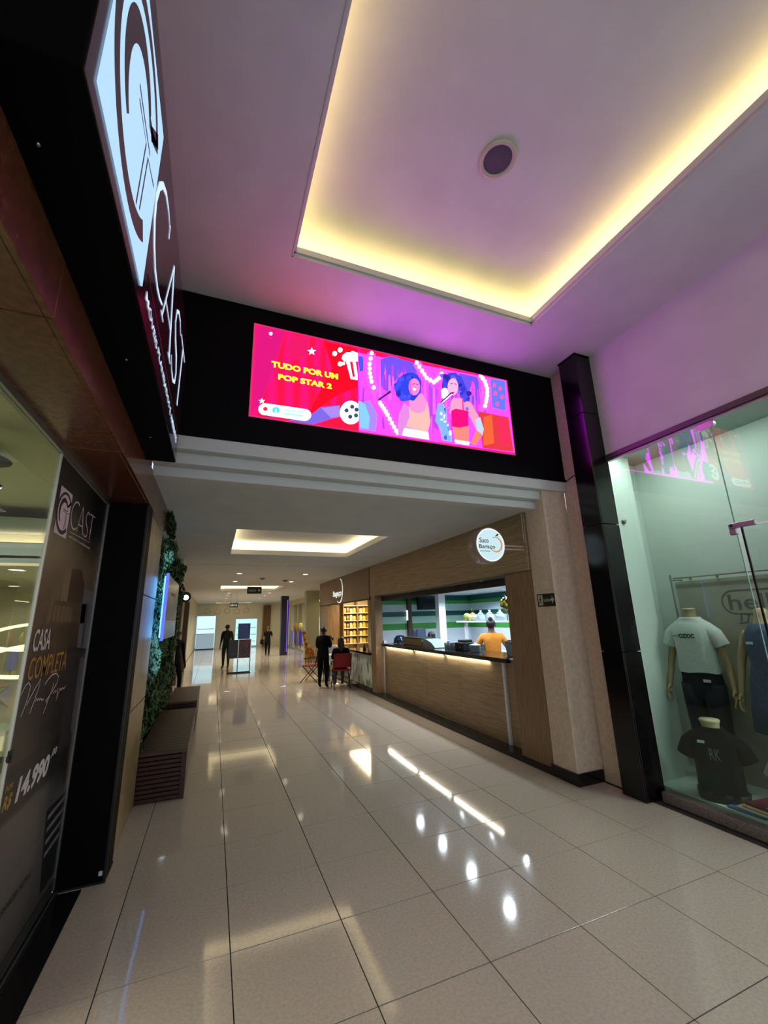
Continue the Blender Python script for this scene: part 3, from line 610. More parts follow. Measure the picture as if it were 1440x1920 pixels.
 ((56,70,220),0,[(1.51,0.609),(1.503,0.592),(1.486,0.581),(1.468,0.58),(1.456,0.59),(1.457,0.606),(1.469,0.621),(1.488,0.627),(1.504,0.623)]),
 ((240,120,195),0,[(1.737,0.632),(1.731,0.598),(1.72,0.567),(1.703,0.541),(1.683,0.523),(1.662,0.514),(1.641,0.515),(1.623,0.526),(1.609,0.546),(1.6,0.572),(1.598,0.604),(1.603,0.637),(1.614,0.668),(1.631,0.694),(1.651,0.713),(1.672,0.723),(1.694,0.722),(1.712,0.711),(1.727,0.691),(1.735,0.664)]),
 ((205,90,180),0,[(1.606,0.67),(1.635,0.69),(1.634,0.518),(1.61,0.528)]),
 ((90,40,130),0,[(1.644,0.649),(1.676,0.661),(1.677,0.653),(1.645,0.641)]),
 ((90,40,130),0,[(1.691,0.661),(1.719,0.662),(1.719,0.653),(1.69,0.653)]),
 ((255,235,245),0,[(1.645,0.599),(1.688,0.6),(1.672,0.571),(1.651,0.576)]),
 ((250,165,160),0,[(1.591,0.363),(1.617,0.319),(1.701,0.305),(1.774,0.346),(1.809,0.452),(1.827,0.398),(1.839,0.231),(1.803,0.115),(1.662,0.107),(1.546,0.129),(1.586,0.245)]),
 ((225,220,245),0,[(1.525,0.113),(1.662,0.107),(1.805,0.108),(1.811,0.018),(1.495,0.021)]),
 ((120,160,225),0,[(1.941,0.461),(2.017,0.49),(2.053,0.366),(2.044,0.236),(2.093,0.103),(2.088,0.032),(1.97,0.036),(1.95,0.165),(1.898,0.255)]),
 ((240,140,170),0,[(2.301,0.572),(2.378,0.556),(2.461,0.421),(2.495,0.279),(2.425,0.209),(2.36,0.36),(2.303,0.424)]),
 ((170,190,235),0,[(2.423,0.355),(2.491,0.396),(2.525,0.254),(2.499,0.163),(2.439,0.197)]),
 ((230,120,90),0,[(2.426,0.224),(2.501,0.177),(2.392,0.032),(2.331,0.052)]),
 ((240,120,110),0,[(2.104,0.246),(2.328,0.267),(2.309,0.063),(2.133,0.038)]),
 ((245,140,180),0,[(2.145,0.572),(2.271,0.596),(2.311,0.514),(2.319,0.426),(2.084,0.371),(2.109,0.507)]),
 ((60,60,200),0,[(2.011,0.724),(2.041,0.82),(2.124,0.891),(2.203,0.913),(2.279,0.871),(2.333,0.759),(2.364,0.659),(2.341,0.579),(2.255,0.593),(2.218,0.706),(2.074,0.648),(2.011,0.606)]),
 ((120,90,226),0,[(2.062,0.84),(2.052,0.82),(2.03,0.806),(2.006,0.804),(1.992,0.815),(1.993,0.835),(2.01,0.853),(2.034,0.861),(2.055,0.856)]),
 ((40,36,150),0,[(2.103,0.836),(2.093,0.811),(2.071,0.794),(2.048,0.793),(2.034,0.809),(2.035,0.833),(2.052,0.856),(2.076,0.865),(2.097,0.857)]),
 ((52,46,180),0,[(2.103,0.831),(2.095,0.807),(2.081,0.792),(2.065,0.793),(2.056,0.809),(2.058,0.834),(2.07,0.855),(2.086,0.862),(2.099,0.853)]),
 ((52,46,180),0,[(2.106,0.799),(2.099,0.781),(2.082,0.769),(2.064,0.769),(2.053,0.779),(2.055,0.796),(2.067,0.812),(2.086,0.819),(2.101,0.814)]),
 ((40,36,150),0,[(2.108,0.828),(2.099,0.802),(2.08,0.785),(2.06,0.786),(2.048,0.802),(2.05,0.828),(2.065,0.85),(2.085,0.859),(2.103,0.85)]),
 ((52,46,180),0,[(2.124,0.795),(2.115,0.768),(2.096,0.751),(2.076,0.751),(2.064,0.769),(2.066,0.796),(2.081,0.819),(2.101,0.828),(2.118,0.818)]),
 ((70,66,214),0,[(2.128,0.806),(2.12,0.788),(2.104,0.776),(2.086,0.776),(2.076,0.787),(2.077,0.805),(2.09,0.821),(2.108,0.827),(2.123,0.822)]),
 ((40,36,150),0,[(2.127,0.822),(2.119,0.794),(2.102,0.777),(2.084,0.778),(2.074,0.797),(2.076,0.826),(2.09,0.85),(2.108,0.859),(2.123,0.848)]),
 ((52,46,180),0,[(2.141,0.786),(2.134,0.768),(2.12,0.756),(2.105,0.756),(2.096,0.767),(2.098,0.785),(2.109,0.801),(2.124,0.807),(2.137,0.801)]),
 ((120,90,226),0,[(2.201,0.833),(2.191,0.805),(2.17,0.787),(2.148,0.787),(2.135,0.805),(2.137,0.833),(2.154,0.857),(2.176,0.867),(2.195,0.857)]),
 ((70,66,214),0,[(2.195,0.792),(2.186,0.774),(2.168,0.761),(2.148,0.76),(2.136,0.771),(2.138,0.789),(2.152,0.806),(2.172,0.813),(2.189,0.808)]),
 ((40,36,150),0,[(2.175,0.81),(2.167,0.792),(2.15,0.78),(2.131,0.779),(2.12,0.79),(2.121,0.806),(2.134,0.822),(2.154,0.829),(2.17,0.824)]),
 ((70,66,214),0,[(2.21,0.828),(2.2,0.803),(2.177,0.786),(2.152,0.785),(2.138,0.801),(2.14,0.825),(2.157,0.848),(2.182,0.857),(2.203,0.85)]),
 ((120,90,226),0,[(2.211,0.829),(2.204,0.811),(2.187,0.798),(2.17,0.798),(2.16,0.809),(2.161,0.827),(2.174,0.844),(2.192,0.851),(2.206,0.845)]),
 ((52,46,180),0,[(2.221,0.736),(2.211,0.717),(2.188,0.703),(2.164,0.701),(2.149,0.712),(2.151,0.731),(2.168,0.749),(2.193,0.757),(2.214,0.752)]),
 ((70,66,214),0,[(2.245,0.733),(2.236,0.709),(2.215,0.693),(2.194,0.693),(2.181,0.708),(2.183,0.732),(2.199,0.754),(2.221,0.762),(2.24,0.754)]),
 ((40,36,150),0,[(2.253,0.739),(2.245,0.717),(2.227,0.702),(2.208,0.702),(2.196,0.717),(2.198,0.739),(2.212,0.759),(2.232,0.766),(2.248,0.759)]),
 ((120,90,226),0,[(2.256,0.69),(2.248,0.672),(2.23,0.66),(2.211,0.659),(2.199,0.67),(2.201,0.688),(2.214,0.704),(2.234,0.711),(2.251,0.705)]),
 ((40,36,150),0,[(2.286,0.765),(2.279,0.746),(2.265,0.734),(2.25,0.735),(2.241,0.747),(2.242,0.765),(2.254,0.781),(2.269,0.788),(2.282,0.781)]),
 ((70,66,214),0,[(2.283,0.711),(2.275,0.689),(2.256,0.676),(2.237,0.675),(2.225,0.689),(2.227,0.71),(2.241,0.728),(2.261,0.736),(2.278,0.729)]),
 ((120,90,226),0,[(2.272,0.666),(2.263,0.647),(2.242,0.635),(2.22,0.633),(2.206,0.644),(2.207,0.661),(2.223,0.678),(2.246,0.685),(2.266,0.68)]),
 ((52,46,180),0,[(2.295,0.646),(2.286,0.619),(2.269,0.602),(2.251,0.604),(2.241,0.622),(2.243,0.65),(2.257,0.673),(2.276,0.681),(2.291,0.671)]),
 ((70,66,214),0,[(2.322,0.619),(2.311,0.595),(2.288,0.578),(2.264,0.578),(2.249,0.594),(2.252,0.618),(2.269,0.64),(2.294,0.649),(2.315,0.641)]),
 ((52,46,180),0,[(2.33,0.617),(2.322,0.599),(2.306,0.587),(2.289,0.587),(2.279,0.599),(2.281,0.617),(2.294,0.634),(2.311,0.64),(2.326,0.634)]),
 ((52,46,180),0,[(2.321,0.717),(2.312,0.695),(2.292,0.68),(2.271,0.68),(2.258,0.694),(2.26,0.716),(2.276,0.736),(2.297,0.745),(2.315,0.737)]),
 ((70,66,214),0,[(2.335,0.594),(2.325,0.566),(2.304,0.548),(2.281,0.549),(2.269,0.567),(2.271,0.595),(2.288,0.62),(2.311,0.629),(2.33,0.619)]),
 ((52,46,180),0,[(2.375,0.608),(2.366,0.582),(2.348,0.565),(2.329,0.566),(2.319,0.585),(2.321,0.611),(2.336,0.635),(2.355,0.643),(2.371,0.633)]),
 ((70,66,214),0,[(2.353,0.642),(2.344,0.616),(2.325,0.6),(2.305,0.601),(2.294,0.618),(2.296,0.643),(2.311,0.665),(2.331,0.674),(2.348,0.664)]),
 ((40,36,150),0,[(2.404,0.68),(2.393,0.656),(2.369,0.641),(2.344,0.64),(2.329,0.654),(2.331,0.677),(2.349,0.697),(2.375,0.706),(2.397,0.699)]),
 ((120,90,226),0,[(2.346,0.473),(2.339,0.457),(2.324,0.446),(2.308,0.446),(2.298,0.457),(2.299,0.473),(2.311,0.488),(2.328,0.494),(2.342,0.488)]),
 ((255,160,200),0,[(2.228,0.731),(2.221,0.696),(2.209,0.663),(2.191,0.636),(2.17,0.616),(2.148,0.607),(2.127,0.608),(2.108,0.62),(2.095,0.641),(2.087,0.669),(2.086,0.702),(2.092,0.737),(2.104,0.769),(2.122,0.797),(2.143,0.817),(2.165,0.827),(2.187,0.826),(2.206,0.815),(2.219,0.793),(2.227,0.764)]),
 ((90,40,120),0,[(2.128,0.751),(2.16,0.764),(2.161,0.755),(2.129,0.742)]),
 ((90,40,120),0,[(2.179,0.765),(2.207,0.761),(2.206,0.752),(2.178,0.755)]),
 ((200,40,90),0,[(2.133,0.647),(2.176,0.653),(2.153,0.63)]),
 ((250,15,110),0,[(2.109,0.405),(2.166,0.444),(2.258,0.445),(2.336,0.444),(2.319,0.258),(2.193,0.217),(2.105,0.217)]),
 ((245,60,140),0,[(2.263,0.595),(2.279,0.598),(2.281,0.442),(2.258,0.438)]),
 ((255,220,235),0,[(1.999,0.647),(2.039,0.678),(2.077,0.678),(2.095,0.622),(2.051,0.54),(1.999,0.545)]),
 ((40,30,80),0,[(1.976,0.489),(2.128,0.643),(2.162,0.635),(2.009,0.474)]),
 ((240,235,250),0,[(1.995,0.489),(2.134,0.626),(2.143,0.619),(2.005,0.482)]),
 ((90,130,210),0,[(2.088,0.444),(2.077,0.432),(2.055,0.426),(2.037,0.43),(2.038,0.441),(2.057,0.451),(2.079,0.453)]),
 ((60,90,170),0,[(2.043,0.412),(2.037,0.391),(2.026,0.384),(2.019,0.396),(2.02,0.419),(2.03,0.434),(2.04,0.431)]),
 ((90,130,210),0,[(2.052,0.389),(2.045,0.374),(2.032,0.368),(2.023,0.376),(2.024,0.391),(2.035,0.403),(2.047,0.402)]),
 ((200,215,240),0,[(1.998,0.355),(1.99,0.335),(1.973,0.328),(1.961,0.339),(1.962,0.359),(1.976,0.374),(1.992,0.372)]),
 ((200,215,240),0,[(2.033,0.337),(2.026,0.322),(2.012,0.316),(2.001,0.324),(2.002,0.339),(2.014,0.35),(2.028,0.349)]),
 ((200,215,240),0,[(2.023,0.311),(2.018,0.295),(2.006,0.29),(1.999,0.299),(2.0,0.315),(2.009,0.327),(2.02,0.325)]),
 ((200,215,240),0,[(2.003,0.283),(1.994,0.271),(1.974,0.265),(1.959,0.27),(1.96,0.282),(1.976,0.292),(1.995,0.293)]),
 ((200,215,240),0,[(2.036,0.264),(2.028,0.252),(2.012,0.247),(2.0,0.252),(2.001,0.265),(2.014,0.275),(2.03,0.275)]),
 ((90,130,210),0,[(2.073,0.246),(2.066,0.23),(2.052,0.224),(2.042,0.233),(2.044,0.25),(2.055,0.262),(2.068,0.261)]),
 ((200,215,240),0,[(2.065,0.221),(2.059,0.201),(2.048,0.195),(2.041,0.207),(2.043,0.228),(2.052,0.243),(2.062,0.239)]),
 ((90,130,210),0,[(2.066,0.197),(2.06,0.18),(2.05,0.174),(2.042,0.184),(2.043,0.203),(2.053,0.215),(2.063,0.213)]),
 ((90,130,210),0,[(2.076,0.175),(2.069,0.152),(2.057,0.145),(2.05,0.159),(2.051,0.183),(2.062,0.199),(2.072,0.196)]),
 ((200,215,240),0,[(2.096,0.154),(2.088,0.137),(2.072,0.131),(2.06,0.14),(2.061,0.157),(2.074,0.169),(2.09,0.168)]),
 ((200,215,240),0,[(2.097,0.13),(2.088,0.109),(2.069,0.101),(2.056,0.113),(2.058,0.135),(2.073,0.151),(2.091,0.149)]),
 ((90,130,210),0,[(2.033,0.097),(2.027,0.082),(2.016,0.077),(2.008,0.085),(2.009,0.101),(2.019,0.112),(2.029,0.11)]),
 ((60,90,170),0,[(2.033,0.073),(2.024,0.051),(2.006,0.044),(1.993,0.056),(1.994,0.079),(2.009,0.095),(2.027,0.092)]),
 ((210,215,235),0,[(2.12,0.065),(2.317,0.065),(2.305,0.02),(2.131,0.022)]),
]

# ================================================================== THE SETTING
HALL_Z = 4.63      # hall ceiling
CZ = 2.90          # corridor ceiling
YB = -3.2          # how far the hall goes on behind the camera
T = 0.6


def gx(i): return (i - 1.6628) * T


def gy(j): return (j + 4.6482) * T


# ---- floor: a grout bed that carries polished tiles
mb = MB().box(-7.0, 11.0, YB, 33.0, -0.06, -0.004)
floor = struct('floor', mb, 'grout', origin=(0, 0, 0))
tmb = MB(); g = 0.0028
tmb.box(-T / 2 + g, T / 2 - g, -T / 2 + g, T / 2 - g, -0.010, 0.0)
tile0 = obj('tile', tmb, 'tile', floor, bevel=0.0007, local=True)
tile_me = tile0.data
first = True
tiles_far = MB()
for j in range(-9, 47):
    for i in range(0, 16):
        cx, cy = gx(i) + T / 2, gy(j) + T / 2
        if i > 7 and not (14.4 < cy and i < 11): continue
        if i <= 7 and -4 <= j <= 31:
            o = tile0 if first else link('tile', tile_me, floor); first = False
            o.location = (cx, cy, 0.0)
            o.rotation_euler = (rng.uniform(-.002, .002), rng.uniform(-.002, .002), 0)
        else:
            tiles_far.box(cx - T / 2 + g, cx + T / 2 - g, cy - T / 2 + g, cy + T / 2 - g, -0.010, 0.0)
tf = obj('distant_tiles', tiles_far, 'tile', floor); tf['kind'] = 'stuff'

# ---- hall ceiling with its cove tray
TX0, TX1, TY0, TY1 = 0.40, 2.92, -2.6, 2.86
mb = holes_mb(-0.62, 4.0, YB, 3.68, HALL_Z, HALL_Z + 0.07, [(TX0, TX1, TY0, TY1)])
ceil = struct('ceiling', mb, 'white_paint', origin=(0, 0, 0))
TU = HALL_Z + 0.30
mb = MB()
e = 0.30
mb.box(TX0 - e, TX1 + e, TY0 - e, TY1 + e, TU, TU + 0.04)
for a in ((TX0 - e - .03, TX0 - e, TY0 - e, TY1 + e), (TX1 + e, TX1 + e + .03, TY0 - e, TY1 + e), (TX0 - e, TX1 + e, TY1 + e, TY1 + e + .03), (TX0 - e, TX1 + e, TY0 - e - .03, TY0 - e)):
    mb.box(a[0], a[1], a[2], a[3], HALL_Z + 0.07, TU)
struct('tray_top', mb, 'white_paint', ceil)
mb = MB()   # stepped moulding round the mouth of the tray
for k, (w, z0, z1) in enumerate(((0.030, 0.028, 0.085), (0.012, -0.004, 0.028))):
    for a in ((TX0, TX0 + w, TY0, TY1), (TX1 - w, TX1, TY0, TY1), (TX0, TX1, TY1 - w, TY1), (TX0, TX1, TY0, TY0 + w)):
        mb.box(a[0], a[1], a[2], a[3], HALL_Z + z0, HALL_Z + z1)
struct('tray_moulding', mb, 'moulding', ceil)


def cove_strip(name, label, x0, x1, y0, y1, z, inset, power, color, sides='NSEW', up=0.012):
    """LED strip lying on the shelf of a cove, with the light it gives"""
    root = thing(name, label, 'led strip', ((x0 + x1) / 2, (y0 + y1) / 2, z), 'cove light strips')
    em = emis(name + '_glow', tuple(int(255 * c) for c in color), 1.2)
    x0 -= inset; x1 += inset; y0 -= inset; y1 += inset
    w = 0.02
    for s, a in (('W', (x0 - w, x0 + w, y0, y1)), ('E', (x1 - w, x1 + w, y0, y1)), ('N', (x0, x1, y1 - w, y1 + w)), ('S', (x0, x1, y0 - w, y0 + w))):
        if s not in sides: continue
        obj('strip', MB().box(a[0], a[1], a[2], a[3], z, z + up), em, root)
        lx, ly = a[1] - a[0], a[3] - a[2]
        area_light('strip_light', ((a[0] + a[1]) / 2, (a[2] + a[3]) / 2, z + up + .004), lx, ly, power * max(lx, ly), color, (math.pi, 0, 0), root)
    return root


cove_strip('cove_strip', 'warm LED strip hidden in the ceiling tray of the hall', TX0, TX1, TY0, TY1, HALL_Z + 0.075, 0.15, 9.0 * COVE, (1.0, 0.78, 0.30))

# ---- ceiling loudspeaker
t = thing('ceiling_speaker', 'round ceiling loudspeaker with purple-grey mesh in the lit tray', 'loudspeaker', (1.71, 1.78, TU))
mb = MB().lathe([(0.125, 0.0), (0.135, -0.004), (0.135, -0.016), (0.118, -0.024), (0.106, -0.018), (0.104, -0.006)], (1.71, 1.78, TU), 32)
obj('trim_ring', mb, mat('speaker_ring', (188, 180, 172), 0.5), t, smooth=True)
mb = MB().lathe([(0.10, -0.010), (0.07, -0.014), (0.03, -0.016), (0.002, -0.0165)], (1.71, 1.78, TU), 24, caps=False)
obj('mesh_grille', mb, noise_mat('speaker_mesh', (70, 62, 78), (96, 86, 104), 220, rough=0.7), t, smooth=True)

# ---- walls of the hall
struct('wall_right', MB().box(3.95, 4.08, YB, 3.06, 3.37, HALL_Z + .05), 'white_paint')
struct('wall_left', MB().box(-0.66, -0.56, YB, 3.68, 2.92, HALL_Z + .05), mat('wall_dark_red', (120, 62, 66), 0.7))
struct('wall_front', MB().box(-0.56, 3.84, 3.66, 3.80, 3.02, HALL_Z + .05), 'white_paint')
# stepped header under the LED wall
mb = MB()
mb.box(-0.56, 3.84, 3.555, 3.66, 3.085, 3.205)
struct('trim_1', mb, 'moulding', bevel=0.004)
struct('trim_2', MB().box(-0.56, 3.60, 3.64, 3.76, 2.985, 3.085), 'moulding', bevel=0.004)
struct('trim_3', MB().box(-0.56, 3.52, 3.74, 3.86, CZ - .005, 2.985), 'moulding', bevel=0.004)

# beige textured pillar between the snack bar and the clothes shop
pil = struct('pillar_beige', MB().box(3.49, 3.84, 3.60, 3.93, 0, HALL_Z), 'beige_wall', bevel=0.006, label='beige textured pillar between snack bar and clothes shop')
struct('return_wall', MB().box(3.84, 3.97, 3.30, 3.60, 0, HALL_Z), 'beige_wall', pil)
sk = MB().box(3.472, 3.82, 3.582, 3.60, 0, 0.115)
sk.box(3.472, 3.49, 3.60, 3.95, 0, 0.115)
struct('baseboard_pillar', sk, 'black_gloss', bevel=0.003)
# thin cable clipped along the pillar
cab = MB().tube([(3.845, 3.56, 3.21), (3.835, 3.50, 3.225), (3.838, 3.42, 3.245), (3.836, 3.34, 3.25), (3.836, 3.31, 3.245)], 0.006, 6)
tag(obj('cable', cab, 'dark_metal'), 'thin dark cable on the beige pillar beside the LED wall', 'cable')

# dark granite column, clad in slabs
dc = sroot('column_dark', (3.845, 3.18, 0), 'dark granite column at the corner of the clothes shop')
struct('core', MB().box(3.735, 3.955, 3.075, 3.285, 0, HALL_Z), 'black_matte', dc)
for k, (z0, z1) in enumerate(((0.0, 1.29), (1.29, 2.58), (2.58, 3.87), (3.87, HALL_Z - .012))):
    obj('slab', MB().box(3.715, 3.735, 3.055, 3.30, z0 + .003, z1 - .003), 'dark_col', dc, bevel=0.003)
    obj('slab', MB().box(3.7355, 3.975, 3.055, 3.075, z0 + .003, z1 - .003), 'dark_col', dc, bevel=0.003)
obj('cap', MB().box(3.705, 3.98, 3.045, 3.31, HALL_Z - .012, HALL_Z), 'dark_col', dc)

# ---- corridor ceiling with three coffers
COF = [(0.19, 2.45, 5.77, 8.06), (0.15, 2.32, 15.4, 17.9), (0.05, 2.35, 28.6, 30.6)]
mb = holes_mb(-6.0, 11.0, 3.80, 9.66, CZ, CZ + .06, COF[:1])
c1 = holes_mb(-6.0, 11.0, 9.69, 31.2, CZ, CZ + .06, COF[1:])
cc = struct('ceiling_corridor', mb, 'corridor_paint', origin=(0, 0, 0))
struct('far_section', c1, 'corridor_paint', cc)
struct('joint_cover', MB().box(-6.0, 11.0, 9.66, 9.69, CZ + .02, CZ + .05), 'dark_metal', cc)
for (x0, x1, y0, y1) in COF:
    mb = MB(); e = 0.16; zu = CZ + 0.24
    mb.box(x0 - e, x1 + e, y0 - e, y1 + e, zu, zu + .03)
    for a in ((x0 - e - .03, x0 - e, y0 - e, y1 + e), (x1 + e, x1 + e + .03, y0 - e, y1 + e), (x0 - e, x1 + e, y1 + e, y1 + e + .03), (x0 - e, x1 + e, y0 - e - .03, y0 - e)):
        mb.box(a[0], a[1], a[2], a[3], CZ + .06, zu)
    struct('coffer', mb, 'white_paint', cc)
    mb = MB(); w = 0.02
    for a in ((x0, x0 + w, y0, y1), (x1 - w, x1, y0, y1), (x0, x1, y1 - w, y1), (x0, x1, y0, y0 + w)):
        mb.box(a[0], a[1], a[2], a[3], CZ - .004, CZ + .085)
    struct('coffer_lip', mb, 'moulding', cc)
for k, (x0, x1, y0, y1) in enumerate(COF):
    cove_strip('coffer_strip', ('warm LED strip in the ceiling coffer just beyond the LED wall', 'warm LED strip in the middle ceiling coffer of the corridor', 'warm LED strip in the coffer at the far end of the corridor')[k],
               x0, x1, y0, y1, CZ + .062, 0.08, 3.6, (1.0, 0.83, 0.46))

# ---- recessed downlights of the corridor
DL = emis('downlight_glow', (255, 246, 222), 6.0)


def downlight(x, y, z, label, power, color=(1.0, .93, .80), r=0.085, group='corridor downlights', em=None, angle=2.4):
    t = thing('downlight', label, 'ceiling light', (x, y, z), group)
    obj('rim', MB().lathe([(r * .82, -0.001), (r * .88, -0.008), (r * 1.08, -0.006), (r * 1.1, 0.0)], (x, y, z), 20), 'white_plastic', t, smooth=True)
    obj('lens', MB().lathe([(r * .82, -0.003), (0.001, -0.004)], (x, y, z), 20, caps=False), em or DL, t)
    spot_light('downlight_beam', (x, y, z - .012), power, color, angle, 0.7, r * .7, t)
    return t


DLY = [11.4, 13.72, 19.4, 21.5, 24.0, 26.6]
for n, y in enumerate(DLY):
    for x, side in ((0.55, 'green wall'), (2.27, 'kiosk')):
        nth = ('first', 'second', 'third', 'fourth', 'fifth', 'sixth')[n]
        downlight(x, y, CZ, f'{nth} recessed downlight of the row on the {side} side of the corridor', 105 if n < 2 else 170)

# ================================================================== LED WALL
SU, SV = 2.93, 0.955
led = thing('led_wall', 'wide LED video wall showing a red and pink film advert above the passage', 'video screen', (1.65, 3.60, 3.21))
obj('casing', MB().box(-0.55, 3.838, 3.558, 3.655, 3.212, HALL_Z - .004), 'black_panel', led, bevel=0.004)
obj('bezel_ledge', MB().box(-0.55, 3.838, 3.545, 3.558, 3.206, 3.235), 'black_panel', led)


def scr_mat(c, hv):
    return emis(('glow_' if hv else 'pixels_') + '%02x%02x%02x' % tuple(c), c, LED_SCREEN if hv else (3.0 if min(c) > 200 else 1.5), bool(hv))


def scr_pt(u, v, d=0.0): return (0.18 + u, 3.553 - d, 3.475 + v)


rim = MB()
for a in ((-.012, SU + .012, -.012, 0), (-.012, SU + .012, SV, SV + .012), (-.012, 0, 0, SV), (SU, SU + .012, 0, SV)):
    rim.box(.18 + a[0], .18 + a[1], 3.552, 3.558, 3.475 + a[2], 3.475 + a[3])
obj('rim', rim, emis('screen_rim', (205, 60, 120), .9), led)
# backing picture: wavy red field on the left, violet set on the right
red = bpy.data.materials.new('red_field'); red.use_nodes = True
nt = red.node_tree; nt.nodes.clear()
o_ = nt.nodes.new('ShaderNodeOutputMaterial'); e_ = nt.nodes.new('ShaderNodeEmission'); e_.inputs[1].default_value = 4.0
tc_ = nt.nodes.new('ShaderNodeTexCoord'); wv = nt.nodes.new('ShaderNodeTexWave'); wv.inputs['Scale'].default_value = 2.2; wv.inputs['Distortion'].default_value = 5.0; wv.inputs['Detail Scale'].default_value = 0.6
cr_ = nt.nodes.new('ShaderNodeValToRGB'); cr_.color_ramp.elements[0].color = lin((190, 8, 66)); cr_.color_ramp.elements[1].color = lin((222, 7, 34))
nt.links.new(tc_.outputs['Object'], wv.inputs['Vector']); nt.links.new(wv.outputs['Fac'], cr_.inputs[0]); nt.links.new(cr_.outputs[0], e_.inputs[0]); nt.links.new(e_.outputs[0], o_.inputs[0])
disp = obj('display', MB().poly([scr_pt(0, 0), scr_pt(SU, 0), scr_pt(SU, SV), scr_pt(0, SV)]), red, led)
art = MB(); art_mats = []; art_idx = {}
for k, (c, hv, pts) in enumerate(SCREEN_ART):
    if (c, hv) not in art_idx: art_idx[(c, hv)] = len(art_mats); art_mats.append(scr_mat(c, hv))
    P = [scr_pt(min(max(u, 0.0), SU), min(max(v, 0.0), SV), 0.0004 + k * 0.00003) for u, v in pts]
    art.poly(P, art_idx[(c, hv)])
obj('picture', art, art_mats, disp)
tx = text_mb('TUDO POR UM', (0.18 + .163, 3.553 - .012, 3.475 + .522), X3, Z3, .65, .066, bold=.05)
t2 = text_mb('POP STAR 2', (0.18 + .23, 3.553 - .012, 3.475 + .402), X3, Z3, .52, .062, bold=.05)
n = len(tx.v); tx.v += t2.v; tx.f += [tuple(i + n for i in f) for f in t2.f]; tx.m = [0] * len(tx.f)
obj('lettering', tx, emis('title_glow', (255, 205, 50), 2.6), disp)

# ================================================================== LIGHTBOX SIGN OF THE LEFT SHOP
SX = -0.355
sg = thing('lightbox_sign', 'long black fascia sign with glowing white logo square and outlined letters', 'sign', (-.46, 2.1, 2.88))
SGM = mat('sign_face', (34, 22, 26), 0.16)
obj('box', MB().box(-0.56, SX, .83, 3.35, 2.88, 3.90), mat('sign_box_black', (2, 2, 3), .9, spec=.1), sg, bevel=0.003)
sface = obj('face', MB().box(SX, SX + .004, .835, 3.345, 2.886, 3.894), SGM, sg)
GL = emis('sign_glow', (178, 214, 250), 1.15, True)
GL2 = emis('sign_letter_glow', (205, 228, 255), 1.2)
obj('logo_square', MB().box(SX + .004, SX + .010, .90, 1.575, 2.955, 3.735), GL, sface)


def arc(cx, cy, r, a0, a1, n=28, ry=None):
    return [(cx + r * math.cos(a0 + (a1 - a0) * k / n), cy + (ry or r) * math.sin(a0 + (a1 - a0) * k / n)) for k in range(n + 1)]


def g_logo(O, s, mb=None):
    """spiral G in a unit frame: y to the right, z up, centre (1.27, 3.33)"""
    mb = mb or MB()
    D = math.pi / 180
    def st(p, w): stroke([((a - 1.27) * s, (b - 3.33) * s) for a, b in p], [x * s for x in w] if isinstance(w, (list, tuple)) else w * s, O, Y3, Z3, mb)
    outer = arc(1.27, 3.33, .335, -47 * D, -318 * D, 44)
    st(outer, [.074 - .03 * k / 44 for k in range(45)])
    hook = arc(1.235, 3.335, .19, -120 * D, -318 * D, 30, .205)
    st(hook + [(1.45, 3.49), (1.54, 3.555)], [.034 + .055 * math.sin(math.pi * k / 32) for k in range(33)])
    st([(1.41, 3.465), (1.53, 3.585)], .05)
    st([(1.20, 3.385), (1.44, 3.39)], .015)
    st([(1.22, 3.35), (1.37, 3.355), (1.36, 3.06)], .015)
    st([(1.56, 3.38), (1.42, 3.35), (1.41, 3.09)], .015)
    return mb


obj('logo_mark', g_logo((SX + .0112, 1.24, 3.345), .98), SGM, sface)
lt = MB(); LO = (SX + .006, 0, 0)
stroke([(2.04, 3.25), (1.96, 3.22), (1.88, 3.21), (1.78, 3.225), (1.70, 3.28), (1.64, 3.36), (1.62, 3.45), (1.65, 3.55), (1.71, 3.63), (1.80, 3.685), (1.90, 3.70), (1.99, 3.68)],
       [.012, .016, .02, .026, .034, .04, .042, .036, .03, .024, .018, .012], LO, Y3, Z3, lt)
stroke([(1.99, 3.70), (1.995, 3.62)], .016, LO, Y3, Z3, lt)
stroke([(2.07, 3.21), (2.25, 3.68)], .016, LO, Y3, Z3, lt)
stroke([(2.25, 3.69), (2.45, 3.21)], .034, LO, Y3, Z3, lt)
stroke([(2.13, 3.35), (2.39, 3.35)], .012, LO, Y3, Z3, lt)
stroke([(2.03, 3.21), (2.12, 3.21)], .012, LO, Y3, Z3, lt); stroke([(2.39, 3.21), (2.51, 3.21)], .012, LO, Y3, Z3, lt)
stroke([(2.52, 3.28), (2.60, 3.225), (2.70, 3.21), (2.79, 3.25), (2.81, 3.33), (2.74, 3.41), (2.62, 3.46), (2.54, 3.53), (2.55, 3.62), (2.64, 3.68), (2.74, 3.69), (2.83, 3.64)],
       [.014, .018, .022, .028, .034, .038, .036, .03, .026, .022, .018, .014], LO, Y3, Z3, lt)
stroke([(3.04, 3.21), (3.04, 3.68)], .034, LO, Y3, Z3, lt); stroke([(2.87, 3.68), (3.22, 3.68)], .016, LO, Y3, Z3, lt)
obj('letters', lt, GL2, sface)
for w_, y_, l_ in (('MÓVEIS', 1.68, .36), ('PLANEJADOS', 2.08, .60), ('E', 2.72, .04), ('AMBIENTES', 2.80, .42)):
    obj('tagline_word', text_mb(w_, (SX + .006, y_, 2.985), Y3, Z3, l_, .05, bold=.01), GL2, sface)
obj('divider', MB().box(SX + .004, SX + .007, 1.66, 3.22, 3.085, 3.09), mat('sign_divider', (70, 22, 26), .4), sface)
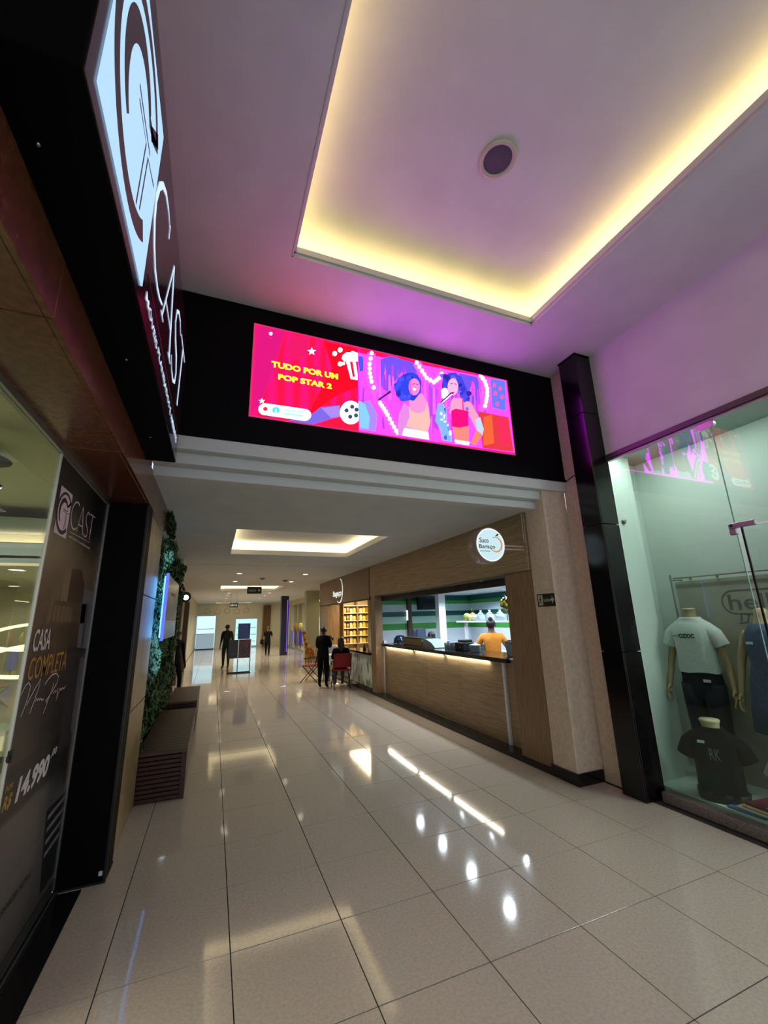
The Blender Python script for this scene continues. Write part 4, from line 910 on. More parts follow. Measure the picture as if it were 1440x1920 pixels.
for y, x in ((1.05, -.5), (2.0, -.46), (2.9, -.47)):
    obj('rivet', MB().lathe([(.006, 0), (.004, -.004)], (x, y, 2.88), 8), 'chrome', sg)

# ================================================================== LEFT SHOP FRONT
fas = sroot('fascia_left', (-.7, 1.7, 2.65), 'brown polished granite fascia over the left shop front')
ys = [YB, -1.9, -.9, .25, 1.45, 2.62, 3.62, 4.35, 4.95]
for a, b in zip(ys[:-1], ys[1:]):
    obj('granite_panel', MB().box(-.572, -.55, a + .002, b - .002, 2.65, 2.92), 'brown_granite', fas, bevel=0.002)
    obj('soffit_panel', MB().box(-.86, -.5725, a + .002, b - .002, 2.65, 2.672), 'brown_granite', fas, bevel=0.002)
struct('fascia_core', MB().box(-.86, -.575, YB, 4.94, 2.674, 2.93), 'black_matte', fas)
# glazing: frame, sliding tracks, two panes
sf = sroot('window_1', (-.85, 1.0, 0), 'aluminium framed glass front of the left shop')
fr = MB().box(-.875, -.835, YB, 3.79, 2.615, 2.65)
obj('head_rail', fr, 'alu', sf)
for k, x in enumerate((-.882, -.857, -.832)):
    obj('track', MB().box(x, x + .008, YB, 3.78, 0.0, .035 - .008 * k), 'alu', sf)
obj('track_bed', MB().box(-.90, -.815, YB, 3.785, 0.0, .012), 'black_matte', sf)
obj('stile', MB().box(-.868, -.838, 3.765, 3.79, .03, 2.615), 'alu', sf)
obj('stile', MB().box(-.860, -.844, 2.652, 2.662, .03, 2.615), mat('stile_pale', (196, 194, 188), .4, .3), sf)
obj('stile', MB().box(-.868, -.838, .60, .625, .03, 2.615), 'alu', sf)
obj('bottom_rail', MB().box(-.864, -.842, 2.662, 3.765, .035, .10), mat('rail_grey', (70, 70, 72), .4, .6), sf)
obj('pane', MB().box(-.856, -.850, 2.662, 3.765, .10, 2.615), 'glass_left', sf)
obj('pane', MB().box(-.856, -.850, .625, 2.642, .04, 2.615), 'glass_left', sf)
obj('pane', MB().box(-.856, -.850, YB + .1, .60, .04, 2.615), 'glass_left', sf)
lk = MB().box(-.838, -.822, 2.615, 2.64, 1.08, 1.13); lk.box(-.836, -.826, 2.60, 2.615, 1.09, 1.11)
obj('lock', lk, 'dark_metal', sf)
struct('threshold', MB().box(-.815, -.682, YB, 3.765, -.002, .004), 'black_floor')

# black end pillar, tan panels behind it
bp = sroot('pillar_black', (-.705, 3.92, 0), 'black clad end pillar of the left shop front')
obj('cladding', MB().box(-.85, -.563, 3.792, 4.05, .008, 2.65), mat('black_laminate', (4, 4, 5), .6, spec=.08), bp, bevel=0.003)
obj('edge_profile', MB().box(-.572, -.556, 3.786, 3.80, .008, 2.64), 'dark_metal', bp)
obj('foot', MB().box(-.848, -.558, 3.788, 4.05, 0, .012), 'black_matte', bp)
obj('door_stop', MB().box(-.60, -.578, 3.782, 3.79, .05, .075), 'white_plastic', bp)
tp = sroot('wall_tan_panels', (-.62, 4.55, 0), 'tan stone panel strip beside the black pillar')
struct('backing', MB().box(-.70, -.612, 4.05, 5.06, 0, 2.65), 'black_matte', tp)
for z0, z1 in ((0.0, .97), (.98, 1.93), (1.94, 2.65)):
    obj('stone_panel', MB().box(-.611, -.585, 4.07, 5.05, z0, z1), 'tan_panel', tp, bevel=0.002)

# ---- poster on the glass
PX = -.8475
po = thing('poster', 'tall dark shop poster with white logo, CASA COMPLETA and a price', 'poster', (PX, 3.21, .10))
pm = bpy.data.materials.new('poster_print'); pm.use_nodes = True
nt = pm.node_tree; b_ = nt.nodes['Principled BSDF']; b_.inputs['Roughness'].default_value = .35
tc_ = nt.nodes.new('ShaderNodeTexCoord'); sp_ = nt.nodes.new('ShaderNodeSeparateXYZ')
mr_ = nt.nodes.new('ShaderNodeMapRange'); mr_.inputs[1].default_value = 0.0; mr_.inputs[2].default_value = 2.6
cr_ = nt.nodes.new('ShaderNodeValToRGB')
for i, (p, c) in enumerate(((0, (64, 56, 56)), (.24, (96, 90, 92)), (.33, (40, 34, 32)), (.5, (52, 44, 42)), (.66, (80, 62, 48)), (.80, (112, 92, 70)), (.87, (60, 50, 40)), (.92, (16, 15, 17)), (1, (11, 11, 14)))):
    el = cr_.color_ramp.elements[i] if i < 2 else cr_.color_ramp.elements.new(p)
    el.position = p; el.color = lin(c)
nz_ = nt.nodes.new('ShaderNodeTexNoise'); nz_.inputs['Scale'].default_value = 2.5
mp_ = nt.nodes.new('ShaderNodeMapping'); mp_.inputs['Scale'].default_value = (1, 2.2, .8)
ml_ = nt.nodes.new('ShaderNodeMath'); ml_.operation = 'MULTIPLY_ADD'; ml_.inputs[1].default_value = .10
nt.links.new(tc_.outputs['Object'], mp_.inputs[0]); nt.links.new(mp_.outputs[0], nz_.inputs['Vector'])
nt.links.new(tc_.outputs['Object'], sp_.inputs[0]); nt.links.new(sp_.outputs[2], mr_.inputs[0])
nt.links.new(nz_.outputs['Fac'], ml_.inputs[0]); nt.links.new(mr_.outputs[0], ml_.inputs[2]); nt.links.new(ml_.outputs[0], cr_.inputs[0])
nt.links.new(cr_.outputs[0], b_.inputs['Base Color'])
sheet = obj('sheet', MB().box(PX - .0015, PX, 2.665, 3.765, .10, 2.612), pm, po)


def on_poster(name, mb, m): return obj(name, mb, m, sheet)


# printed kitchen photograph: pale wall, range hood, cabinets, curtains
pr = MB(); cols = []


def pq(c, pts, d=.0006):
    key = mat('print_%02x%02x%02x' % c, c, .4)
    if key not in cols: cols.append(key)
    pr.poly([(PX + d, y, z) for y, z in pts], cols.index(key))


pq((106, 88, 68), [(2.86, 1.93), (3.02, 1.95), (3.02, 1.70), (2.84, 1.70)], .0005)
pq((128, 108, 82), [(3.02, 2.02), (3.14, 2.02), (3.14, 1.83), (3.02, 1.83)], .0006)
pq((74, 52, 40), [(3.14, 2.03), (3.34, 2.05), (3.46, 1.95), (3.46, 1.82), (3.14, 1.82)], .0007)
pq((86, 68, 52), [(2.92, 1.83), (3.62, 1.83), (3.62, 1.70), (2.90, 1.70)], .0008)
pq((112, 90, 66), [(2.94, 1.80), (3.30, 1.80), (3.30, 1.71), (2.94, 1.71)], .0009)
for k in range(5): pq((70, 52, 40), [(2.98 + k * .075, 1.80), (2.99 + k * .075, 1.80), (2.99 + k * .075, 1.60), (2.98 + k * .075, 1.60)], .0010)
pq((112, 104, 108), [(3.46, 1.94), (3.74, 1.92), (3.76, 1.52), (3.50, 1.54)], .0008)
pq((72, 68, 74), [(3.58, 1.84), (3.63, 1.84), (3.64, 1.54), (3.59, 1.54)], .0010)
pq((48, 40, 38), [(3.30, 1.56), (3.76, 1.52), (3.76, 1.49), (3.30, 1.52)], .0011)
pq((58, 50, 52), [(3.36, 1.50), (3.62, 1.47), (3.64, .90), (3.40, .92)], .0009)
pq((104, 92, 96), [(3.62, 1.47), (3.75, 1.45), (3.755, .70), (3.66, .72)], .0010)
pq((70, 48, 44), [(3.64, .98), (3.70, .97), (3.70, .66), (3.65, .67)], .0012)
pq((30, 26, 25), [(2.667, 1.04), (3.43, 1.03), (3.43, .80), (2.667, .80)], .0012)
pq((30, 28, 33), [(3.38, .62), (3.76, .60), (3.762, .14), (3.50, .14)], .0012)
pq((88, 80, 80), [(2.667, .78), (3.36, .78), (3.36, .50), (2.667, .46)], .0008)
on_poster('photo_print', pr, cols)
on_poster('logo_square', MB().poly([(PX + .001, 2.725, 2.185), (PX + .001, 2.93, 2.185), (PX + .001, 2.93, 2.455), (PX + .001, 2.725, 2.455)]), 'pink_print')
on_poster('logo_mark', g_logo((PX + .0016, 2.835, 2.32), .34), mat('logo_ink', (30, 26, 28), .5))
lt = MB(); q = .36
def plet(path, w): stroke([(2.955 + (a - 1.62) * q, 2.265 + (b - 3.21) * q) for a, b in path], [x * q for x in w] if isinstance(w, list) else w * q, (PX + .0016, 0, 0), Y3, Z3, lt)
plet([(1.99, 3.26), (1.88, 3.21), (1.78, 3.225), (1.70, 3.28), (1.64, 3.36), (1.62, 3.45), (1.65, 3.55), (1.71, 3.63), (1.80, 3.685), (1.90, 3.70), (1.99, 3.66)], .028)
plet([(2.03, 3.21), (2.20, 3.70)], .02); plet([(2.20, 3.70), (2.38, 3.21)], .034); plet([(2.09, 3.35), (2.33, 3.35)], .02)
plet([(2.44, 3.26), (2.55, 3.21), (2.66, 3.25), (2.66, 3.36), (2.50, 3.48), (2.46, 3.60), (2.55, 3.69), (2.66, 3.65)], .03)
plet([(2.86, 3.21), (2.86, 3.69)], .034); plet([(2.70, 3.69), (3.02, 3.69)], .022)
on_poster('brand_letters', lt, 'pink_print')
on_poster('brand_rule', MB().poly([(PX + .0016, 2.985, 2.238), (PX + .0016, 3.43, 2.248), (PX + .0016, 3.43, 2.251), (PX + .0016, 2.985, 2.241)]), 'pink_print')
on_poster('brand_tagline', text_mb('MÓVEIS PLANEJADOS', (PX + .0016, 2.985, 2.20), Y3, Z3, .46, .02, bold=.01), 'pink_print')
on_poster('headline', text_mb('CASA', (PX + .0018, 2.715, 1.56), Y3, Z3, .245, .112, bold=.012, shear=.05), 'white_print')
on_poster('headline', text_mb('COMPLETA', (PX + .0018, 2.715, 1.42), Y3, Z3, .60, .112, bold=.006, shear=.05), 'gold')
sgn = MB()
for path in ([(2.67, 1.36), (2.71, 1.40), (2.745, 1.412), (2.78, 1.39), (2.77, 1.34), (2.745, 1.29), (2.72, 1.255)], [(2.77, 1.30), (2.80, 1.33), (2.85, 1.37), (2.91, 1.41), (2.905, 1.375), (2.87, 1.31), (2.83, 1.25)],
             [(2.88, 1.30), (2.90, 1.315), (2.915, 1.30), (2.93, 1.31), (2.945, 1.297), (2.96, 1.305), (2.985, 1.29), (3.01, 1.295)], [(2.99, 1.37), (3.03, 1.395), (3.09, 1.412), (3.16, 1.412), (3.205, 1.39), (3.20, 1.36), (3.15, 1.325), (3.08, 1.29), (3.04, 1.28), (3.06, 1.27), (3.09, 1.28)],
             [(3.14, 1.36), (3.11, 1.31), (3.04, 1.215)], [(3.15, 1.30), (3.18, 1.315), (3.20, 1.30), (3.23, 1.32), (3.235, 1.28), (3.225, 1.25), (3.25, 1.29), (3.28, 1.312), (3.30, 1.30), (3.32, 1.312), (3.35, 1.30), (3.38, 1.315)]):
    stroke(path, .006, (PX + .0018, 0, 0), Y3, Z3, sgn)
on_poster('signature', sgn, 'white_print')
on_poster('price_prefix', text_mb('POR', (PX + .0018, 2.69, .935), Y3, Z3, .085, .025, bold=.02, shear=.2), 'gold')
on_poster('price_prefix', text_mb('R$', (PX + .0018, 2.69, .845), Y3, Z3, .10, .07, bold=.03, shear=.2), 'gold')
on_poster('price', text_mb('14.990', (PX + .0018, 2.835, .84), Y3, Z3, .45, .115, bold=.045, shear=.15), 'white_print')
on_poster('price_cents', text_mb(',00', (PX + .0018, 3.30, .92), Y3, Z3, .10, .045, bold=.02, shear=.15), 'white_print')
on_poster('phone_number', text_mb('99408-9791', (PX + .0018, 2.90, .335), Y3, Z3, .36, .042, bold=.01), mat('dark_ink', (36, 28, 18), .5))
for k in range(4):
    on_poster('small_print', MB().poly([(PX + .0018, 3.43 + k * .012, .55 - k * .07), (PX + .0018, 3.74, .56 - k * .07), (PX + .0018, 3.74, .585 - k * .07), (PX + .0018, 3.43 + k * .012, .575 - k * .07)]), mat('grey_print', (120, 112, 116), .5))

# ---- interior of the left shop seen through the glass
rm = struct('wall_left_shop', MB().box(-6.2, -6.1, -3.0, 9.0, 0, 2.95).box(-6.1, -.90, 8.9, 9.0, 0, 2.95).box(-.93, -.88, 4.0, 8.9, 0, 2.95), mat('shop_cream', (186, 182, 156), .7))
struct('ceiling_left_shop', MB().box(-6.2, -.88, -3.0, 9.0, 2.86, 2.94), mat('shop_ceiling', (192, 188, 164), .7))
struct('floor_left_shop', MB().box(-6.2, -.90, -3.0, 9.0, -.003, .008), mat('shop_floor', (170, 178, 150), .15))
struct('beam_left_shop', MB().box(-6.1, -1.45, 3.15, 3.45, 2.66, 2.86), mat('shop_ceiling', (192, 188, 164), .7))
bd = thing('display_bulkhead', 'hanging bulkhead with teal glass band inside the left shop', 'bulkhead', (-2.6, 5.0, 2.26))
obj('upper_band', MB().box(-5.6, -.95, 5.0, 5.06, 2.56, 2.74), mat('bulkhead_grey', (150, 168, 164), .3), bd)
obj('cream_band', MB().box(-5.6, -.95, 4.985, 5.06, 2.49, 2.56), mat('bulkhead_cream', (222, 214, 176), .5), bd)
obj('light_line', MB().box(-5.6, -.95, 4.975, 4.985, 2.485, 2.497), emis('warm_line', (255, 236, 190), 1.1), bd)
obj('glass_band', MB().box(-5.6, -.95, 5.0, 5.03, 2.285, 2.485), mat('teal_glass', (46, 92, 104), .1), bd)
obj('light_line', MB().box(-5.6, -.95, 4.975, 4.99, 2.26, 2.285), emis('warm_line', (255, 236, 190), 1.1), bd)
obj('lower_ceiling', MB().box(-5.6, -.95, 5.0, 8.85, 2.335, 2.36), mat('shop_ceiling', (192, 188, 164), .7), bd)
for k, (x, y, z, lb) in enumerate(((-2.05, 6.9, 1.58, 'upper'), (-1.85, 6.3, 1.32, 'lower'))):
    t = thing('ring_pendant', f'{lb} of two oval ring pendant lamps glowing inside the left shop', 'pendant lamp', (x, y, z), 'ring pendants')
    ring = [(x + .62 * math.cos(a), y + .38 * math.sin(a), z + .16 * math.sin(a)) for a in [2 * math.pi * i / 32 for i in range(33)]]
    obj('ring', MB().tube(ring, .022, 6, caps=False), emis('ring_glow', (255, 240, 190), 3.2), t)
    obj('cable', MB().tube([(x, y + .38, z + .18), (x, y, 2.86)], .004, 5).tube([(x, y - .38, z - .14), (x, y, 2.86)], .004, 5), 'dark_metal', t)
t = thing('track_spotlight', 'black ceiling spotlight with disc base inside the left shop', 'spotlight', (-1.27, 2.93, 2.55))
obj('canopy', MB().lathe([(.002, 0), (.10, -.004), (.12, -.018), (.118, -.028), (.02, -.03)], (-1.30, 2.95, 2.66), 20), 'black_matte', t, smooth=True)
obj('arm', MB().tube([(-1.30, 2.95, 2.63), (-1.30, 2.95, 2.54), (-1.31, 2.95, 2.50)], .022, 8), 'black_matte', t)
hd = MB().tube([(-1.36, 2.92, 2.56), (-1.30, 2.96, 2.50), (-1.255, 2.99, 2.455)], [.035, .05, .062], 12)
obj('head', hd, 'black_matte', t)
obj('lamp', MB().tube([(-1.2555, 2.99, 2.456), (-1.253, 2.992, 2.453)], .05, 12), emis('spot_lamp_glow', (230, 255, 250), 6.0), t)
for k in range(2):
    downlight(-2.15 - .85 * k, 6.0 + k * 2.4, 2.333, ('nearer', 'farther')[k] + ' slim downlight inside the left shop behind the bulkhead', 14, (1, .94, .7), .09, 'left shop downlights')
area_light('shop_panel_light', (-3.2, 3.0, 2.65), 3.0, 2.8, 210, (1.0, .95, .78), (0, 0, 0))
t = thing('display_table', 'round glass table inside the left shop', 'table', (-2.2, 5.2, 0))
obj('top', MB().lathe([(.001, .74), (.52, .74), (.53, .755), (.52, .77), (.001, .77)], (-2.2, 5.2, 0), 28), mat('table_glass', (120, 150, 140), .08), t)
obj('leg', MB().lathe([(.26, 0), (.24, .03), (.05, .08), (.045, .70), (.20, .74)], (-2.2, 5.2, 0), 18), 'chrome', t, smooth=True)
for k, (dx, dy) in enumerate(((-.05, -.62), (.55, .1), (-.6, .2))):
    ch = thing('dining_chair', ('dark chair at the table nearest the shop glass', 'dark chair on the poster side of the table', 'dark chair on the inner side of the table')[k] + ' inside the left shop', 'chair', (-2.2 + dx, 5.2 + dy, 0), 'chairs in the left shop')
    cx, cy = -2.2 + dx, 5.2 + dy
    obj('seat', MB().box(cx - .22, cx + .22, cy - .22, cy + .22, .43, .48), 'cloth_black', ch, bevel=.02)
    n_ = Vector((dx, dy, 0)).normalized(); s_ = Vector((-n_.y, n_.x, 0))
    rings = []
    for zz, off in ((.46, .20), (.62, .25), (.80, .27), (.90, .25)):
        c_ = Vector((cx, cy, zz)) + n_ * off
        rings.append([c_ + s_ * .2 - n_ * .02, c_ + s_ * .2 + n_ * .02, c_ + n_ * .05, c_ - s_ * .2 + n_ * .02, c_ - s_ * .2 - n_ * .02, c_ + n_ * .02])
    obj('backrest', MB().loft(rings), 'cloth_black', ch)
    for ax in (-1, 1):
        for ay in (-1, 1):
            obj('leg', MB().tube([(cx + ax * .18, cy + ay * .18, .44), (cx + ax * .22, cy + ay * .22, 0)], [.018, .012], 6), 'dark_metal', ch)

# ================================================================== GREEN WALL, BOARD, BENCHES
gw = thing('vertical_garden', 'dense dark green artificial plant wall with a lit board on it', 'plant wall', (-.66, 6.9, .40))
obj('backing', MB().box(-.78, -.70, 5.07, 8.85, .02, 2.66), mat('backing_green', (14, 26, 12), .9), gw)


def leaf(mb, c, n, s, r):
    n = n.normalized(); t = n.cross(Vector((r.uniform(-1, 1), r.uniform(-1, 1), r.uniform(-1, 1)))).normalized(); w = n.cross(t)
    c = Vector(c)
    mb.poly([c - t * s, c + w * s * .45 + n * s * .12, c + t * s, c - w * s * .45 + n * s * .12])


lf = MB(); r_ = random.Random(3)
for k in range(15000):
    y = 5.06 + 3.82 * r_.random() ** 1.15; z = .46 + r_.random() * 2.24
    lump = .045 * math.sin(y * 5.1 + z * 3.3) + .03 * math.sin(z * 9.7 - y * 3.0)
    x = -.66 + lump + r_.uniform(-.05, .05) + (.035 if z > 2.45 else 0)
    leaf(lf, (x, y, z), Vector((1, r_.uniform(-.9, .7), r_.uniform(-.5, .9))), r_.uniform(.022, .048), r_)
for k in range(700):   # sprigs that hang over the fascia end
    y = 4.62 + .6 * r_.random(); z = 2.68 + r_.random() * .2
    leaf(lf, (-.535 + r_.uniform(-.03, .03), y + .35, z), Vector((1, r_.uniform(-1, 1), r_.uniform(-.3, .8))), r_.uniform(.02, .045), r_)
fo = obj('foliage', lf, 'leaf_dark', gw); fo['kind'] = 'stuff'
bo = thing('light_board', 'thin board glowing blue at its edge on the green plant wall', 'sign', (-.50, 5.75, 1.50))
obj('panel', MB().box(-.50, -.475, 5.02, 6.45, 1.52, 2.20), mat('board_face', (120, 132, 150), .25), bo, bevel=.004)
obj('glow_strip', MB().box(-.52, -.506, 5.05, 6.42, 1.54, 2.18), emis('blue_glow', (90, 175, 255), 3.0), bo)
area_light('board_glow', (-.53, 5.74, 1.86), 1.4, .66, 10, (.35, .68, 1.0), (0, math.pi / 2, 0), bo)
obj('near_edge', MB().box(-.502, -.472, 5.005, 5.02, 1.51, 2.21), emis('violet_edge', (110, 120, 255), 1.1), bo)
for y_ in (5.4, 6.1): obj('strut', MB().box(-.70, -.56, y_, y_ + .04, 1.80, 1.84), 'dark_metal', bo)
obj('print', MB().box(-.4745, -.4735, 5.2, 6.3, 1.72, 1.735).box(-.4745, -.4735, 5.4, 6.1, 2.0, 2.03), mat('board_print', (170, 70, 60), .4), bo)

def bench(label, y0, y1, h=.45):
    b = thing('bench', label, 'bench', (-.39, (y0 + y1) / 2, 0), 'slatted wooden benches')
    obj('carcass', MB().box(-.55, -.18, y0 + .03, y1 - .03, 0.0, h - .035), 'black_matte', b)
    n = 10
    for k in range(n):
        z0 = .012 + k * (h - .05) / n
        obj('end_slat', MB().box(-.605, -.20, y0, y0 + .03, z0, z0 + (h - .05) / n - .007), 'dark_wood', b, bevel=.003)
        obj('front_slat', MB().box(-.18, -.155, y0 + .03, y1, z0, z0 + (h - .05) / n - .007), 'dark_wood', b, bevel=.003)
    obj('corner_post', MB().box(-.20, -.155, y0 - .002, y0 + .03, .0, h - .03), 'dark_wood', b)
    m = max(4, int((y1 - y0) / .11))
    for k in range(m):
        a = y0 + (y1 - y0) * k / m; c = y0 + (y1 - y0) * (k + 1) / m
        obj('seat_slat', MB().box(-.61, -.15, a + .002, c - .002, h - .035, h), 'bench_top', b, bevel=.004)
    return b


bench('slatted dark wood bench in front of the green wall, nearer one', 5.08, 7.30)
bench('slatted dark wood bench in front of the green wall, farther one', 7.95, 9.70)
obj_ = tag(obj('planter_box', MB().box(-.60, -.18, 7.36, 7.9, 0, .30).box(-.62, -.16, 7.34, 7.36, 0, .34).box(-.62, -.16, 7.90, 7.92, 0, .34).box(-.18, -.16, 7.36, 7.9, 0, .34), 'black_matte'), 'low black box between the two wooden benches', 'box')

# ================================================================== FIGURES
def skin_mesh(verts, edges, radii, root=0, sub=1):
    me = bpy.data.meshes.new('skeleton'); me.from_pydata(verts, edges, [])
    ob = bpy.data.objects.new('skeleton', me); COL.objects.link(ob)
    md = ob.modifiers.new('skin', 'SKIN'); md.use_smooth_shade = True; md.branch_smoothing = 0.3
    for i, sv in enumerate(me.skin_vertices[0].data):
        r = radii[i]; sv.radius = r if isinstance(r, tuple) else (r, r); sv.use_root = (i == root)
    if sub:
        sb = ob.modifiers.new('sub', 'SUBSURF'); sb.levels = sub; sb.render_levels = sub
    dg = bpy.context.evaluated_depsgraph_get()
    out = bpy.data.meshes.new_from_object(ob.evaluated_get(dg))
    bpy.data.objects.remove(ob); bpy.data.meshes.remove(me)
    return out


class Skel:
    def __init__(s): s.v = []; s.e = []; s.r = []; s.n = {}

    def add(s, name, p, r, frm=None):
        s.n[name] = len(s.v); s.v.append(tuple(p)); s.r.append(r)
        if frm is not None: s.e.append((s.n[frm], s.n[name]))
        return Vector(p)


def hand(sk, wrist, d, palm_n, side, name, k=1.0):
    """palm and five separate bent fingers; d = direction of the hand, palm_n = back of hand normal"""
    d = Vector(d).normalized(); pn = Vector(palm_n); pn = (pn - d * pn.dot(d)).normalized(); w = d.cross(pn).normalized() * side
    W = Vector(wrist)
    pc = sk.add(name + 'palm', W + d * .05 * k, (.026 * k, .015 * k), name)
    kn = sk.add(name + 'kn', W + d * .085 * k, (.032 * k, .013 * k), name + 'palm')
    for i, (off, ln) in enumerate(((-.028, .070), (-.010, .080), (.009, .074), (.027, .056))):
        a = W + d * .105 * k + w * off * k
        sk.add(f'{name}f{i}a', a, .0095 * k, name + 'kn')
        sk.add(f'{name}f{i}b', a + d * ln * .5 * k - pn * .008 * k, .0085 * k, f'{name}f{i}a')
        sk.add(f'{name}f{i}c', a + d * ln * .95 * k - pn * .024 * k, .007 * k, f'{name}f{i}b')
    sk.add(name + 'ta', W + d * .045 * k - w * .034 * k - pn * .006 * k, .011 * k, name + 'palm')
    sk.add(name + 'tb', W + d * .085 * k - w * .048 * k - pn * .016 * k, .0085 * k, name + 'ta')


def figure(name, label, loc, heading, H=1.68, pose=None, zones=None, hair='hair', longhair=False, cat='person', group=None, build=1.0, mats=('skin',), bun=False):
    """standing or seated person facing local +Y; zones(x, y, z) -> material slot"""
    P = dict(pel=(0, 0, .93), spi=(0, 0, 1.10), che=(0, .0, 1.28), nec=(0, -.005, 1.44), hb=(0, .012, 1.505), hc=(0, .022, 1.585), ht=(0, .012, 1.645),
             shL=(-.165, -.005, 1.385), elL=(-.215, -.03, 1.12), wrL=(-.225, .05, .89), shR=(.165, -.005, 1.385), elR=(.215, -.03, 1.12), wrR=(.225, .05, .89),
             hiL=(-.085, 0, .87), knL=(-.095, .02, .48), anL=(-.10, -.02, .085), toL=(-.11, .13, .03), hiR=(.085, 0, .87), knR=(.095, .02, .48), anR=(.10, -.02, .085), toR=(.11, .13, .03))
    if pose: P.update(pose)
    k = H / 1.70
    P = {a: Vector(b) * k for a, b in P.items()}
    sk = Skel(); B = build * k
    sk.add('pel', P['pel'], (.145 * B, .10 * B)); sk.add('spi', P['spi'], (.125 * B, .088 * B), 'pel'); sk.add('che', P['che'], (.145 * B, .10 * B), 'spi')
    sk.add('nec', P['nec'], (.058 * k, .056 * k), 'che'); sk.add('hb', P['hb'], (.06 * k, .068 * k), 'nec'); sk.add('hc', P['hc'], (.076 * k, .092 * k), 'hb'); sk.add('ht', P['ht'], (.055 * k, .07 * k), 'hc')
    for s_ in 'LR':
        sk.add('sh' + s_, P['sh' + s_], .062 * B, 'che'); sk.add('el' + s_, P['el' + s_], .042 * B, 'sh' + s_); sk.add('wr' + s_, P['wr' + s_], .027 * k, 'el' + s_)
        dd = P['wr' + s_] - P['el' + s_]
        hand(sk, P['wr' + s_], dd, Vector((-1 if s_ == 'L' else 1, 0, 0.1)), -1 if s_ == 'L' else 1, 'wr' + s_, k)
        sk.add('hi' + s_, P['hi' + s_], .09 * B, 'pel'); sk.add('kn' + s_, P['kn' + s_], .058 * B, 'hi' + s_); sk.add('an' + s_, P['an' + s_], .042 * k, 'kn' + s_); sk.add('to' + s_, P['to' + s_], (.042 * k, .03 * k), 'an' + s_)
    me = skin_mesh(sk.v, sk.e, sk.r)
    for m in mats: me.materials.append(M[m] if isinstance(m, str) else m)
    if zones:
        for p in me.polygons:
            c = p.center / k
            p.material_index = zones(c.x, c.y, c.z)
    zmin = min(v.co.z for v in me.vertices)
    for v in me.vertices: v.co.z -= min(zmin, 0.0) if zmin < 0 else 0
    root = thing(name, label, cat, loc, group); root.rotation_euler = (0, 0, heading)
    b = link('body', me, root)
    hc = P['hc']; hb = P['hb']
    if hair:
        hm = MB()
        hm.ball(hc + Vector((0, -.018, .018)) * k, (.088 * k, .100 * k, .092 * k), 14, 8)
        if longhair: hm.loft([[hc + Vector((.085 * math.cos(a) * w, -.05 + .05 * math.sin(a) - dy, z)) * k for a in [2 * math.pi * q / 12 for q in range(12)]] for w, dy, z in ((1.0, .0, .03), (1.05, .01, -.05), (1.05, .02, -.14), (.85, .03, -.24), (.5, .03, -.29))])
        if bun: hm.ball(hc + Vector((0, -.06, .10)) * k, .045 * k, 10, 6)
        h = obj('hair', hm, hair, root, smooth=True, local=True)
    fm = MB()
    for sx in (-1, 1):
        fm.ball(hc + Vector((sx * .030, .088, .010)) * k, .010 * k, 8, 5, 1)
        fm.ball(hc + Vector((sx * .082, .0, -.005)) * k, (.012 * k, .02 * k, .03 * k), 8, 5, 0)
    fm.ball(hc + Vector((0, .104, -.020)) * k, (.012 * k, .018 * k, .022 * k), 8, 5, 0)
    fm.ball(hc + Vector((0, .088, -.052)) * k, (.024 * k, .010 * k, .007 * k), 8, 5, 2)
    obj('face_features', fm, [mats[0], mat('eye_dark', (20, 16, 14), .3), mat('lips', (120, 60, 56), .5)], root, smooth=True, local=True)
    return root


def ring_ell(c, a, b, n=24, p=2.4):
    """super-ellipse ring in the XY plane"""
    R = []
    for i in range(n):
        t = 2 * math.pi * i / n; ct, st_ = math.cos(t), math.sin(t)
        R.append(Vector((c[0] + a * math.copysign(abs(ct) ** (2 / p), ct), c[1] + b * math.copysign(abs(st_) ** (2 / p), st_), c[2])))
    return R


# ================================================================== CLOTHES SHOP ON THE RIGHT
GX = 3.97
shop = sroot('window_2', (GX, 1.0, 0), 'frameless glass front of the clothes shop')
obj('transom', MB().box(3.93, 4.01, YB, 3.055, 3.315, 3.37), mat('transom_grey', (82, 76, 74), .35, .5), shop, bevel=.004)
obj('transom_channel', MB().box(3.95, 3.995, YB, 3.055, 3.295, 3.315), 'alu', shop)
obj('fixed_pane', MB().box(GX, GX + .010, 2.012, 3.05, .085, 3.296), 'glass', shop)
obj('overhead_pane', MB().box(GX, GX + .010, .98, 2.006, 2.335, 3.296), 'glass', shop)
obj('door_pane', MB().box(GX, GX + .010, .98, 1.975, .03, 2.325), 'glass', shop)
obj('door_edge', MB().box(GX + .001, GX + .012, 1.962, 1.975, .03, 2.325), mat('edge_seal', (8, 18, 18), .3), shop)
obj('pane_edge', MB().box(GX + .001, GX + .009, 2.006, 2.012, .085, 3.296), mat('glass_edge', (120, 170, 150), .1), shop)
obj('fixed_pane', MB().box(GX, GX + .010, YB, .97, .085, 3.296), 'glass', shop)
STEEL = mat('satin_steel', (186, 170, 176), .35, .85)


def patch(name, y0, y1, z0, z1):
    pts = []
    r = min(y1 - y0, z1 - z0) / 2
    for cy, a0 in ((y1 - r, -90), (y0 + r, 90)):
        for k in range(7):
            a = math.radians(a0 + 180 * k / 6); pts.append((GX - .014, cy + r * math.cos(a), (z0 + z1) / 2 + r * math.sin(a)))
    obj(name, MB().prism(pts, (.038, 0, 0)), STEEL, shop)


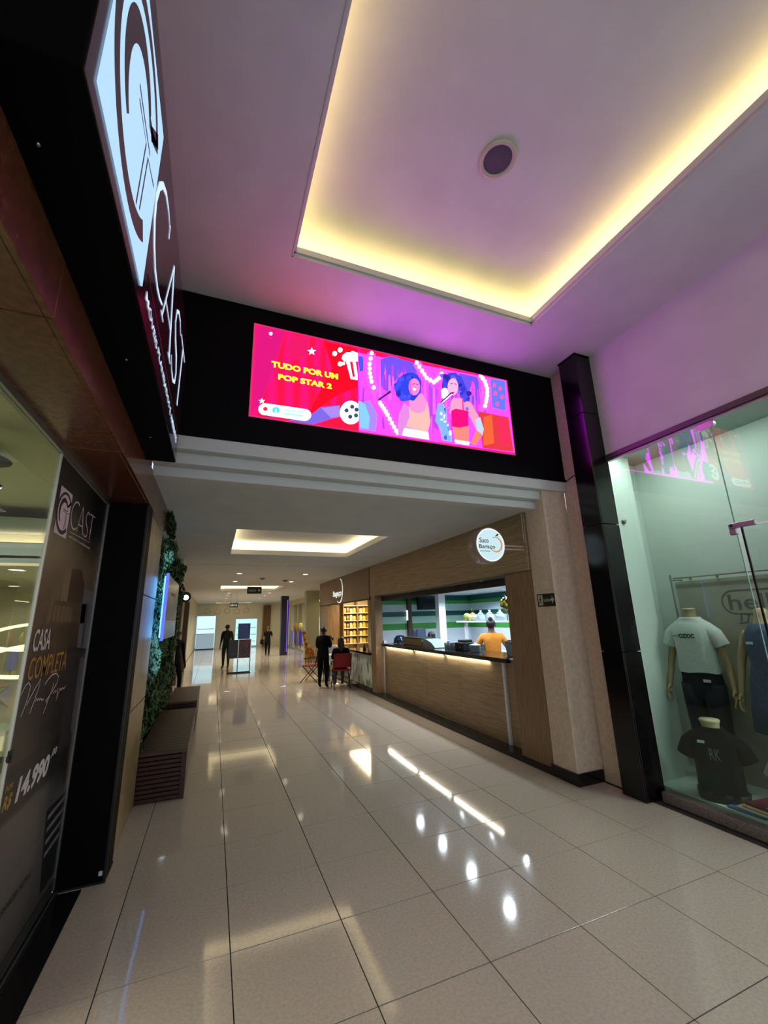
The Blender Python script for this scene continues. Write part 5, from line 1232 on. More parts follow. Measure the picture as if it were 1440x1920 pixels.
patch('top_clamp', 1.975, 2.125, 3.235, 3.295)
mb = MB().box(GX - .014, GX + .024, 1.86, 2.055, 2.322, 2.366); mb.box(GX - .014, GX + .024, 2.0, 2.055, 2.268, 2.322)
obj('door_patch', mb, STEEL, shop, bevel=.006)
obj('patch_bolt', MB().lathe([(.001, -.018), (.011, -.018), (.011, -.012)], (GX, 2.03, 2.344), 10, axis='X'), 'dark_metal', shop)
sl = sroot('sill_right', (3.93, 1.0, 0), 'grey granite plinth under the clothes shop glass')
for a, b in ((YB, -1.2), (-1.2, .4), (.4, 1.95), (1.95, 3.03)):
    obj('plinth_block', MB().box(3.885, 4.0, a + .002, b - .002, .0, .084), noise_mat('grey_granite', (96, 88, 82), (134, 124, 116), 70, rough=.3, detail=3), sl, bevel=.004)
PLT = .10
WG = mat('shop_wall_white', (216, 222, 216), .6)
struct('floor_display', MB().box(4.0, 6.4, -1.5, 3.30, .0, PLT), mat('display_floor', (214, 226, 214), .25))
sw = struct('wall_clothes_shop', MB().box(3.98, 5.0, 3.30, 3.40, 0, 3.6), WG)
struct('wall_display_back', MB().box(4.72, 4.80, 1.55, 3.30, PLT, 3.6), WG)
struct('wall_shop_rear', MB().box(6.4, 6.5, -4.0, 3.40, 0, 3.6), mat('shop_rear_grey', (150, 168, 166), .6))
struct('ceiling_clothes_shop', MB().box(3.99, 6.5, -4.0, 3.40, 3.42, 3.5), mat('shop_dark_ceiling', (150, 160, 156), .7))
struct('door_jamb', MB().box(3.985, 4.40, 3.13, 3.30, PLT, 3.42), WG, label='pale green-white jamb behind the dark column')
# light panel of the shop
lp = thing('shop_light_panel', 'flat ceiling light panel inside the clothes shop', 'ceiling light', (4.09, 2.45, 3.40))
obj('diffuser', MB().box(4.03, 4.15, 1.85, 3.05, 3.395, 3.405), emis('shop_panel_glow', (226, 255, 240), 3.0), lp)
obj('frame', MB().box(4.02, 4.16, 1.84, 3.06, 3.405, 3.42), 'white_plastic', lp)
area_light('shop_window_light', (4.09, 2.45, 3.385), .12, 1.2, 20, (.95, 1.0, .97), (0, -.15, 0), lp)
lq = thing('shop_light_panel', 'wide ceiling light panel deeper inside the clothes shop', 'ceiling light', (5.2, .4, 3.40))
obj('diffuser', MB().box(4.6, 5.8, -.4, 1.2, 3.395, 3.405), emis('shop_panel_glow', (226, 255, 240), 3.0), lq)
obj('frame', MB().box(4.58, 5.82, -.42, 1.22, 3.405, 3.42), 'white_plastic', lq)
area_light('shop_deep_light', (5.2, .4, 3.38), 1.2, 1.6, 190, (.97, 1.0, .97), (.3, 0, 0), lq)
obj('wall_knob', MB().lathe([(.026, 0), (.030, -.012), (.018, -.03), (.001, -.032)], (4.14, 3.13, 2.64), 14, axis='Y'), 'alu', None)['kind'] = 'structure'

# greige panel with a speech bubble
pn = thing('slogan_panel', 'greige display panel with grey speech bubble lettering in the shop window', 'panel', (4.70, 2.3, PLT))
obj('board', MB().box(4.695, 4.718, 1.6, 3.06, PLT, 1.975), noise_mat('greige_board', (164, 160, 146), (172, 168, 154), 5, rough=.6), pn)
obj('top_rail', MB().tube([(4.66, 1.6, 2.01), (4.66, 3.05, 2.01)], .008, 8), 'chrome', pn)
for y in (2.05, 2.62, 2.88):
    obj('rail_clip', MB().ball((4.672, y, 1.995), .016, 8, 5), 'chrome', pn)
INK = mat('bubble_ink', (104, 108, 104), .6)
bub = MB(); BO = (4.6935, 0, 0)
pth = [(2.50, 1.625), (2.12, 1.615)] + [(2.12 + .115 * math.sin(-a), 1.73 - .115 * math.cos(a)) for a in [math.pi * k / 10 for k in range(11)]] + [(2.12, 1.845), (2.52, 1.845)] \
    + [(2.535 + .105 * math.sin(a), 1.735 + .11 * math.cos(a)) for a in [math.pi * k / 10 for k in range(11)]] + [(2.50, 1.625), (2.505, 1.565), (2.53, 1.535), (2.46, 1.545), (2.435, 1.62)]
stroke([(-y, z) for y, z in pth], .016, BO, -Y3, Z3, bub)
obj('speech_bubble', bub, INK, pn)
tx = text_mb('hello', (4.6932, 2.585, 1.66), -Y3, Z3, .50, .15, bold=.015)
obj('lettering', tx, INK, pn)

# ---- mannequin with white t-shirt
MX, MY = 4.47, 2.84
mn = thing('mannequin', 'headless mannequin in white t-shirt and navy jeans in the shop window', 'mannequin', (MX, MY, PLT))
mn.rotation_euler = (0, 0, math.radians(100))       # faces the passage


def loft_obj(name, rings, m, parent, **k): return obj(name, MB().loft(rings, **k), m, parent, smooth=True, local=True)


def tshirt(parent, m, z0=.98, zs=1.475, w=.225, name='t_shirt', sl_len=.20, hem=.20, depth=.125, arm=None):
    """t-shirt: tapering torso, shoulder slope, two sleeves; local coordinates, facing +Y"""
    s = MB(); R = []
    prof = [(z0, hem, depth * 1.02), (z0 + .02, hem * 1.01, depth * 1.03), (z0 + .14, hem * .98, depth), (z0 + .28, w * .93, depth * 1.02), (zs - .14, w * .97, depth * 1.06), (zs - .06, w * .96, depth * .95), (zs - .02, w * .84, depth * .78), (zs + .015, w * .56, depth * .62), (zs + .035, .085, .078), (zs + .03, .074, .068)]
    for i, (z, a, b) in enumerate(prof):
        ring = ring_ell((0, 0, z), a, b, 28, 2.5)
        for q, p in enumerate(ring):
            f = max(0.0, 1 - (z - z0) / .40)
            p.y += f * .010 * math.sin(q * 2.1 + 1) ; p.x += f * .006 * math.cos(q * 1.7)
            p.z += .006 * math.sin(q * .9) * (1 if i < 2 else 0)
        R.append(ring)
    s.loft(R, 0, False, False)
    for sx in (-1, 1):
        A = Vector((sx * w * .60, 0, zs - .078)); Bp = Vector((sx * (w + .045), .0, zs - .055 - sl_len * .92))
        s.tube([A, A * .55 + Bp * .45 + Vector((sx * .020, 0, .016)), Bp], [.078, .072, .066], 18, 0, False)
    return obj(name, s, m, parent, smooth=True, local=True)


def mannequin_arms(parent, m, zs=1.45, w=.2, reach=.06):
    for sx in (-1, 1):
        sk = Skel(); nm = 'w'
        sh = Vector((sx * w * .82, 0, zs - .07)); el = Vector((sx * (w + .075), -.015, zs - .36)); wr = Vector((sx * (w + .10), reach, zs - .60))
        sk.add('s', sh, .046); sk.add('e', el, .036, 's'); sk.add('w', wr, .025, 'e')
        hand(sk, wr, wr - el, Vector((sx, -.2, 0)), sx, 'w', 1.0)
        me = skin_mesh(sk.v, sk.e, sk.r, 0, 1); me.materials.append(M[m]); link('arm', me, parent)


ts1 = tshirt(mn, 'cloth_white', z0=.985, zs=1.47, w=.182, hem=.172, depth=.115)
mannequin_arms(mn, 'mannequin', 1.47, .165, .05)
obj('neck', MB().lathe([(.070, 1.46), (.058, 1.52), (.060, 1.575), (.064, 1.582), (.050, 1.586), (.001, 1.586)], (0, -.005, 0), 20), 'mannequin', mn, smooth=True, local=True)
obj('neck_cap', MB().lathe([(.052, 1.587), (.050, 1.592), (.001, 1.593)], (0, -.005, 0), 20), 'white_plastic', mn, local=True)
JE = MB()
JE.loft([ring_ell((0, 0, 1.03), .155, .10, 24), ring_ell((0, -.004, .95), .165, .11, 24), ring_ell((0, -.006, .86), .170, .115, 24), ring_ell((0, -.004, .80), .168, .108, 24), ring_ell((0, -.003, .74), .10, .08, 24)], 0, True, True)
for sx in (-1, 1):
    JE.loft([ring_ell((sx * .086, -.003, .88), .092, .112, 18), ring_ell((sx * .088, 0, .70), .088, .098, 18), ring_ell((sx * .092, .005, .46), .074, .078, 18), ring_ell((sx * .112, -.006, .25), .060, .066, 18), ring_ell((sx * .115, -.01, .06), .050, .056, 18)], 0, True, True)
jn = obj('jeans', JE, 'cloth_navy', mn, smooth=True, local=True)
for sx in (-1, 1):
    obj('foot', MB().loft([ring_ell((sx * .115, -.03, .07), .036, .04, 14), ring_ell((sx * .117, -.005, .05), .038, .07, 14), ring_ell((sx * .122, .03, .02), .042, .11, 14), ring_ell((sx * .122, .03, .001), .04, .108, 14)]), 'mannequin', mn, smooth=True, local=True)
obj('price_tag', MB().box(-.115, -.055, .108, .118, .905, .93), 'white_plastic', jn, local=True)
lg = MB()
tl = text_mb('OZIOC', (0.075, 0.1325, 1.305), -X3, Z3, .135, .042, bold=.05)
obj('chest_print', tl, mat('print_black', (14, 18, 18), .6), ts1, local=True)
obj('print_dash', MB().box(.078, .13, .122, .1325, 1.322, 1.328), mat('print_black', (14, 18, 18), .6), ts1, local=True)
st = thing('display_pole', 'thin steel pole rising behind the white t-shirt mannequin', 'pole', (4.52, 2.97, PLT))
obj('rod', MB().tube([(4.52, 2.985, PLT), (4.52, 2.985, 2.04)], .010, 8), 'alu', st)
obj('cross_arm', MB().tube([(4.52, 2.985, 1.985), (4.66, 2.96, 1.985)], .007, 8), 'alu', st)

# ---- torso bust with black t-shirt
bu = thing('bust_form', 'half-body display form in black t-shirt standing below the white t-shirt mannequin', 'mannequin', (4.15, 2.65, PLT))
bu.rotation_euler = (0, 0, math.radians(118))
ts2 = tshirt(bu, 'cloth_black', z0=.05, zs=.54, w=.178, hem=.165, depth=.125, sl_len=.18)
obj('neck', MB().lathe([(.074, .54), (.066, .575), (.070, .605), (.078, .618), (.074, .632), (.001, .634)], (0, 0, 0), 22), 'mannequin_pale', bu, smooth=True, local=True)
obj('base', MB().loft([ring_ell((0, 0, 0), .17, .115, 24), ring_ell((0, 0, .02), .18, .12, 24), ring_ell((0, 0, .075), .185, .125, 24)]), 'black_matte', bu, smooth=True, local=True)
obj('price_tag', MB().box(.055, .105, .122, .130, .455, .475), 'white_plastic', ts2, local=True)
tl = text_mb('RK', (.035, .146, .335), -X3, Z3, .075, .09)
obj('chest_print', tl, mat('grey_print_thin', (110, 116, 112), .6), ts2, local=True)

# ---- second mannequin in a blue denim dress, cut by the picture edge
m2 = thing('mannequin', 'mannequin in blue sleeveless denim dress beside the speech bubble panel', 'mannequin', (4.49, 2.24, PLT))
m2.rotation_euler = (0, 0, math.radians(95))
D = MB().loft([ring_ell((0, 0, .55), .23, .17, 26), ring_ell((0, 0, .75), .215, .155, 26), ring_ell((0, 0, .96), .185, .125, 26), ring_ell((0, 0, 1.10), .15, .105, 26), ring_ell((0, 0, 1.27), .165, .12, 26), ring_ell((0, 0, 1.37), .145, .10, 26), ring_ell((0, 0, 1.44), .10, .075, 26)], 0, True, True)
obj('dress', D, 'cloth_blue', m2, smooth=True, local=True)
mannequin_arms(m2, 'mannequin', 1.46, .16, .03)
obj('neck', MB().lathe([(.10, 1.38), (.065, 1.45), (.052, 1.50), (.052, 1.56), (.03, 1.575), (.001, 1.577)], (0, 0, 0), 18), 'mannequin', m2, smooth=True, local=True)
for sx in (-1, 1): obj('leg', MB().tube([(sx * .08, 0, .6), (sx * .085, .01, .42), (sx * .085, -.01, .08), (sx * .085, .05, .0)], [.075, .056, .038, .03], 12), 'mannequin', m2, smooth=True, local=True)
obj('price_tag', MB().box(.06, .11, .118, .122, 1.27, 1.29), 'white_plastic', m2, local=True)

# ---- grey garment on a low stand and the folded clothes
gb = thing('bust_form', 'half-body display form in pale grey top at the edge of the shop window', 'mannequin', (4.17, 2.02, PLT))
gb.rotation_euler = (0, 0, math.radians(110))
tshirt(gb, mat('grey_marl', (150, 156, 152), .9), z0=.06, zs=.50, w=.165, hem=.155, depth=.115, sl_len=.16)
obj('neck', MB().lathe([(.07, .50), (.062, .54), (.066, .58), (.001, .585)], (0, 0, 0), 18), 'mannequin_pale', gb, smooth=True, local=True)
obj('base', MB().loft([ring_ell((0, 0, 0), .16, .11, 20), ring_ell((0, 0, .07), .17, .115, 20)]), 'black_matte', gb, smooth=True, local=True)


def folded(label, m, y0, y1, x0, x1, z, tilt):
    s = MB()
    n = 9
    a = math.radians(tilt); c = Vector(((x0 + x1) / 2, (y0 + y1) / 2, 0))
    def rot(x, y, zz):
        d = Vector((x, y, 0)) - c; return Vector((c.x + d.x * math.cos(a) - d.y * math.sin(a), c.y + d.x * math.sin(a) + d.y * math.cos(a), zz))
    rings = []
    for zz, ins in ((z, .006), (z + .004, .0), (z + .014, .0), (z + .018, .008)):
        rings.append([rot(x0 + ins, y0 + ins, zz), rot(x1 - ins, y0 + ins, zz), rot(x1 - ins, y1 - ins, zz), rot(x0 + ins, y1 - ins, zz)])
    s.loft(rings)
    o = obj('folded_garment', s, m, smooth=False); tag(o, label, 'clothing', 'folded garments in the shop window'); return o


folded('blue folded garment at the outer edge of the pile in the shop window', mat('fold_blue', (84, 96, 150), .9), 2.30, 2.56, 4.015, 4.24, PLT, 0)
folded('pale yellow-green folded garment next to the blue one in the shop window', mat('fold_pale', (196, 198, 160), .9), 2.25, 2.49, 4.02, 4.26, PLT + .019, -3)
folded('peach folded garment under the red one in the shop window', mat('fold_peach', (224, 176, 150), .9), 2.17, 2.45, 4.025, 4.27, PLT + .038, -5)
fr_ = folded('dark red folded garment on top of the pile in the shop window', mat('fold_red', (104, 16, 22), .9), 2.10, 2.43, 4.035, 4.28, PLT + .057, -6)
obj('price_tag', MB().box(4.06, 4.085, 2.25, 2.30, PLT + .0755, PLT + .077), 'white_plastic', fr_)

# ---- dark garments hanging deeper in the shop
hr = thing('clothes_rail', 'wall rail high inside the clothes shop with red header', 'rail', (5.3, 2.2, 2.2))
obj('rail', MB().tube([(5.3, .8, 2.98), (5.3, 2.6, 2.98)], .014, 8), 'dark_metal', hr)
obj('header', MB().box(5.28, 5.32, 1.2, 2.12, 3.18, 3.26), 'cloth_red', hr)
obj('upright', MB().box(5.285, 5.315, 2.58, 2.61, PLT, 3.0), 'dark_metal', hr)
for k in range(3):
    y = 2.02 - k * .19
    gmt = thing('hanging_garment', ('first', 'second', 'third')[k] + ' dark garment from the wall end of the shop rail', 'clothing', (5.3, y, 2.0), 'garments on the shop rail')
    obj('jacket', MB().loft([ring_ell((5.3, y, 2.05), .20, .06, 16), ring_ell((5.3, y, 2.45), .19, .06, 16), ring_ell((5.3, y, 2.78), .19, .055, 16), ring_ell((5.3, y, 2.88), .06, .03, 16)]), 'cloth_black', gmt, smooth=True)
    obj('hanger', MB().tube([(5.3, y, 2.86), (5.3, y, 2.94), (5.3, y + .012, 2.975)], .004, 6), 'chrome', gmt)

# ================================================================== SNACK BAR
FXB = 3.46
sb = thing('snack_bar_front', 'oak laminate front of the juice bar with wide serving opening', 'kiosk', (3.6, 6.7, 0))
obj('fascia', MB().box(FXB, 3.62, 3.94, 9.50, 2.19, CZ - .002), 'wood_h', sb, bevel=.003)
obj('side_panel', MB().box(3.50, 3.64, 3.94, 4.45, .06, 2.19), 'wood_v', sb, bevel=.003)
obj('end_post', MB().box(3.48, 3.66, 9.22, 9.52, .06, 2.19), 'wood_v', sb, bevel=.003)
obj('trim_line', MB().box(3.60, 3.64, 4.45, 9.22, 2.165, 2.188), 'alu', sb)
sh = obj('shutter_box', MB().box(3.645, 3.70, 4.45, 9.22, 2.06, 2.165), 'black_matte', sb)
for k in range(4):
    obj('shutter_slat', MB().box(3.640, 3.646, 4.45, 9.22, 2.064 + k * .025, 2.084 + k * .025), 'dark_metal', sh)
for k, (a, b) in enumerate(((4.86, 6.0), (6.0, 7.1), (7.1, 8.2), (8.2, 9.14))):
    obj('front_panel', MB().box(3.66, 3.685, a + .002, b - .002, .06, 1.055), 'wood_h', sb, bevel=.002)
obj('low_wall', MB().box(3.66, 3.74, 4.45, 4.81, .06, 1.10), 'wood_h', sb)
obj('low_wall_cap', MB().box(3.64, 3.78, 4.45, 4.83, 1.10, 1.115), 'white_plastic', sb)
obj('corner_trim', MB().box(3.63, 3.685, 4.815, 4.858, .06, 1.055), 'white_gloss', sb, bevel=.002)
obj('end_panel', MB().box(3.655, 3.72, 9.145, 9.22, .06, 1.17), 'white_gloss', sb)
obj('plinth', MB().box(3.475, 3.66, 3.95, 9.52, 0, .06), 'black_gloss', sb)
obj('conduit', MB().tube([(3.452, 3.955, 2.52), (3.452, 3.955, 2.89)], .008, 8), 'alu', sb)
ct = thing('bar_counter', 'black counter top of the juice bar with LED line beneath', 'counter', (3.85, 6.95, 1.06))
obj('top', MB().box(3.585, 4.22, 4.70, 9.14, 1.06, 1.115), 'black_gloss', ct, bevel=.006)
for k, (a, b) in enumerate(((5.15, 6.35), (6.45, 7.55), (7.65, 9.02))):
    obj('led_line', MB().box(3.632, 3.650, a, b, 1.046, 1.059), emis('counter_led', (255, 252, 226), 2.6), ct)
    area_light('counter_light', (3.641, (a + b) / 2, 1.044), .018, b - a, 3.0 * (b - a), (1, .97, .86), (0, .25, 0), ct)

STR = [(0, (214, 222, 232)), (1.37, (64, 150, 62)), (1.52, (176, 214, 200)), (1.69, (18, 84, 84)), (1.81, (192, 212, 216)), (1.99, (66, 150, 70)), (2.08, (14, 80, 78))]
SM = stripes_mat('green_stripes', 2, STR)
struct('wall_juice_bar', MB().box(3.70, 6.6, 9.9, 10.0, 0, 2.3).box(6.5, 6.6, 3.95, 9.9, 0, 2.3), SM, origin=(0, 0, 0), label='green and white striped walls of the juice bar')
struct('wall_juice_side', MB().box(3.66, 6.5, 3.94, 4.0, 0, 2.3), 'white_gloss')
struct('ceiling_juice_bar', MB().box(3.70, 6.6, 3.95, 10.0, 2.22, 2.28), 'white_paint')
struct('floor_juice_bar', MB().box(3.72, 6.5, 3.95, 9.9, 0, .02), mat('kitchen_floor', (150, 156, 160), .3))
struct('column_juice_bar', MB().box(5.02, 5.20, 8.95, 9.12, 0.02, 2.22), 'white_gloss', label='slim white column inside the juice bar')
COOL = emis('cool_lamp', (176, 208, 255), 5.0)
for r, (x, ys_, rl) in enumerate(((4.02, (5.7, 6.6, 7.5, 8.4), 'counter row'), (5.02, (5.6, 6.5, 7.4, 8.4), 'middle row'), (5.85, (6.5, 7.5, 8.6), 'rear row'))):
    for k, y in enumerate(ys_):
        downlight(x, y, 2.22, ('first', 'second', 'third', 'fourth')[k] + f' cool downlight of the {rl} inside the juice bar', 85, (.78, .9, 1.0), .075, 'juice bar downlights', COOL, 2.6)

# round projecting sign on its bracket
rs = thing('round_sign', 'round lit projecting sign with Suco Bagaço lettering and orange ring', 'sign', (2.92, 3.95, 2.26))
RC = (2.915, 3.90, 2.465); RR = .205
obj('drum', MB().lathe([(RR - .012, .19), (RR, .18), (RR + .004, .06), (RR, 0.0), (RR - .006, -.006), (RR - .012, -.004)], RC, 40, axis='Y', caps=False), mat('sign_drum', (168, 150, 144), .4, .3), rs, smooth=True)
rface = obj('face', MB().lathe([(RR - .012, -.003), (.001, -.003)], RC, 40, axis='Y', caps=False), emis('round_sign_glow', (196, 226, 234), 1.1), rs)
obj('border', MB().lathe([(RR - .012, -.0036), (RR - .024, -.0036)], RC, 40, axis='Y', caps=False), emis('round_sign_edge', (240, 250, 255), 1.2), rs)
BRN = mat('sign_brown_ink', (120, 66, 46), .6); ORG = emis('sign_orange', (228, 160, 110), .9); GRN = mat('sign_green_ink', (40, 74, 46), .6)
obj('lettering', text_mb('Suco', (2.765, 3.896, 2.485), X3, Z3, .125, .058, bold=.02), BRN, rface)
obj('lettering', text_mb('Bagaço', (2.755, 3.896, 2.405), X3, Z3, .22, .062, bold=.02), BRN, rface)
obj('ring_mark', stroke(arc(2.985, 2.47, .085, 2.0, -2.4, 26), [.010 + .012 * math.sin(math.pi * k / 26) for k in range(27)], (0, 3.8962, 0), X3, Z3), ORG, rface)
obj('leaf_mark', MB().poly([(2.985, 3.896, 2.565), (3.02, 3.896, 2.60), (3.045, 3.896, 2.595), (3.02, 3.896, 2.57)]), GRN, rface)
obj('underline', MB().poly([(2.76, 3.896, 2.385), (2.90, 3.896, 2.385), (2.90, 3.896, 2.392), (2.76, 3.896, 2.392)]), mat('teal_ink', (60, 150, 160), .5), rface)
for z in (2.475, 2.435):
    obj('bracket_bar', MB().tube([(3.115, 3.98, z), (3.478, 3.98, z)], .011, 8), mat('bracket_steel', (206, 180, 166), .45, .2), rs)
obj('wall_plate', MB().box(3.476, 3.49, 3.95, 4.01, 2.41, 2.50), mat('bracket_steel', (206, 180, 166), .45, .2), rs)

# exit sign on the pillar
ex = thing('exit_sign', 'black SAÍDA exit plate with running figure and arrow on the beige pillar', 'sign', (3.488, 3.73, 1.755))
xplate = obj('plate', MB().box(3.484, 3.49, 3.607, 3.875, 1.755, 1.895), mat('exit_plate', (12, 20, 14), .4), ex)
EXW = mat('exit_white', (190, 200, 186), .5)
obj('pictogram_field', MB().poly([(3.4835, 3.86, 1.768), (3.4835, 3.79, 1.768), (3.4835, 3.79, 1.882), (3.4835, 3.86, 1.882)]), EXW, xplate)
rn = MB(); EO = (3.483, 0, 0); DK = mat('exit_plate', (12, 20, 14), .4)
rn.lathe([(.010, 0), (.001, 0)], (3.483, 3.822, 1.862), 10, axis='X', caps=False)
for pth, w in (([(-3.826, 1.85), (-3.83, 1.815)], .018), ([(-3.83, 1.818), (-3.812, 1.80), (-3.815, 1.775)], .009), ([(-3.83, 1.818), (-3.842, 1.795), (-3.856, 1.785)], .009), ([(-3.826, 1.845), (-3.806, 1.83)], .007), ([(-3.826, 1.845), (-3.845, 1.832)], .007)):
    stroke(pth, w, EO, -Y3, Z3, rn)
obj('running_figure', rn, DK, xplate)
obj('lettering', text_mb('SAÍDA', (3.4835, 3.775, 1.806), -Y3, Z3, .10, .042, bold=.01), EXW, xplate)
ar = MB(); stroke([(-3.672, 1.825), (-3.64, 1.825)], .02, (3.4835, 0, 0), -Y3, Z3, ar)
ar.poly([(3.4835, 3.650, 1.865), (3.4835, 3.615, 1.825), (3.4835, 3.650, 1.785)])
obj('arrow', ar, EXW, xplate)

# ---- things in the juice bar
tv = thing('menu_screen', 'dark menu screen hanging at the rear of the juice bar', 'screen', (5.05, 9.66, 1.85))
obj('housing', MB().box(4.80, 5.36, 9.64, 9.70, 1.85, 2.17), mat('screen_black', (14, 20, 30), .15), tv, bevel=.006)
obj('bracket', MB().box(5.05, 5.10, 9.70, 9.898, 1.98, 2.05), 'dark_metal', tv)
fr2 = thing('door_frame', 'brown timber post at the rear wall of the juice bar', 'post', (4.66, 9.85, 0))
obj('post', MB().box(4.60, 4.70, 9.80, 9.9, 0.02, 2.2), noise_mat('brown_timber', (70, 48, 36), (90, 64, 48), 6, rough=.5), fr2)
obj('light_strip', MB().box(4.575, 4.60, 9.82, 9.86, 1.6, 1.85), emis('door_strip', (240, 250, 255), 1.5), fr2)
tag(obj('pass_board', MB().box(4.74, 5.02, 9.84, 9.9, 1.12, 1.40).box(4.74, 5.02, 9.78, 9.84, 1.12, 1.14), 'wood_h'), 'small oak serving board on the rear wall of the juice bar', 'board')

S1 = thing('fruit_shelf', 'white two-post shelf with fruit behind the juice bar counter', 'shelf', (5.0, 7.0, 0))
for y in (6.22, 7.78): obj('post', MB().box(4.97, 5.03, y - .03, y + .03, .02, 1.55), 'white_gloss', S1)
obj('board', MB().box(4.86, 5.14, 6.08, 7.95, 1.535, 1.565), 'white_gloss', S1, bevel=.004)
obj('lower_board', MB().box(4.86, 5.14, 6.22, 7.78, 1.0, 1.03), 'white_gloss', S1, bevel=.004)
obj('guard_rail', MB().tube([(4.88, 6.1, 1.70), (4.88, 7.4, 1.70)], .006, 6), 'chrome', S1)
for k, (y, c, r) in enumerate(((7.72, (150, 156, 70), .085), (7.56, (196, 200, 130), .075), (7.42, (214, 212, 176), .07))):
    t = thing('melon', ('green', 'pale green', 'cream')[k] + ' melon on the end of the fruit shelf', 'fruit', (5.0, y, 1.565), 'melons on the fruit shelf')
    obj('flesh', MB().ball((5.0, y, 1.565 + r * .95), (r, r, r * .95), 14, 8), noise_mat('melon_%d' % k, tuple(max(0, v - 20) for v in c), c, 14, rough=.5), t, smooth=True)
    obj('stalk', MB().tube([(5.0, y, 1.565 + r * 1.85), (5.005, y, 1.565 + r * 2.15)], .006, 5), 'leaf_dark', t)
t = thing('pineapple', 'pineapple with spiky dark crown standing on the fruit shelf', 'fruit', (5.06, 7.60, 1.565))
obj('flesh', MB().lathe([(.03, 0), (.055, .03), (.062, .09), (.05, .15), (.02, .17)], (5.06, 7.60, 1.565), 14), noise_mat('pineapple_skin', (120, 90, 30), (168, 132, 50), 40, rough=.6), t, smooth=True)
cr2 = MB()
for k in range(12):
    a = k * 2.4; r = .02 + .05 * (k % 3) / 2
    b = Vector((5.06, 7.60, 1.73)); d = Vector((math.cos(a) * r * 1.2, math.sin(a) * r * 1.2, .13 - r * .6))
    s = Vector((-math.sin(a), math.cos(a), 0)) * .012
    cr2.poly([b - s, b + s, b + d]); cr2.poly([b + s, b - s, b + d * .98 + Vector((.004, .004, 0))])
obj('crown', cr2, 'leaf_dark', t)
for k, y in enumerate((7.22, 6.92, 6.60)):
    t = thing('dispenser_jar', ('first', 'second', 'third')[k] + ' clear drink jar from the pineapple end of the fruit shelf', 'jar', (5.0, y, 1.565), 'clear jars on the fruit shelf')
    obj('jar', MB().lathe([(.075, 0), (.085, .01), (.085, .10), (.05, .15), (.02, .17), (.022, .185), (.001, .19)], (5.0, y, 1.565), 16), mat('clear_plastic', (176, 200, 216), .1), t, smooth=True)
    obj('lid', MB().lathe([(.024, .185), (.024, .205), (.001, .208)], (5.0, y, 1.565), 12), 'white_plastic', t)
t = thing('fruit_basket', 'round cluster of yellow and green fruit on a stand over the fruit shelf', 'fruit', (4.98, 6.30, 1.72))
obj('stand', MB().tube([(4.98, 6.36, 1.565), (4.98, 6.36, 2.0), (4.98, 6.40, 2.03)], .008, 6), 'chrome', t)
for k in range(34):
    zz = 1 - 2 * (k + .5) / 34; a = k * 2.39996; rr = math.sqrt(1 - zz * zz)
    c = Vector((4.98 + .085 * rr * math.cos(a), 6.36 + .085 * rr * math.sin(a), 1.87 + .095 * zz))
    obj('fruit', MB().ball(c, (.03, .03, .034), 8, 5), ('yellow', 'leaf_dark', 'yellow')[k % 3], t, smooth=True)
t = thing('melon', 'large cream melon at the pillar end of the fruit shelf', 'fruit', (5.0, 6.16, 1.565), 'melons on the fruit shelf')
obj('flesh', MB().ball((5.0, 6.16, 1.65), (.085, .085, .082), 14, 8), noise_mat('melon_c', (204, 198, 150), (224, 218, 176), 14, rough=.5), t, smooth=True)

# worktop appliances
CT = 1.115
t = thing('glass_dome', 'dark domed hood at the far end of the juice bar counter', 'dome', (3.95, 8.9, CT))
obj('dome', MB().lathe([(.15, 0), (.155, .02), (.14, .10), (.09, .16), (.001, .18)], (3.95, 8.9, CT), 18), mat('smoked_dome', (30, 40, 60), .15), t, smooth=True)
obj('base', MB().lathe([(.17, 0), (.17, .012), (.001, .013)], (3.95, 8.9, CT), 18), 'chrome', t)
t = thing('juice_machine', 'white drinks machine with dark column behind the counter end', 'appliance', (4.25, 8.5, CT - .115))
obj('body', MB().box(4.12, 4.40, 8.35, 8.75, .02, 1.18), 'white_plastic', t, bevel=.01)
obj('dispenser', MB().box(4.16, 4.36, 8.42, 8.50, 1.18, 1.42).box(4.16, 4.36, 8.60, 8.70, 1.18, 1.40), mat('machine_blue', (70, 84, 110), .3), t)
obj('display', MB().box(4.10, 4.12, 8.38, 8.55, 1.0, 1.12), mat('machine_white', (206, 212, 224), .3), t)
t = thing('display_case', 'oak-sided food display box on the juice bar counter', 'display case', (3.95, 7.95, CT))
obj('body', MB().box(3.78, 4.08, 7.50, 8.36, CT, CT + .15), 'wood_h', t, bevel=.006)
obj('lid', MB().box(3.76, 4.10, 7.48, 8.38, CT + .15, CT + .162), 'dark_metal', t)
t = thing('curved_showcase', 'curved clear showcase next to the oak box on the counter', 'display case', (3.95, 7.2, CT))
obj('cover', MB().prism([(3.78, 6.95, CT), (3.78, 7.45, CT), (3.78, 7.45, CT + .15), (3.78, 7.30, CT + .145), (3.78, 7.10, CT + .09)], (.28, 0, 0)), mat('case_plastic', (150, 176, 182), .12), t)
obj('tray', MB().box(3.77, 4.07, 6.93, 7.47, CT, CT + .012), 'chrome', t)
for k, (y, h) in enumerate(((6.80, .10), (6.70, .13), (6.60, .11), (6.52, .12))):
    t = thing('cup_stack', ('first', 'second', 'third', 'fourth')[k] + ' stack of clear cups from the showcase along the counter', 'cups', (3.92, y, CT), 'cup stacks on the counter')
    for q in range(3):
        obj('cup', MB().lathe([(.028, 0), (.036, .07), (.038, .072), (.033, .07), (.026, .004)], (3.92, y, CT + q * (h - .07) / 2), 12), mat('cup_plastic', (206, 222, 238), .2), t, smooth=True)
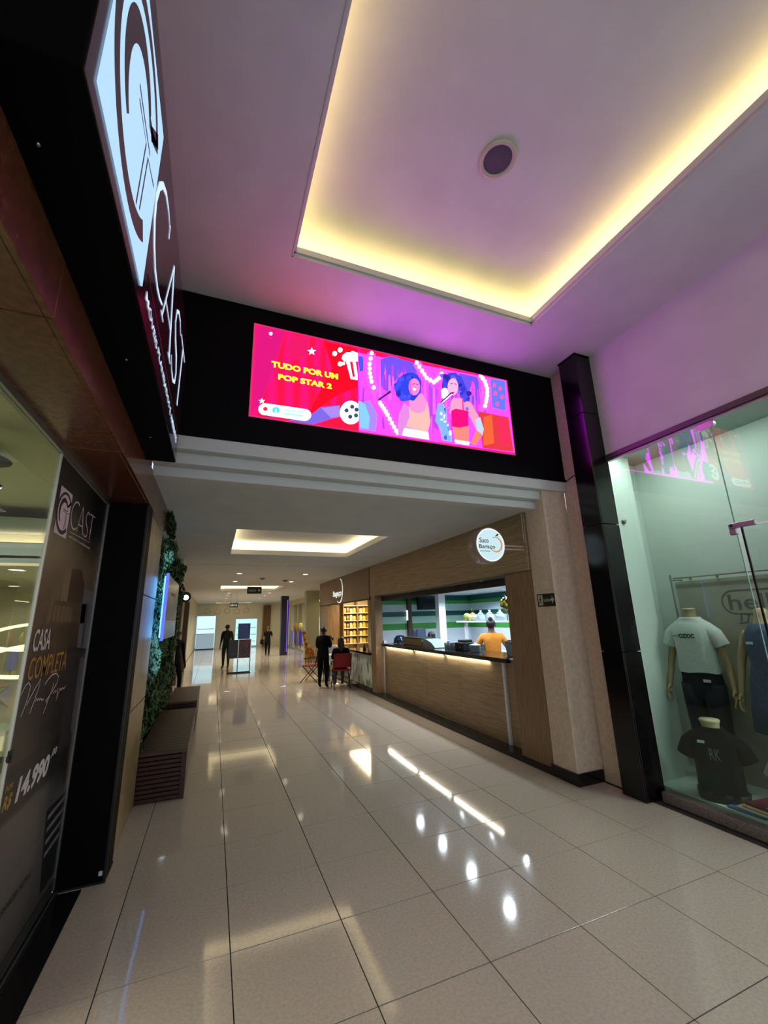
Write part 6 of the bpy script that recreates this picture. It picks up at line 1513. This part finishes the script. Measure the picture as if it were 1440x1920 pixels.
t = thing('coffee_machine', 'black coffee machine on the counter beside the worker in orange', 'appliance', (3.95, 6.22, CT))
obj('body', MB().box(3.84, 4.10, 6.12, 6.38, CT, CT + .13), 'black_matte', t, bevel=.01)
obj('hopper', MB().box(3.88, 4.06, 6.16, 6.34, CT + .13, CT + .17), 'dark_metal', t, bevel=.01)
obj('knob', MB().lathe([(.012, 0), (.012, -.012), (.001, -.013)], (3.84, 6.2, CT + .06), 10, axis='X'), 'chrome', t)
t = thing('steel_pot', 'lidded white metal pot on the counter in front of the worker in orange', 'pot', (3.9, 5.86, CT))
obj('body', MB().lathe([(.085, 0), (.09, .01), (.09, .09), (.092, .095), (.001, .095)], (3.9, 5.86, CT), 20), mat('pot_metal', (186, 204, 214), .25, .3), t, smooth=True)
obj('lid', MB().lathe([(.093, .095), (.088, .11), (.03, .125), (.012, .128), (.014, .145), (.001, .148)], (3.9, 5.86, CT), 20), mat('pot_metal', (186, 204, 214), .25, .3), t, smooth=True)
obj('handle', MB().tube([(3.82, 5.86, CT + .06), (3.79, 5.86, CT + .065), (3.79, 5.86, CT + .04), (3.82, 5.86, CT + .04)], .006, 6), 'black_matte', t)
for k, (x, y) in enumerate(((4.0, 5.12), (4.06, 4.96), (3.9, 4.93))):
    t = thing('blender_jug', ('first', 'second', 'third')[k] + ' clear blender jug from the worker at the pillar end of the counter', 'jug', (x, y, CT), 'blender jugs')
    obj('jug', MB().lathe([(.05, .0), (.052, .01), (.068, .17), (.07, .172), (.062, .165), (.047, .012)], (x, y, CT), 14), mat('jug_plastic', (190, 210, 226), .15), t, smooth=True)
    obj('lid', MB().lathe([(.069, .172), (.069, .185), (.03, .19), (.028, .205), (.001, .206)], (x, y, CT), 14), 'black_matte', t, smooth=True)
    obj('handle', MB().tube([(x, y - .065, CT + .15), (x, y - .10, CT + .14), (x, y - .10, CT + .06), (x, y - .055, CT + .05)], .008, 6), mat('jug_plastic', (190, 210, 226), .15), t)

# ---- workers
def worker_zone(x, y, z):
    if z > 1.435: return 0
    if abs(x) > .30 and z < 1.12: return 0
    return 1 if z > .95 else 2


w1 = figure('person', 'worker in orange t-shirt and pale trousers seen from behind at the counter', (4.50, 6.22, .02), math.radians(-35), 1.60,
            dict(elL=(-.30, .03, 1.14), wrL=(-.24, .22, 1.02), elR=(.30, .03, 1.14), wrR=(.26, .18, .98)), worker_zone, 'hair', build=1.22, mats=('skin_dark', 'cloth_orange', mat('pale_trousers', (190, 186, 180), .9)), bun=True)
w2 = figure('person', 'worker with dark hair bending low beside the white column', (4.85, 8.45, .02), math.radians(60), 1.52,
            dict(spi=(0, .06, 1.08), che=(0, .18, 1.2), nec=(0, .27, 1.29), hb=(0, .31, 1.33), hc=(0, .35, 1.38), ht=(0, .37, 1.43), shL=(-.165, .2, 1.27), shR=(.165, .2, 1.27), elL=(-.2, .3, 1.06), elR=(.2, .3, 1.06), wrL=(-.16, .45, .98), wrR=(.16, .45, .98)),
            lambda x, y, z: 0 if (z > 1.30 and y > .26) else (1 if z > .9 else 2), 'hair', mats=('skin_dark', mat('grey_uniform', (150, 160, 172), .9), 'cloth_black'))
w3 = figure('person', 'worker in dark green shirt leaning over left of the worker in orange', (4.72, 6.95, .02), math.radians(-70), 1.50,
            dict(spi=(0, .06, 1.06), che=(0, .2, 1.17), nec=(0, .32, 1.22), hb=(0, .37, 1.22), hc=(0, .43, 1.22), ht=(0, .48, 1.23), shL=(-.165, .22, 1.2), shR=(.165, .22, 1.2), elL=(-.22, .34, 1.0), elR=(.22, .34, 1.0), wrL=(-.16, .5, .97), wrR=(.16, .5, .97)),
            lambda x, y, z: 0 if y > .36 and z > 1.1 else (1 if z > .9 else 2), 'hair', mats=('skin_dark', mat('dark_green_shirt', (30, 44, 42), .9), 'cloth_black'))

# ================================================================== SECOND KIOSK
kb = thing('burger_kiosk', 'dark oak second kiosk with white lettering on its fascia beyond the juice bar', 'kiosk', (3.7, 12.0, 0))
for k in range(8):
    a = 9.54 + k * .632
    obj('fascia_board', MB().box(3.45, 3.56, a + .002, a + .630, 2.14, CZ - .002), 'wood_v', kb)
obj('fascia_end', MB().box(3.45, 4.6, 14.60, 14.66, 2.14, CZ - .002), 'wood_v', kb)
obj('fascia_lower_edge', MB().box(3.44, 3.57, 9.53, 14.66, 2.12, 2.14), 'black_matte', kb)
obj('far_post', MB().box(3.46, 3.85, 13.55, 14.66, 0, 2.12), 'wood_v', kb)
obj('front', MB().box(3.50, 3.56, 9.54, 11.35, .12, .84), noise_mat('leaf_print_front', (206, 212, 206), (96, 128, 62), 3.2, (1, 3, 1.2), rough=.3, lo=.52, hi=.60), kb)
obj('counter_top', MB().box(3.42, 3.95, 9.54, 11.45, .84, .89), 'black_gloss', kb, bevel=.005)
obj('kick', MB().box(3.47, 3.56, 9.54, 13.55, 0, .12), 'black_gloss', kb)
obj('logo_text', text_mb('Suco', (3.446, 12.75, 2.56), -Y3, Z3, .42, .12, bold=.01), mat('logo_red', (150, 80, 60), .5), kb)
obj('logo_text', text_mb('Bagaço', (3.446, 12.85, 2.30), -Y3, Z3, .95, .22, bold=.04), emis('logo_white', (230, 240, 225), 1.0), kb)
obj('logo_ring', stroke(arc(-12.15, 2.50, .36, 1.3, -2.2, 24), [.02 + .05 * math.sin(math.pi * k / 24) for k in range(25)], (3.4455, 0, 0), -Y3, Z3), emis('logo_white', (230, 240, 225), 1.0), kb)
struct('wall_kiosk', MB().box(3.58, 6.2, 14.30, 14.40, 0, 2.5).box(6.1, 6.2, 10.05, 14.3, 0, 2.5).box(3.6, 6.2, 10.02, 10.06, 0, 2.5), mat('kiosk_warm_wall', (214, 190, 140), .6))
struct('ceiling_kiosk', MB().box(3.58, 6.2, 10.05, 14.3, 2.42, 2.48), 'white_paint')
su = thing('product_shelf', 'tall lit shelf full of golden packets inside the second kiosk', 'shelf', (4.6, 14.1, 0))
for x in (4.12, 4.62, 5.12): obj('upright', MB().box(x - .015, x + .015, 13.98, 14.28, 0, 2.25), 'wood_v', su)
for z in (.6, .85, 1.1, 1.35, 1.6, 1.85, 2.1): obj('board', MB().box(4.12, 5.12, 13.98, 14.28, z, z + .02), 'white_plastic', su)
PK = [mat('packet_gold', (226, 180, 56), .35), mat('packet_cream', (232, 214, 150), .4), mat('packet_brown', (150, 100, 44), .4)]
nths = ('first', 'second', 'third', 'fourth', 'fifth', 'sixth', 'seventh', 'eighth')
ordn = ('lowest', 'second', 'third', 'fourth', 'fifth', 'top')
for r, z in enumerate((.87, 1.12, 1.37, 1.62, 1.87)):
    for c in range(8):
        x = 4.18 + c * .118
        m = PK[(r * 3 + c * 5) % 3]
        h = .15 + .02 * ((r + c) % 3)
        s = MB().loft([[(x + .045 * sx, 14.08 + .03 * sy, z) for sx, sy in ((-1, -1), (1, -1), (1, 1), (-1, 1))], [(x + .048 * sx, 14.08 + .035 * sy, z + h * .5) for sx, sy in ((-1, -1), (1, -1), (1, 1), (-1, 1))], [(x + .04 * sx, 14.08 + .006 * sy, z + h) for sx, sy in ((-1, -1), (1, -1), (1, 1), (-1, 1))]])
        tag(obj('packet', s, m), f'{("gold", "cream", "brown")[(r * 3 + c * 5) % 3]} packet, {nths[c]} from the left on the {ordn[r]} row of the kiosk shelf', 'packet', 'packets on the kiosk shelf')
lp2 = thing('kiosk_light', 'warm ceiling light panel inside the second kiosk', 'ceiling light', (4.5, 12.4, 2.40))
obj('diffuser', MB().box(4.2, 4.9, 11.4, 13.6, 2.405, 2.415), emis('kiosk_panel', (255, 226, 160), 2.0), lp2)
area_light('kiosk_glow', (4.55, 12.6, 2.39), .7, 2.2, 85, (1, .82, .50), (0, 0, 0), lp2)
for k, (y, h) in enumerate(((9.85, .16), (10.15, .2), (10.5, .14))):
    t = thing('counter_jar', ('first', 'second', 'third')[k] + ' dark bottle from the oak post on the second kiosk counter', 'bottle', (3.65, y, .89), 'bottles on the second kiosk')
    obj('bottle', MB().lathe([(.035, 0), (.038, .01), (.038, h * .6), (.014, h * .8), (.014, h), (.001, h)], (3.65, y, .89), 12), mat('bottle_dark', (60, 26, 24), .2), t, smooth=True)
    obj('cap', MB().lathe([(.016, h), (.016, h + .02), (.001, h + .021)], (3.65, y, .89), 10), 'cloth_red', t)

# ---- seating in front of the second kiosk
def red_chair(label, loc, heading):
    c = thing('folding_chair', label, 'chair', loc, 'red chairs at the second kiosk'); c.rotation_euler = (0, 0, heading)
    obj('seat', MB().box(-.21, .21, -.20, .20, .42, .45), 'cloth_red', c, bevel=.01, local=True)
    rings = []
    for z, y in ((.50, -.21), (.62, -.235), (.76, -.26), (.84, -.275)):
        rings.append([Vector((-.21, y + .02, z)), Vector((0, y - .012, z)), Vector((.21, y + .02, z)), Vector((.21, y + .035, z)), Vector((0, y + .004, z)), Vector((-.21, y + .035, z))])
    obj('backrest', MB().loft(rings), 'cloth_red', c, local=True)
    for sx in (-1, 1):
        obj('leg', MB().tube([(sx * .22, -.28, .84), (sx * .22, -.18, .46), (sx * .22, .24, 0)], .012, 6), 'black_matte', c, local=True)
        obj('leg', MB().tube([(sx * .20, .20, .44), (sx * .20, -.24, 0)], .012, 6), 'black_matte', c, local=True)
        obj('arm', MB().tube([(sx * .22, -.22, .64), (sx * .22, .15, .63)], .014, 6), 'black_matte', c, local=True)
    return c


red_chair('red folding chair holding the long-haired woman in black', (3.10, 10.75, 0), math.radians(-8))
red_chair('red folding chair behind the man in black, turned sideways', (2.66, 12.25, 0), math.radians(60))
red_chair('red folding chair on the kiosk side of the round table', (3.25, 12.35, 0), math.radians(170))
t = thing('bistro_table', 'small round pale table between the red chairs', 'table', (3.12, 11.55, 0))
obj('top', MB().lathe([(.001, .72), (.27, .72), (.28, .735), (.27, .75), (.001, .75)], (3.12, 11.55, 0), 24), 'white_gloss', t)
obj('stem', MB().lathe([(.20, 0), (.19, .015), (.03, .03), (.025, .70), (.10, .72)], (3.12, 11.55, 0), 16), 'chrome', t, smooth=True)
SIT = dict(pel=(0, 0, .53), spi=(0, -.01, .70), che=(0, .02, .88), nec=(0, .03, 1.04), hb=(0, .05, 1.105), hc=(0, .065, 1.185), ht=(0, .06, 1.245), shL=(-.165, .01, .985), shR=(.165, .01, .985), elL=(-.22, .08, .74), elR=(.22, .08, .74),
           wrL=(-.14, .30, .76), wrR=(.14, .30, .76), hiL=(-.09, .06, .50), hiR=(.09, .06, .50), knL=(-.10, .44, .50), knR=(.10, .44, .50), anL=(-.10, .42, .09), anR=(.10, .42, .09), toL=(-.10, .56, .03), toR=(.10, .56, .03))
figure('person', 'seated woman with long dark hair and black top on a red chair', (3.10, 10.75, 0), math.radians(-8), 1.62, SIT, lambda x, y, z: 0 if z > 1.0 or (z > .7 and y > .24) else (1 if z > .45 else 2), 'hair', True, build=1.2, mats=('skin', 'cloth_black', mat('jeans_grey', (60, 70, 84), .9)))
figure('person', 'seated person in white and blue top facing the woman in black', (3.25, 12.35, 0), math.radians(170), 1.60, SIT, lambda x, y, z: 0 if z > 1.0 or (z > .7 and y > .24) else (1 if z > .45 else 2), 'hair', mats=('skin', mat('pale_blue_top', (176, 186, 204), .9), mat('jeans_grey', (60, 70, 84), .9)))
figure('person', 'man dressed in black standing at the corner of the second kiosk', (2.70, 11.02, 0), math.radians(-30), 1.50, dict(elL=(-.20, .05, 1.12), wrL=(-.10, .20, 1.06), elR=(.20, .05, 1.12), wrR=(.12, .18, 1.12)),
       lambda x, y, z: 0 if z > 1.44 else (0 if y > .17 and z > .9 else 1), 'hair', build=1.4, mats=('skin_dark', 'cloth_black'))
figure('person', 'woman in black walking towards us along the far corridor with a bag', (2.58, 22.0, 0), math.radians(172), 1.42, dict(knL=(-.09, .16, .50), anL=(-.09, .14, .10), toL=(-.09, .29, .06), knR=(.09, .02, .47), anR=(.09, -.22, .13), toR=(.09, -.10, .05), elL=(-.24, -.02, 1.12), wrL=(-.33, .06, .92)),
       lambda x, y, z: 0 if z > 1.42 or (abs(x) > .2 and z < 1.15 and z > .75) else 1, mat('hair_brown', (80, 46, 26), .5), True, build=1.25, mats=('skin', 'cloth_black'))
t = thing('handbag', 'black shoulder bag of the walking woman in the far corridor', 'bag', (2.32, 22.0, .72))
obj('pouch', MB().loft([ring_ell((2.32, 22.0, .58), .10, .05, 12), ring_ell((2.32, 22.0, .70), .11, .055, 12), ring_ell((2.32, 22.0, .80), .09, .04, 12)]), 'cloth_black', t, smooth=True)
obj('strap', MB().tube([(2.24, 22.0, .79), (2.30, 22.0, .98), (2.38, 22.0, 1.10)], .008, 6), 'cloth_black', t)
figure('person', 'person in dark green standing behind the advert stand', (.53, 17.4, 0), math.radians(160), 1.60, None, lambda x, y, z: 0 if z > 1.44 or (abs(x) > .19 and z < 1.0) else 1, 'hair', build=1.25, mats=('skin_dark', mat('dark_green_cloth', (26, 38, 34), .9)))
figure('person', 'person in dark clothes half hidden behind the green wall', (-.76, 11.2, 0), math.radians(-150), 1.55, dict(knL=(-.09, .14, .50), anL=(-.09, .12, .10), toL=(-.09, .27, .06), anR=(.09, -.24, .12), toR=(.09, -.12, .05)), lambda x, y, z: 0 if z > 1.44 else 1, 'hair', mats=('skin_dark', 'cloth_black'))

# ================================================================== FAR CORRIDOR
struct('wall_left_far', MB().box(-1.15, -1.02, 9.9, 31.0, 0, CZ), mat('cream_wall', (186, 178, 152), .6))
struct('wall_left_return', MB().box(-1.15, -.62, 8.92, 9.02, 0, CZ), mat('cream_wall', (186, 178, 152), .6))
for k, (y, w) in enumerate(((13.6, .5), (17.2, .45))):
    struct('pilaster', MB().box(-1.02, -.86, y, y + w, 0, 2.45), noise_mat('brown_pilaster', (78, 62, 46), (96, 78, 58), 5, (6, 6, 1), rough=.4), label=('nearer', 'farther')[k] + ' brown pilaster on the left corridor wall')
lampL = thing('wall_floodlight', 'round black floodlight with bright lens above the green wall end', 'lamp', (-.55, 9.3, 2.13))
obj('housing', MB().lathe([(.04, .14), (.09, .12), (.105, 0), (.098, -.012), (.09, -.01)], (-.55, 9.3, 2.19), 20, axis='Y', caps=False), 'black_matte', lampL, smooth=True)
obj('lens', MB().lathe([(.05, -.004), (.001, -.006)], (-.54, 9.3, 2.18), 16, axis='Y', caps=False), emis('flood_glow', (240, 246, 255), 5.0), lampL)
obj('arm', MB().tube([(-.55, 9.42, 2.19), (-.62, 9.42, 2.19), (-.70, 9.1, 2.19)], .015, 6), 'black_matte', lampL)

# end wall with lit shop windows
struct('wall_back', MB().box(-1.2, 11, 31.0, 31.15, 0, CZ), mat('end_wall', (226, 222, 208), .6))
for k, (x0, x1, z1, cc_) in enumerate(((-1.0, .15, 2.1, (186, 222, 232)), (1.45, 2.85, 1.85, (170, 214, 224)))):
    w = sroot('window_%d' % (3 + k), ((x0 + x1) / 2, 30.98, 0), ('cyan-lit shop window at the corridor end, left of the advert stand', 'cyan-lit shop doorway at the corridor end, behind the advert stand')[k])
    obj('lit_interior', MB().box(x0, x1, 30.97, 30.99, .08, z1), emis('far_window_%d' % k, cc_, 1.5), w)
    obj('frame', MB().box(x0 - .06, x0, 30.92, 31.0, 0, z1 + .06).box(x1, x1 + .06, 30.92, 31.0, 0, z1 + .06).box(x0, x1, 30.92, 31.0, z1, z1 + .06), 'white_plastic', w)
    for q in range(3):
        obj('shelf', MB().box(x0 + .05, x1 - .05, 30.90, 30.97, .35 + q * .45, .39 + q * .45), 'white_gloss', w)
far_case = thing('display_cabinet', 'white lit display cabinet at the corridor end', 'cabinet', (-.45, 30.4, 0))
obj('body', MB().box(-.96, .12, 30.2, 30.7, .05, .95), emis('cabinet_glow', (190, 214, 226), .55), far_case)
obj('base', MB().box(-.96, .12, 30.22, 30.7, 0, .05), 'black_matte', far_case)
obj('top', MB().box(-.98, .14, 30.18, 30.72, .95, .98), 'white_gloss', far_case)
for k in range(5):  # plain hoops added in place of unreadable shop sign lettering
    t = thing('letter_stand_in', ('first', 'second', 'third', 'fourth', 'fifth')[k] + ' gold hoop from the left standing in for unreadable sign letters over the end shop windows', 'letter stand-in', (-.4 + k * .62, 30.7, 2.35), 'gold hoops at the corridor end')
    c = (-.4 + k * .62, 30.7, 2.42 - .05 * (k % 2))
    obj('hoop', MB().tube([(c[0] + .2 * math.cos(a), c[1], c[2] + .16 * math.sin(a)) for a in [2 * math.pi * q / 16 for q in range(17)]], .018, 5, caps=False), mat('gold_metal', (196, 160, 90), .35, .7), t)
    obj('wire', MB().tube([(c[0], c[1], c[2] + .16), (c[0], c[1], CZ)], .004, 4), 'dark_metal', t)

# right-hand shops of the far corridor
struct('column_far', MB().box(3.66, 4.22, 18.0, 18.5, 0, CZ), mat('far_column', (176, 172, 150), .5), label='pale square column on the right of the far corridor')
struct('wall_navy', MB().box(3.20, 3.56, 22.0, 22.4, 0, CZ), mat('navy_column', (24, 20, 52), .4), label='dark navy column in the far corridor')
pl = thing('light_tube', 'vertical violet light tube on the dark navy column', 'light', (3.38, 21.98, .1))
obj('tube', MB().tube([(3.50, 21.98, .15), (3.50, 21.98, 2.7)], .015, 8), emis('violet_tube', (130, 90, 230), 1.4), pl)
obj('end_cap', MB().tube([(3.50, 21.98, 2.7), (3.50, 21.98, 2.76)], .018, 8), 'dark_metal', pl)
struct('wall_brown_strip', MB().box(3.25, 3.75, 30.85, 31.0, 0, 2.75), mat('brown_strip', (112, 78, 50), .5), label='brown timber strip on the end wall')
rw = sroot('window_5', (4.6, 22, 0), 'glass front of the warm lit shop on the right of the far corridor')
for k in range(6):
    a = 14.75 + k * 2.6
    obj('pane', MB().box(4.60, 4.61, a, a + 2.55, .08, 2.6), 'glass_thin', rw)
    obj('mullion', MB().box(4.58, 4.63, a + 2.55, a + 2.6, 0, 2.6), 'alu', rw)
obj('head', MB().box(4.56, 4.66, 14.75, 30.6, 2.6, CZ), mat('shop_head', (190, 176, 130), .6), rw)
obj('sill', MB().box(4.56, 4.66, 14.75, 30.6, 0, .08), 'alu', rw)
struct('wall_far_shop', MB().box(8.4, 8.5, 14.7, 31, 0, CZ).box(4.66, 8.4, 14.66, 14.74, 0, CZ), mat('far_shop_wall', (220, 196, 132), .6))
fl = thing('far_shop_light', 'warm ceiling light panel of the far right shop', 'ceiling light', (6, 20, CZ - .04))
obj('diffuser', MB().box(5.2, 6.6, 16.0, 29.0, CZ - .03, CZ - .02), emis('far_shop_panel', (255, 230, 160), 2.0), fl)
area_light('far_shop_glow', (5.9, 22, CZ - .05), 1.4, 13.0, 330, (1, .84, .52), (0, 0, 0), fl)
for k in range(9):
    y = 16.0 + k * 1.55
    b = thing('shop_banner', ('first', 'second', 'third', 'fourth', 'fifth', 'sixth', 'seventh', 'eighth', 'ninth')[k] + ' low blue display banner along the far right shop front', 'banner', (4.9, y, 0), 'blue banners of the far shop')
    obj('cloth', MB().box(4.88, 4.92, y, y + .8, .25, 1.02), emis('banner_blue', (40, 50, 220), .8) if k % 2 == 0 else emis('banner_violet', (110, 70, 190), .55), b)
    obj('stand', MB().box(4.87, 4.93, y + .38, y + .42, 0, .25), 'dark_metal', b)
    s = thing('shop_figure', ('first', 'second', 'third', 'fourth', 'fifth', 'sixth', 'seventh', 'eighth', 'ninth')[k] + ' yellow garment stand along the far right shop front', 'display', (5.2, y + .5, 0), 'garment stands of the far shop')
    obj('garment', MB().loft([ring_ell((5.2, y + .5, 1.0), .16, .1, 12), ring_ell((5.2, y + .5, 1.3), .17, .1, 12), ring_ell((5.2, y + .5, 1.5), .10, .06, 12)]), ('yellow', PK[1], 'cloth_orange')[k % 3], s, smooth=True)
    obj('stand', MB().tube([(5.2, y + .5, 0), (5.2, y + .5, 1.0)], .02, 6), 'chrome', s)

# giraffe figure
gf = thing('giraffe_figure', 'orange-brown toy giraffe standing before the pale column', 'figure', (3.62, 16.9, 0)); gf.rotation_euler = (0, 0, math.radians(115))
sk = Skel()
sk.add('b', (0, -.10, .55), .13); sk.add('c', (0, .12, .60), .14, 'b'); sk.add('n1', (0, .22, .80), .085, 'c'); sk.add('n2', (0, .28, 1.02), .062, 'n1'); sk.add('h', (0, .32, 1.17), .062, 'n2'); sk.add('m', (0, .44, 1.13), .042, 'h')
sk.add('t', (0, -.26, .50), .018, 'b')
for n, (x, y, f) in dict(a=(-.09, .14, 'c'), d=(.09, .14, 'c'), e=(-.09, -.12, 'b'), g=(.09, -.12, 'b')).items():
    sk.add(n + '1', (x, y + (.0 if f == 'c' else .03), .30), .045, f); sk.add(n + '2', (x, y, .02), .034, n + '1')
for sx in (-1, 1): sk.add('o%d' % sx, (sx * .03, .30, 1.27), .012, 'h'); sk.add('r%d' % sx, (sx * .10, .28, 1.19), .018, 'h')
me = skin_mesh(sk.v, sk.e, sk.r, 0, 1); me.materials.append(noise_mat('giraffe_hide', (206, 160, 96), (158, 92, 40), 9, rough=.8, detail=1, lo=.46, hi=.5))
link('body', me, gf)
em_ = MB()
for sx in (-1, 1): em_.ball((sx * .05, .37, 1.19), .012, 8, 5)
obj('eyes', em_, 'black_matte', gf, local=True)

# advert stand
ad = thing('advert_stand', 'free-standing advert stand with blue upper poster and two dark boards', 'stand', (.9, 15.6, 0))
for x in (.56, .86, 1.26): obj('leg', MB().box(x - .012, x + .012, 15.58, 15.62, 0, 1.10), 'black_matte', ad)
obj('foot_rail', MB().box(.54, 1.28, 15.45, 15.48, 0, .03).box(.54, 1.28, 15.72, 15.75, 0, .03), 'black_matte', ad)
obj('board', MB().box(.55, .85, 15.56, 15.58, .48, 1.08), mat('board_dark', (18, 16, 18), .3), ad)
obj('board', MB().box(.87, 1.25, 15.56, 15.58, .48, 1.08), noise_mat('board_print_dark', (22, 18, 20), (80, 30, 34), 6, rough=.3), ad)
obj('board_frame', MB().box(.85, .87, 15.55, 15.58, .46, 1.10).box(1.25, 1.27, 15.55, 15.58, .46, 1.10).box(.87, 1.25, 15.55, 15.58, 1.08, 1.10), 'white_plastic', ad)
obj('upper_poster', MB().box(.82, 1.22, 15.60, 15.62, 1.10, 1.62), stripes_mat('upper_poster_print', 2, [(0, (180, 130, 150)), (.12, (150, 70, 90)), (.36, (40, 70, 130)), (.44, (30, 60, 120))], .3), ad)

# hanging exit signs of the corridor
for k, (x0, x1, y, z0, z1) in enumerate(((.95, 1.40, 14.2, 2.55, 2.77), (.62, .98, 20.0, 2.30, 2.50))):
    t = thing('hanging_exit_sign', ('nearer', 'farther')[k] + ' black SAÍDA sign hanging from the corridor ceiling', 'sign', ((x0 + x1) / 2, y, z0), 'hanging exit signs')
    obj('plate', MB().box(x0, x1, y, y + .012, z0, z1), mat('exit_plate', (12, 20, 14), .4), t)
    obj('lettering', text_mb('SAÍDA', (x0 + .12 * (x1 - x0), y - .002, z0 + .07), X3, Z3, (x1 - x0) * .5, .08), EXW, t)
    obj('arrow', MB().poly([(x1 - .10, y - .002, z0 + .05), (x1 - .03, y - .002, (z0 + z1) / 2), (x1 - .10, y - .002, z1 - .05)]), EXW, t)
    for x in (x0 + .05, x1 - .05): obj('chain', MB().tube([(x, y + .006, z1), (x, y + .006, CZ)], .004, 5), 'dark_metal', t)
# sprinkler plate and smoke detector
for k, (x, y, lb) in enumerate(((1.25, 12.6, 'flat grey grille'), (2.0, 13.2, 'dark round smoke detector'))):
    t = thing('ceiling_detector', lb + ' on the corridor ceiling between the downlight rows', 'detector', (x, y, CZ))
    obj('base', MB().lathe([(.09, 0), (.09, -.012), (.06, -.03), (.001, -.034)], (x, y, CZ), 16), mat('detector_grey', (110, 112, 108), .5), t, smooth=True)
    obj('vent', MB().lathe([(.05, -.034), (.045, -.045), (.001, -.046)], (x, y, CZ), 14), 'dark_metal', t, smooth=True)
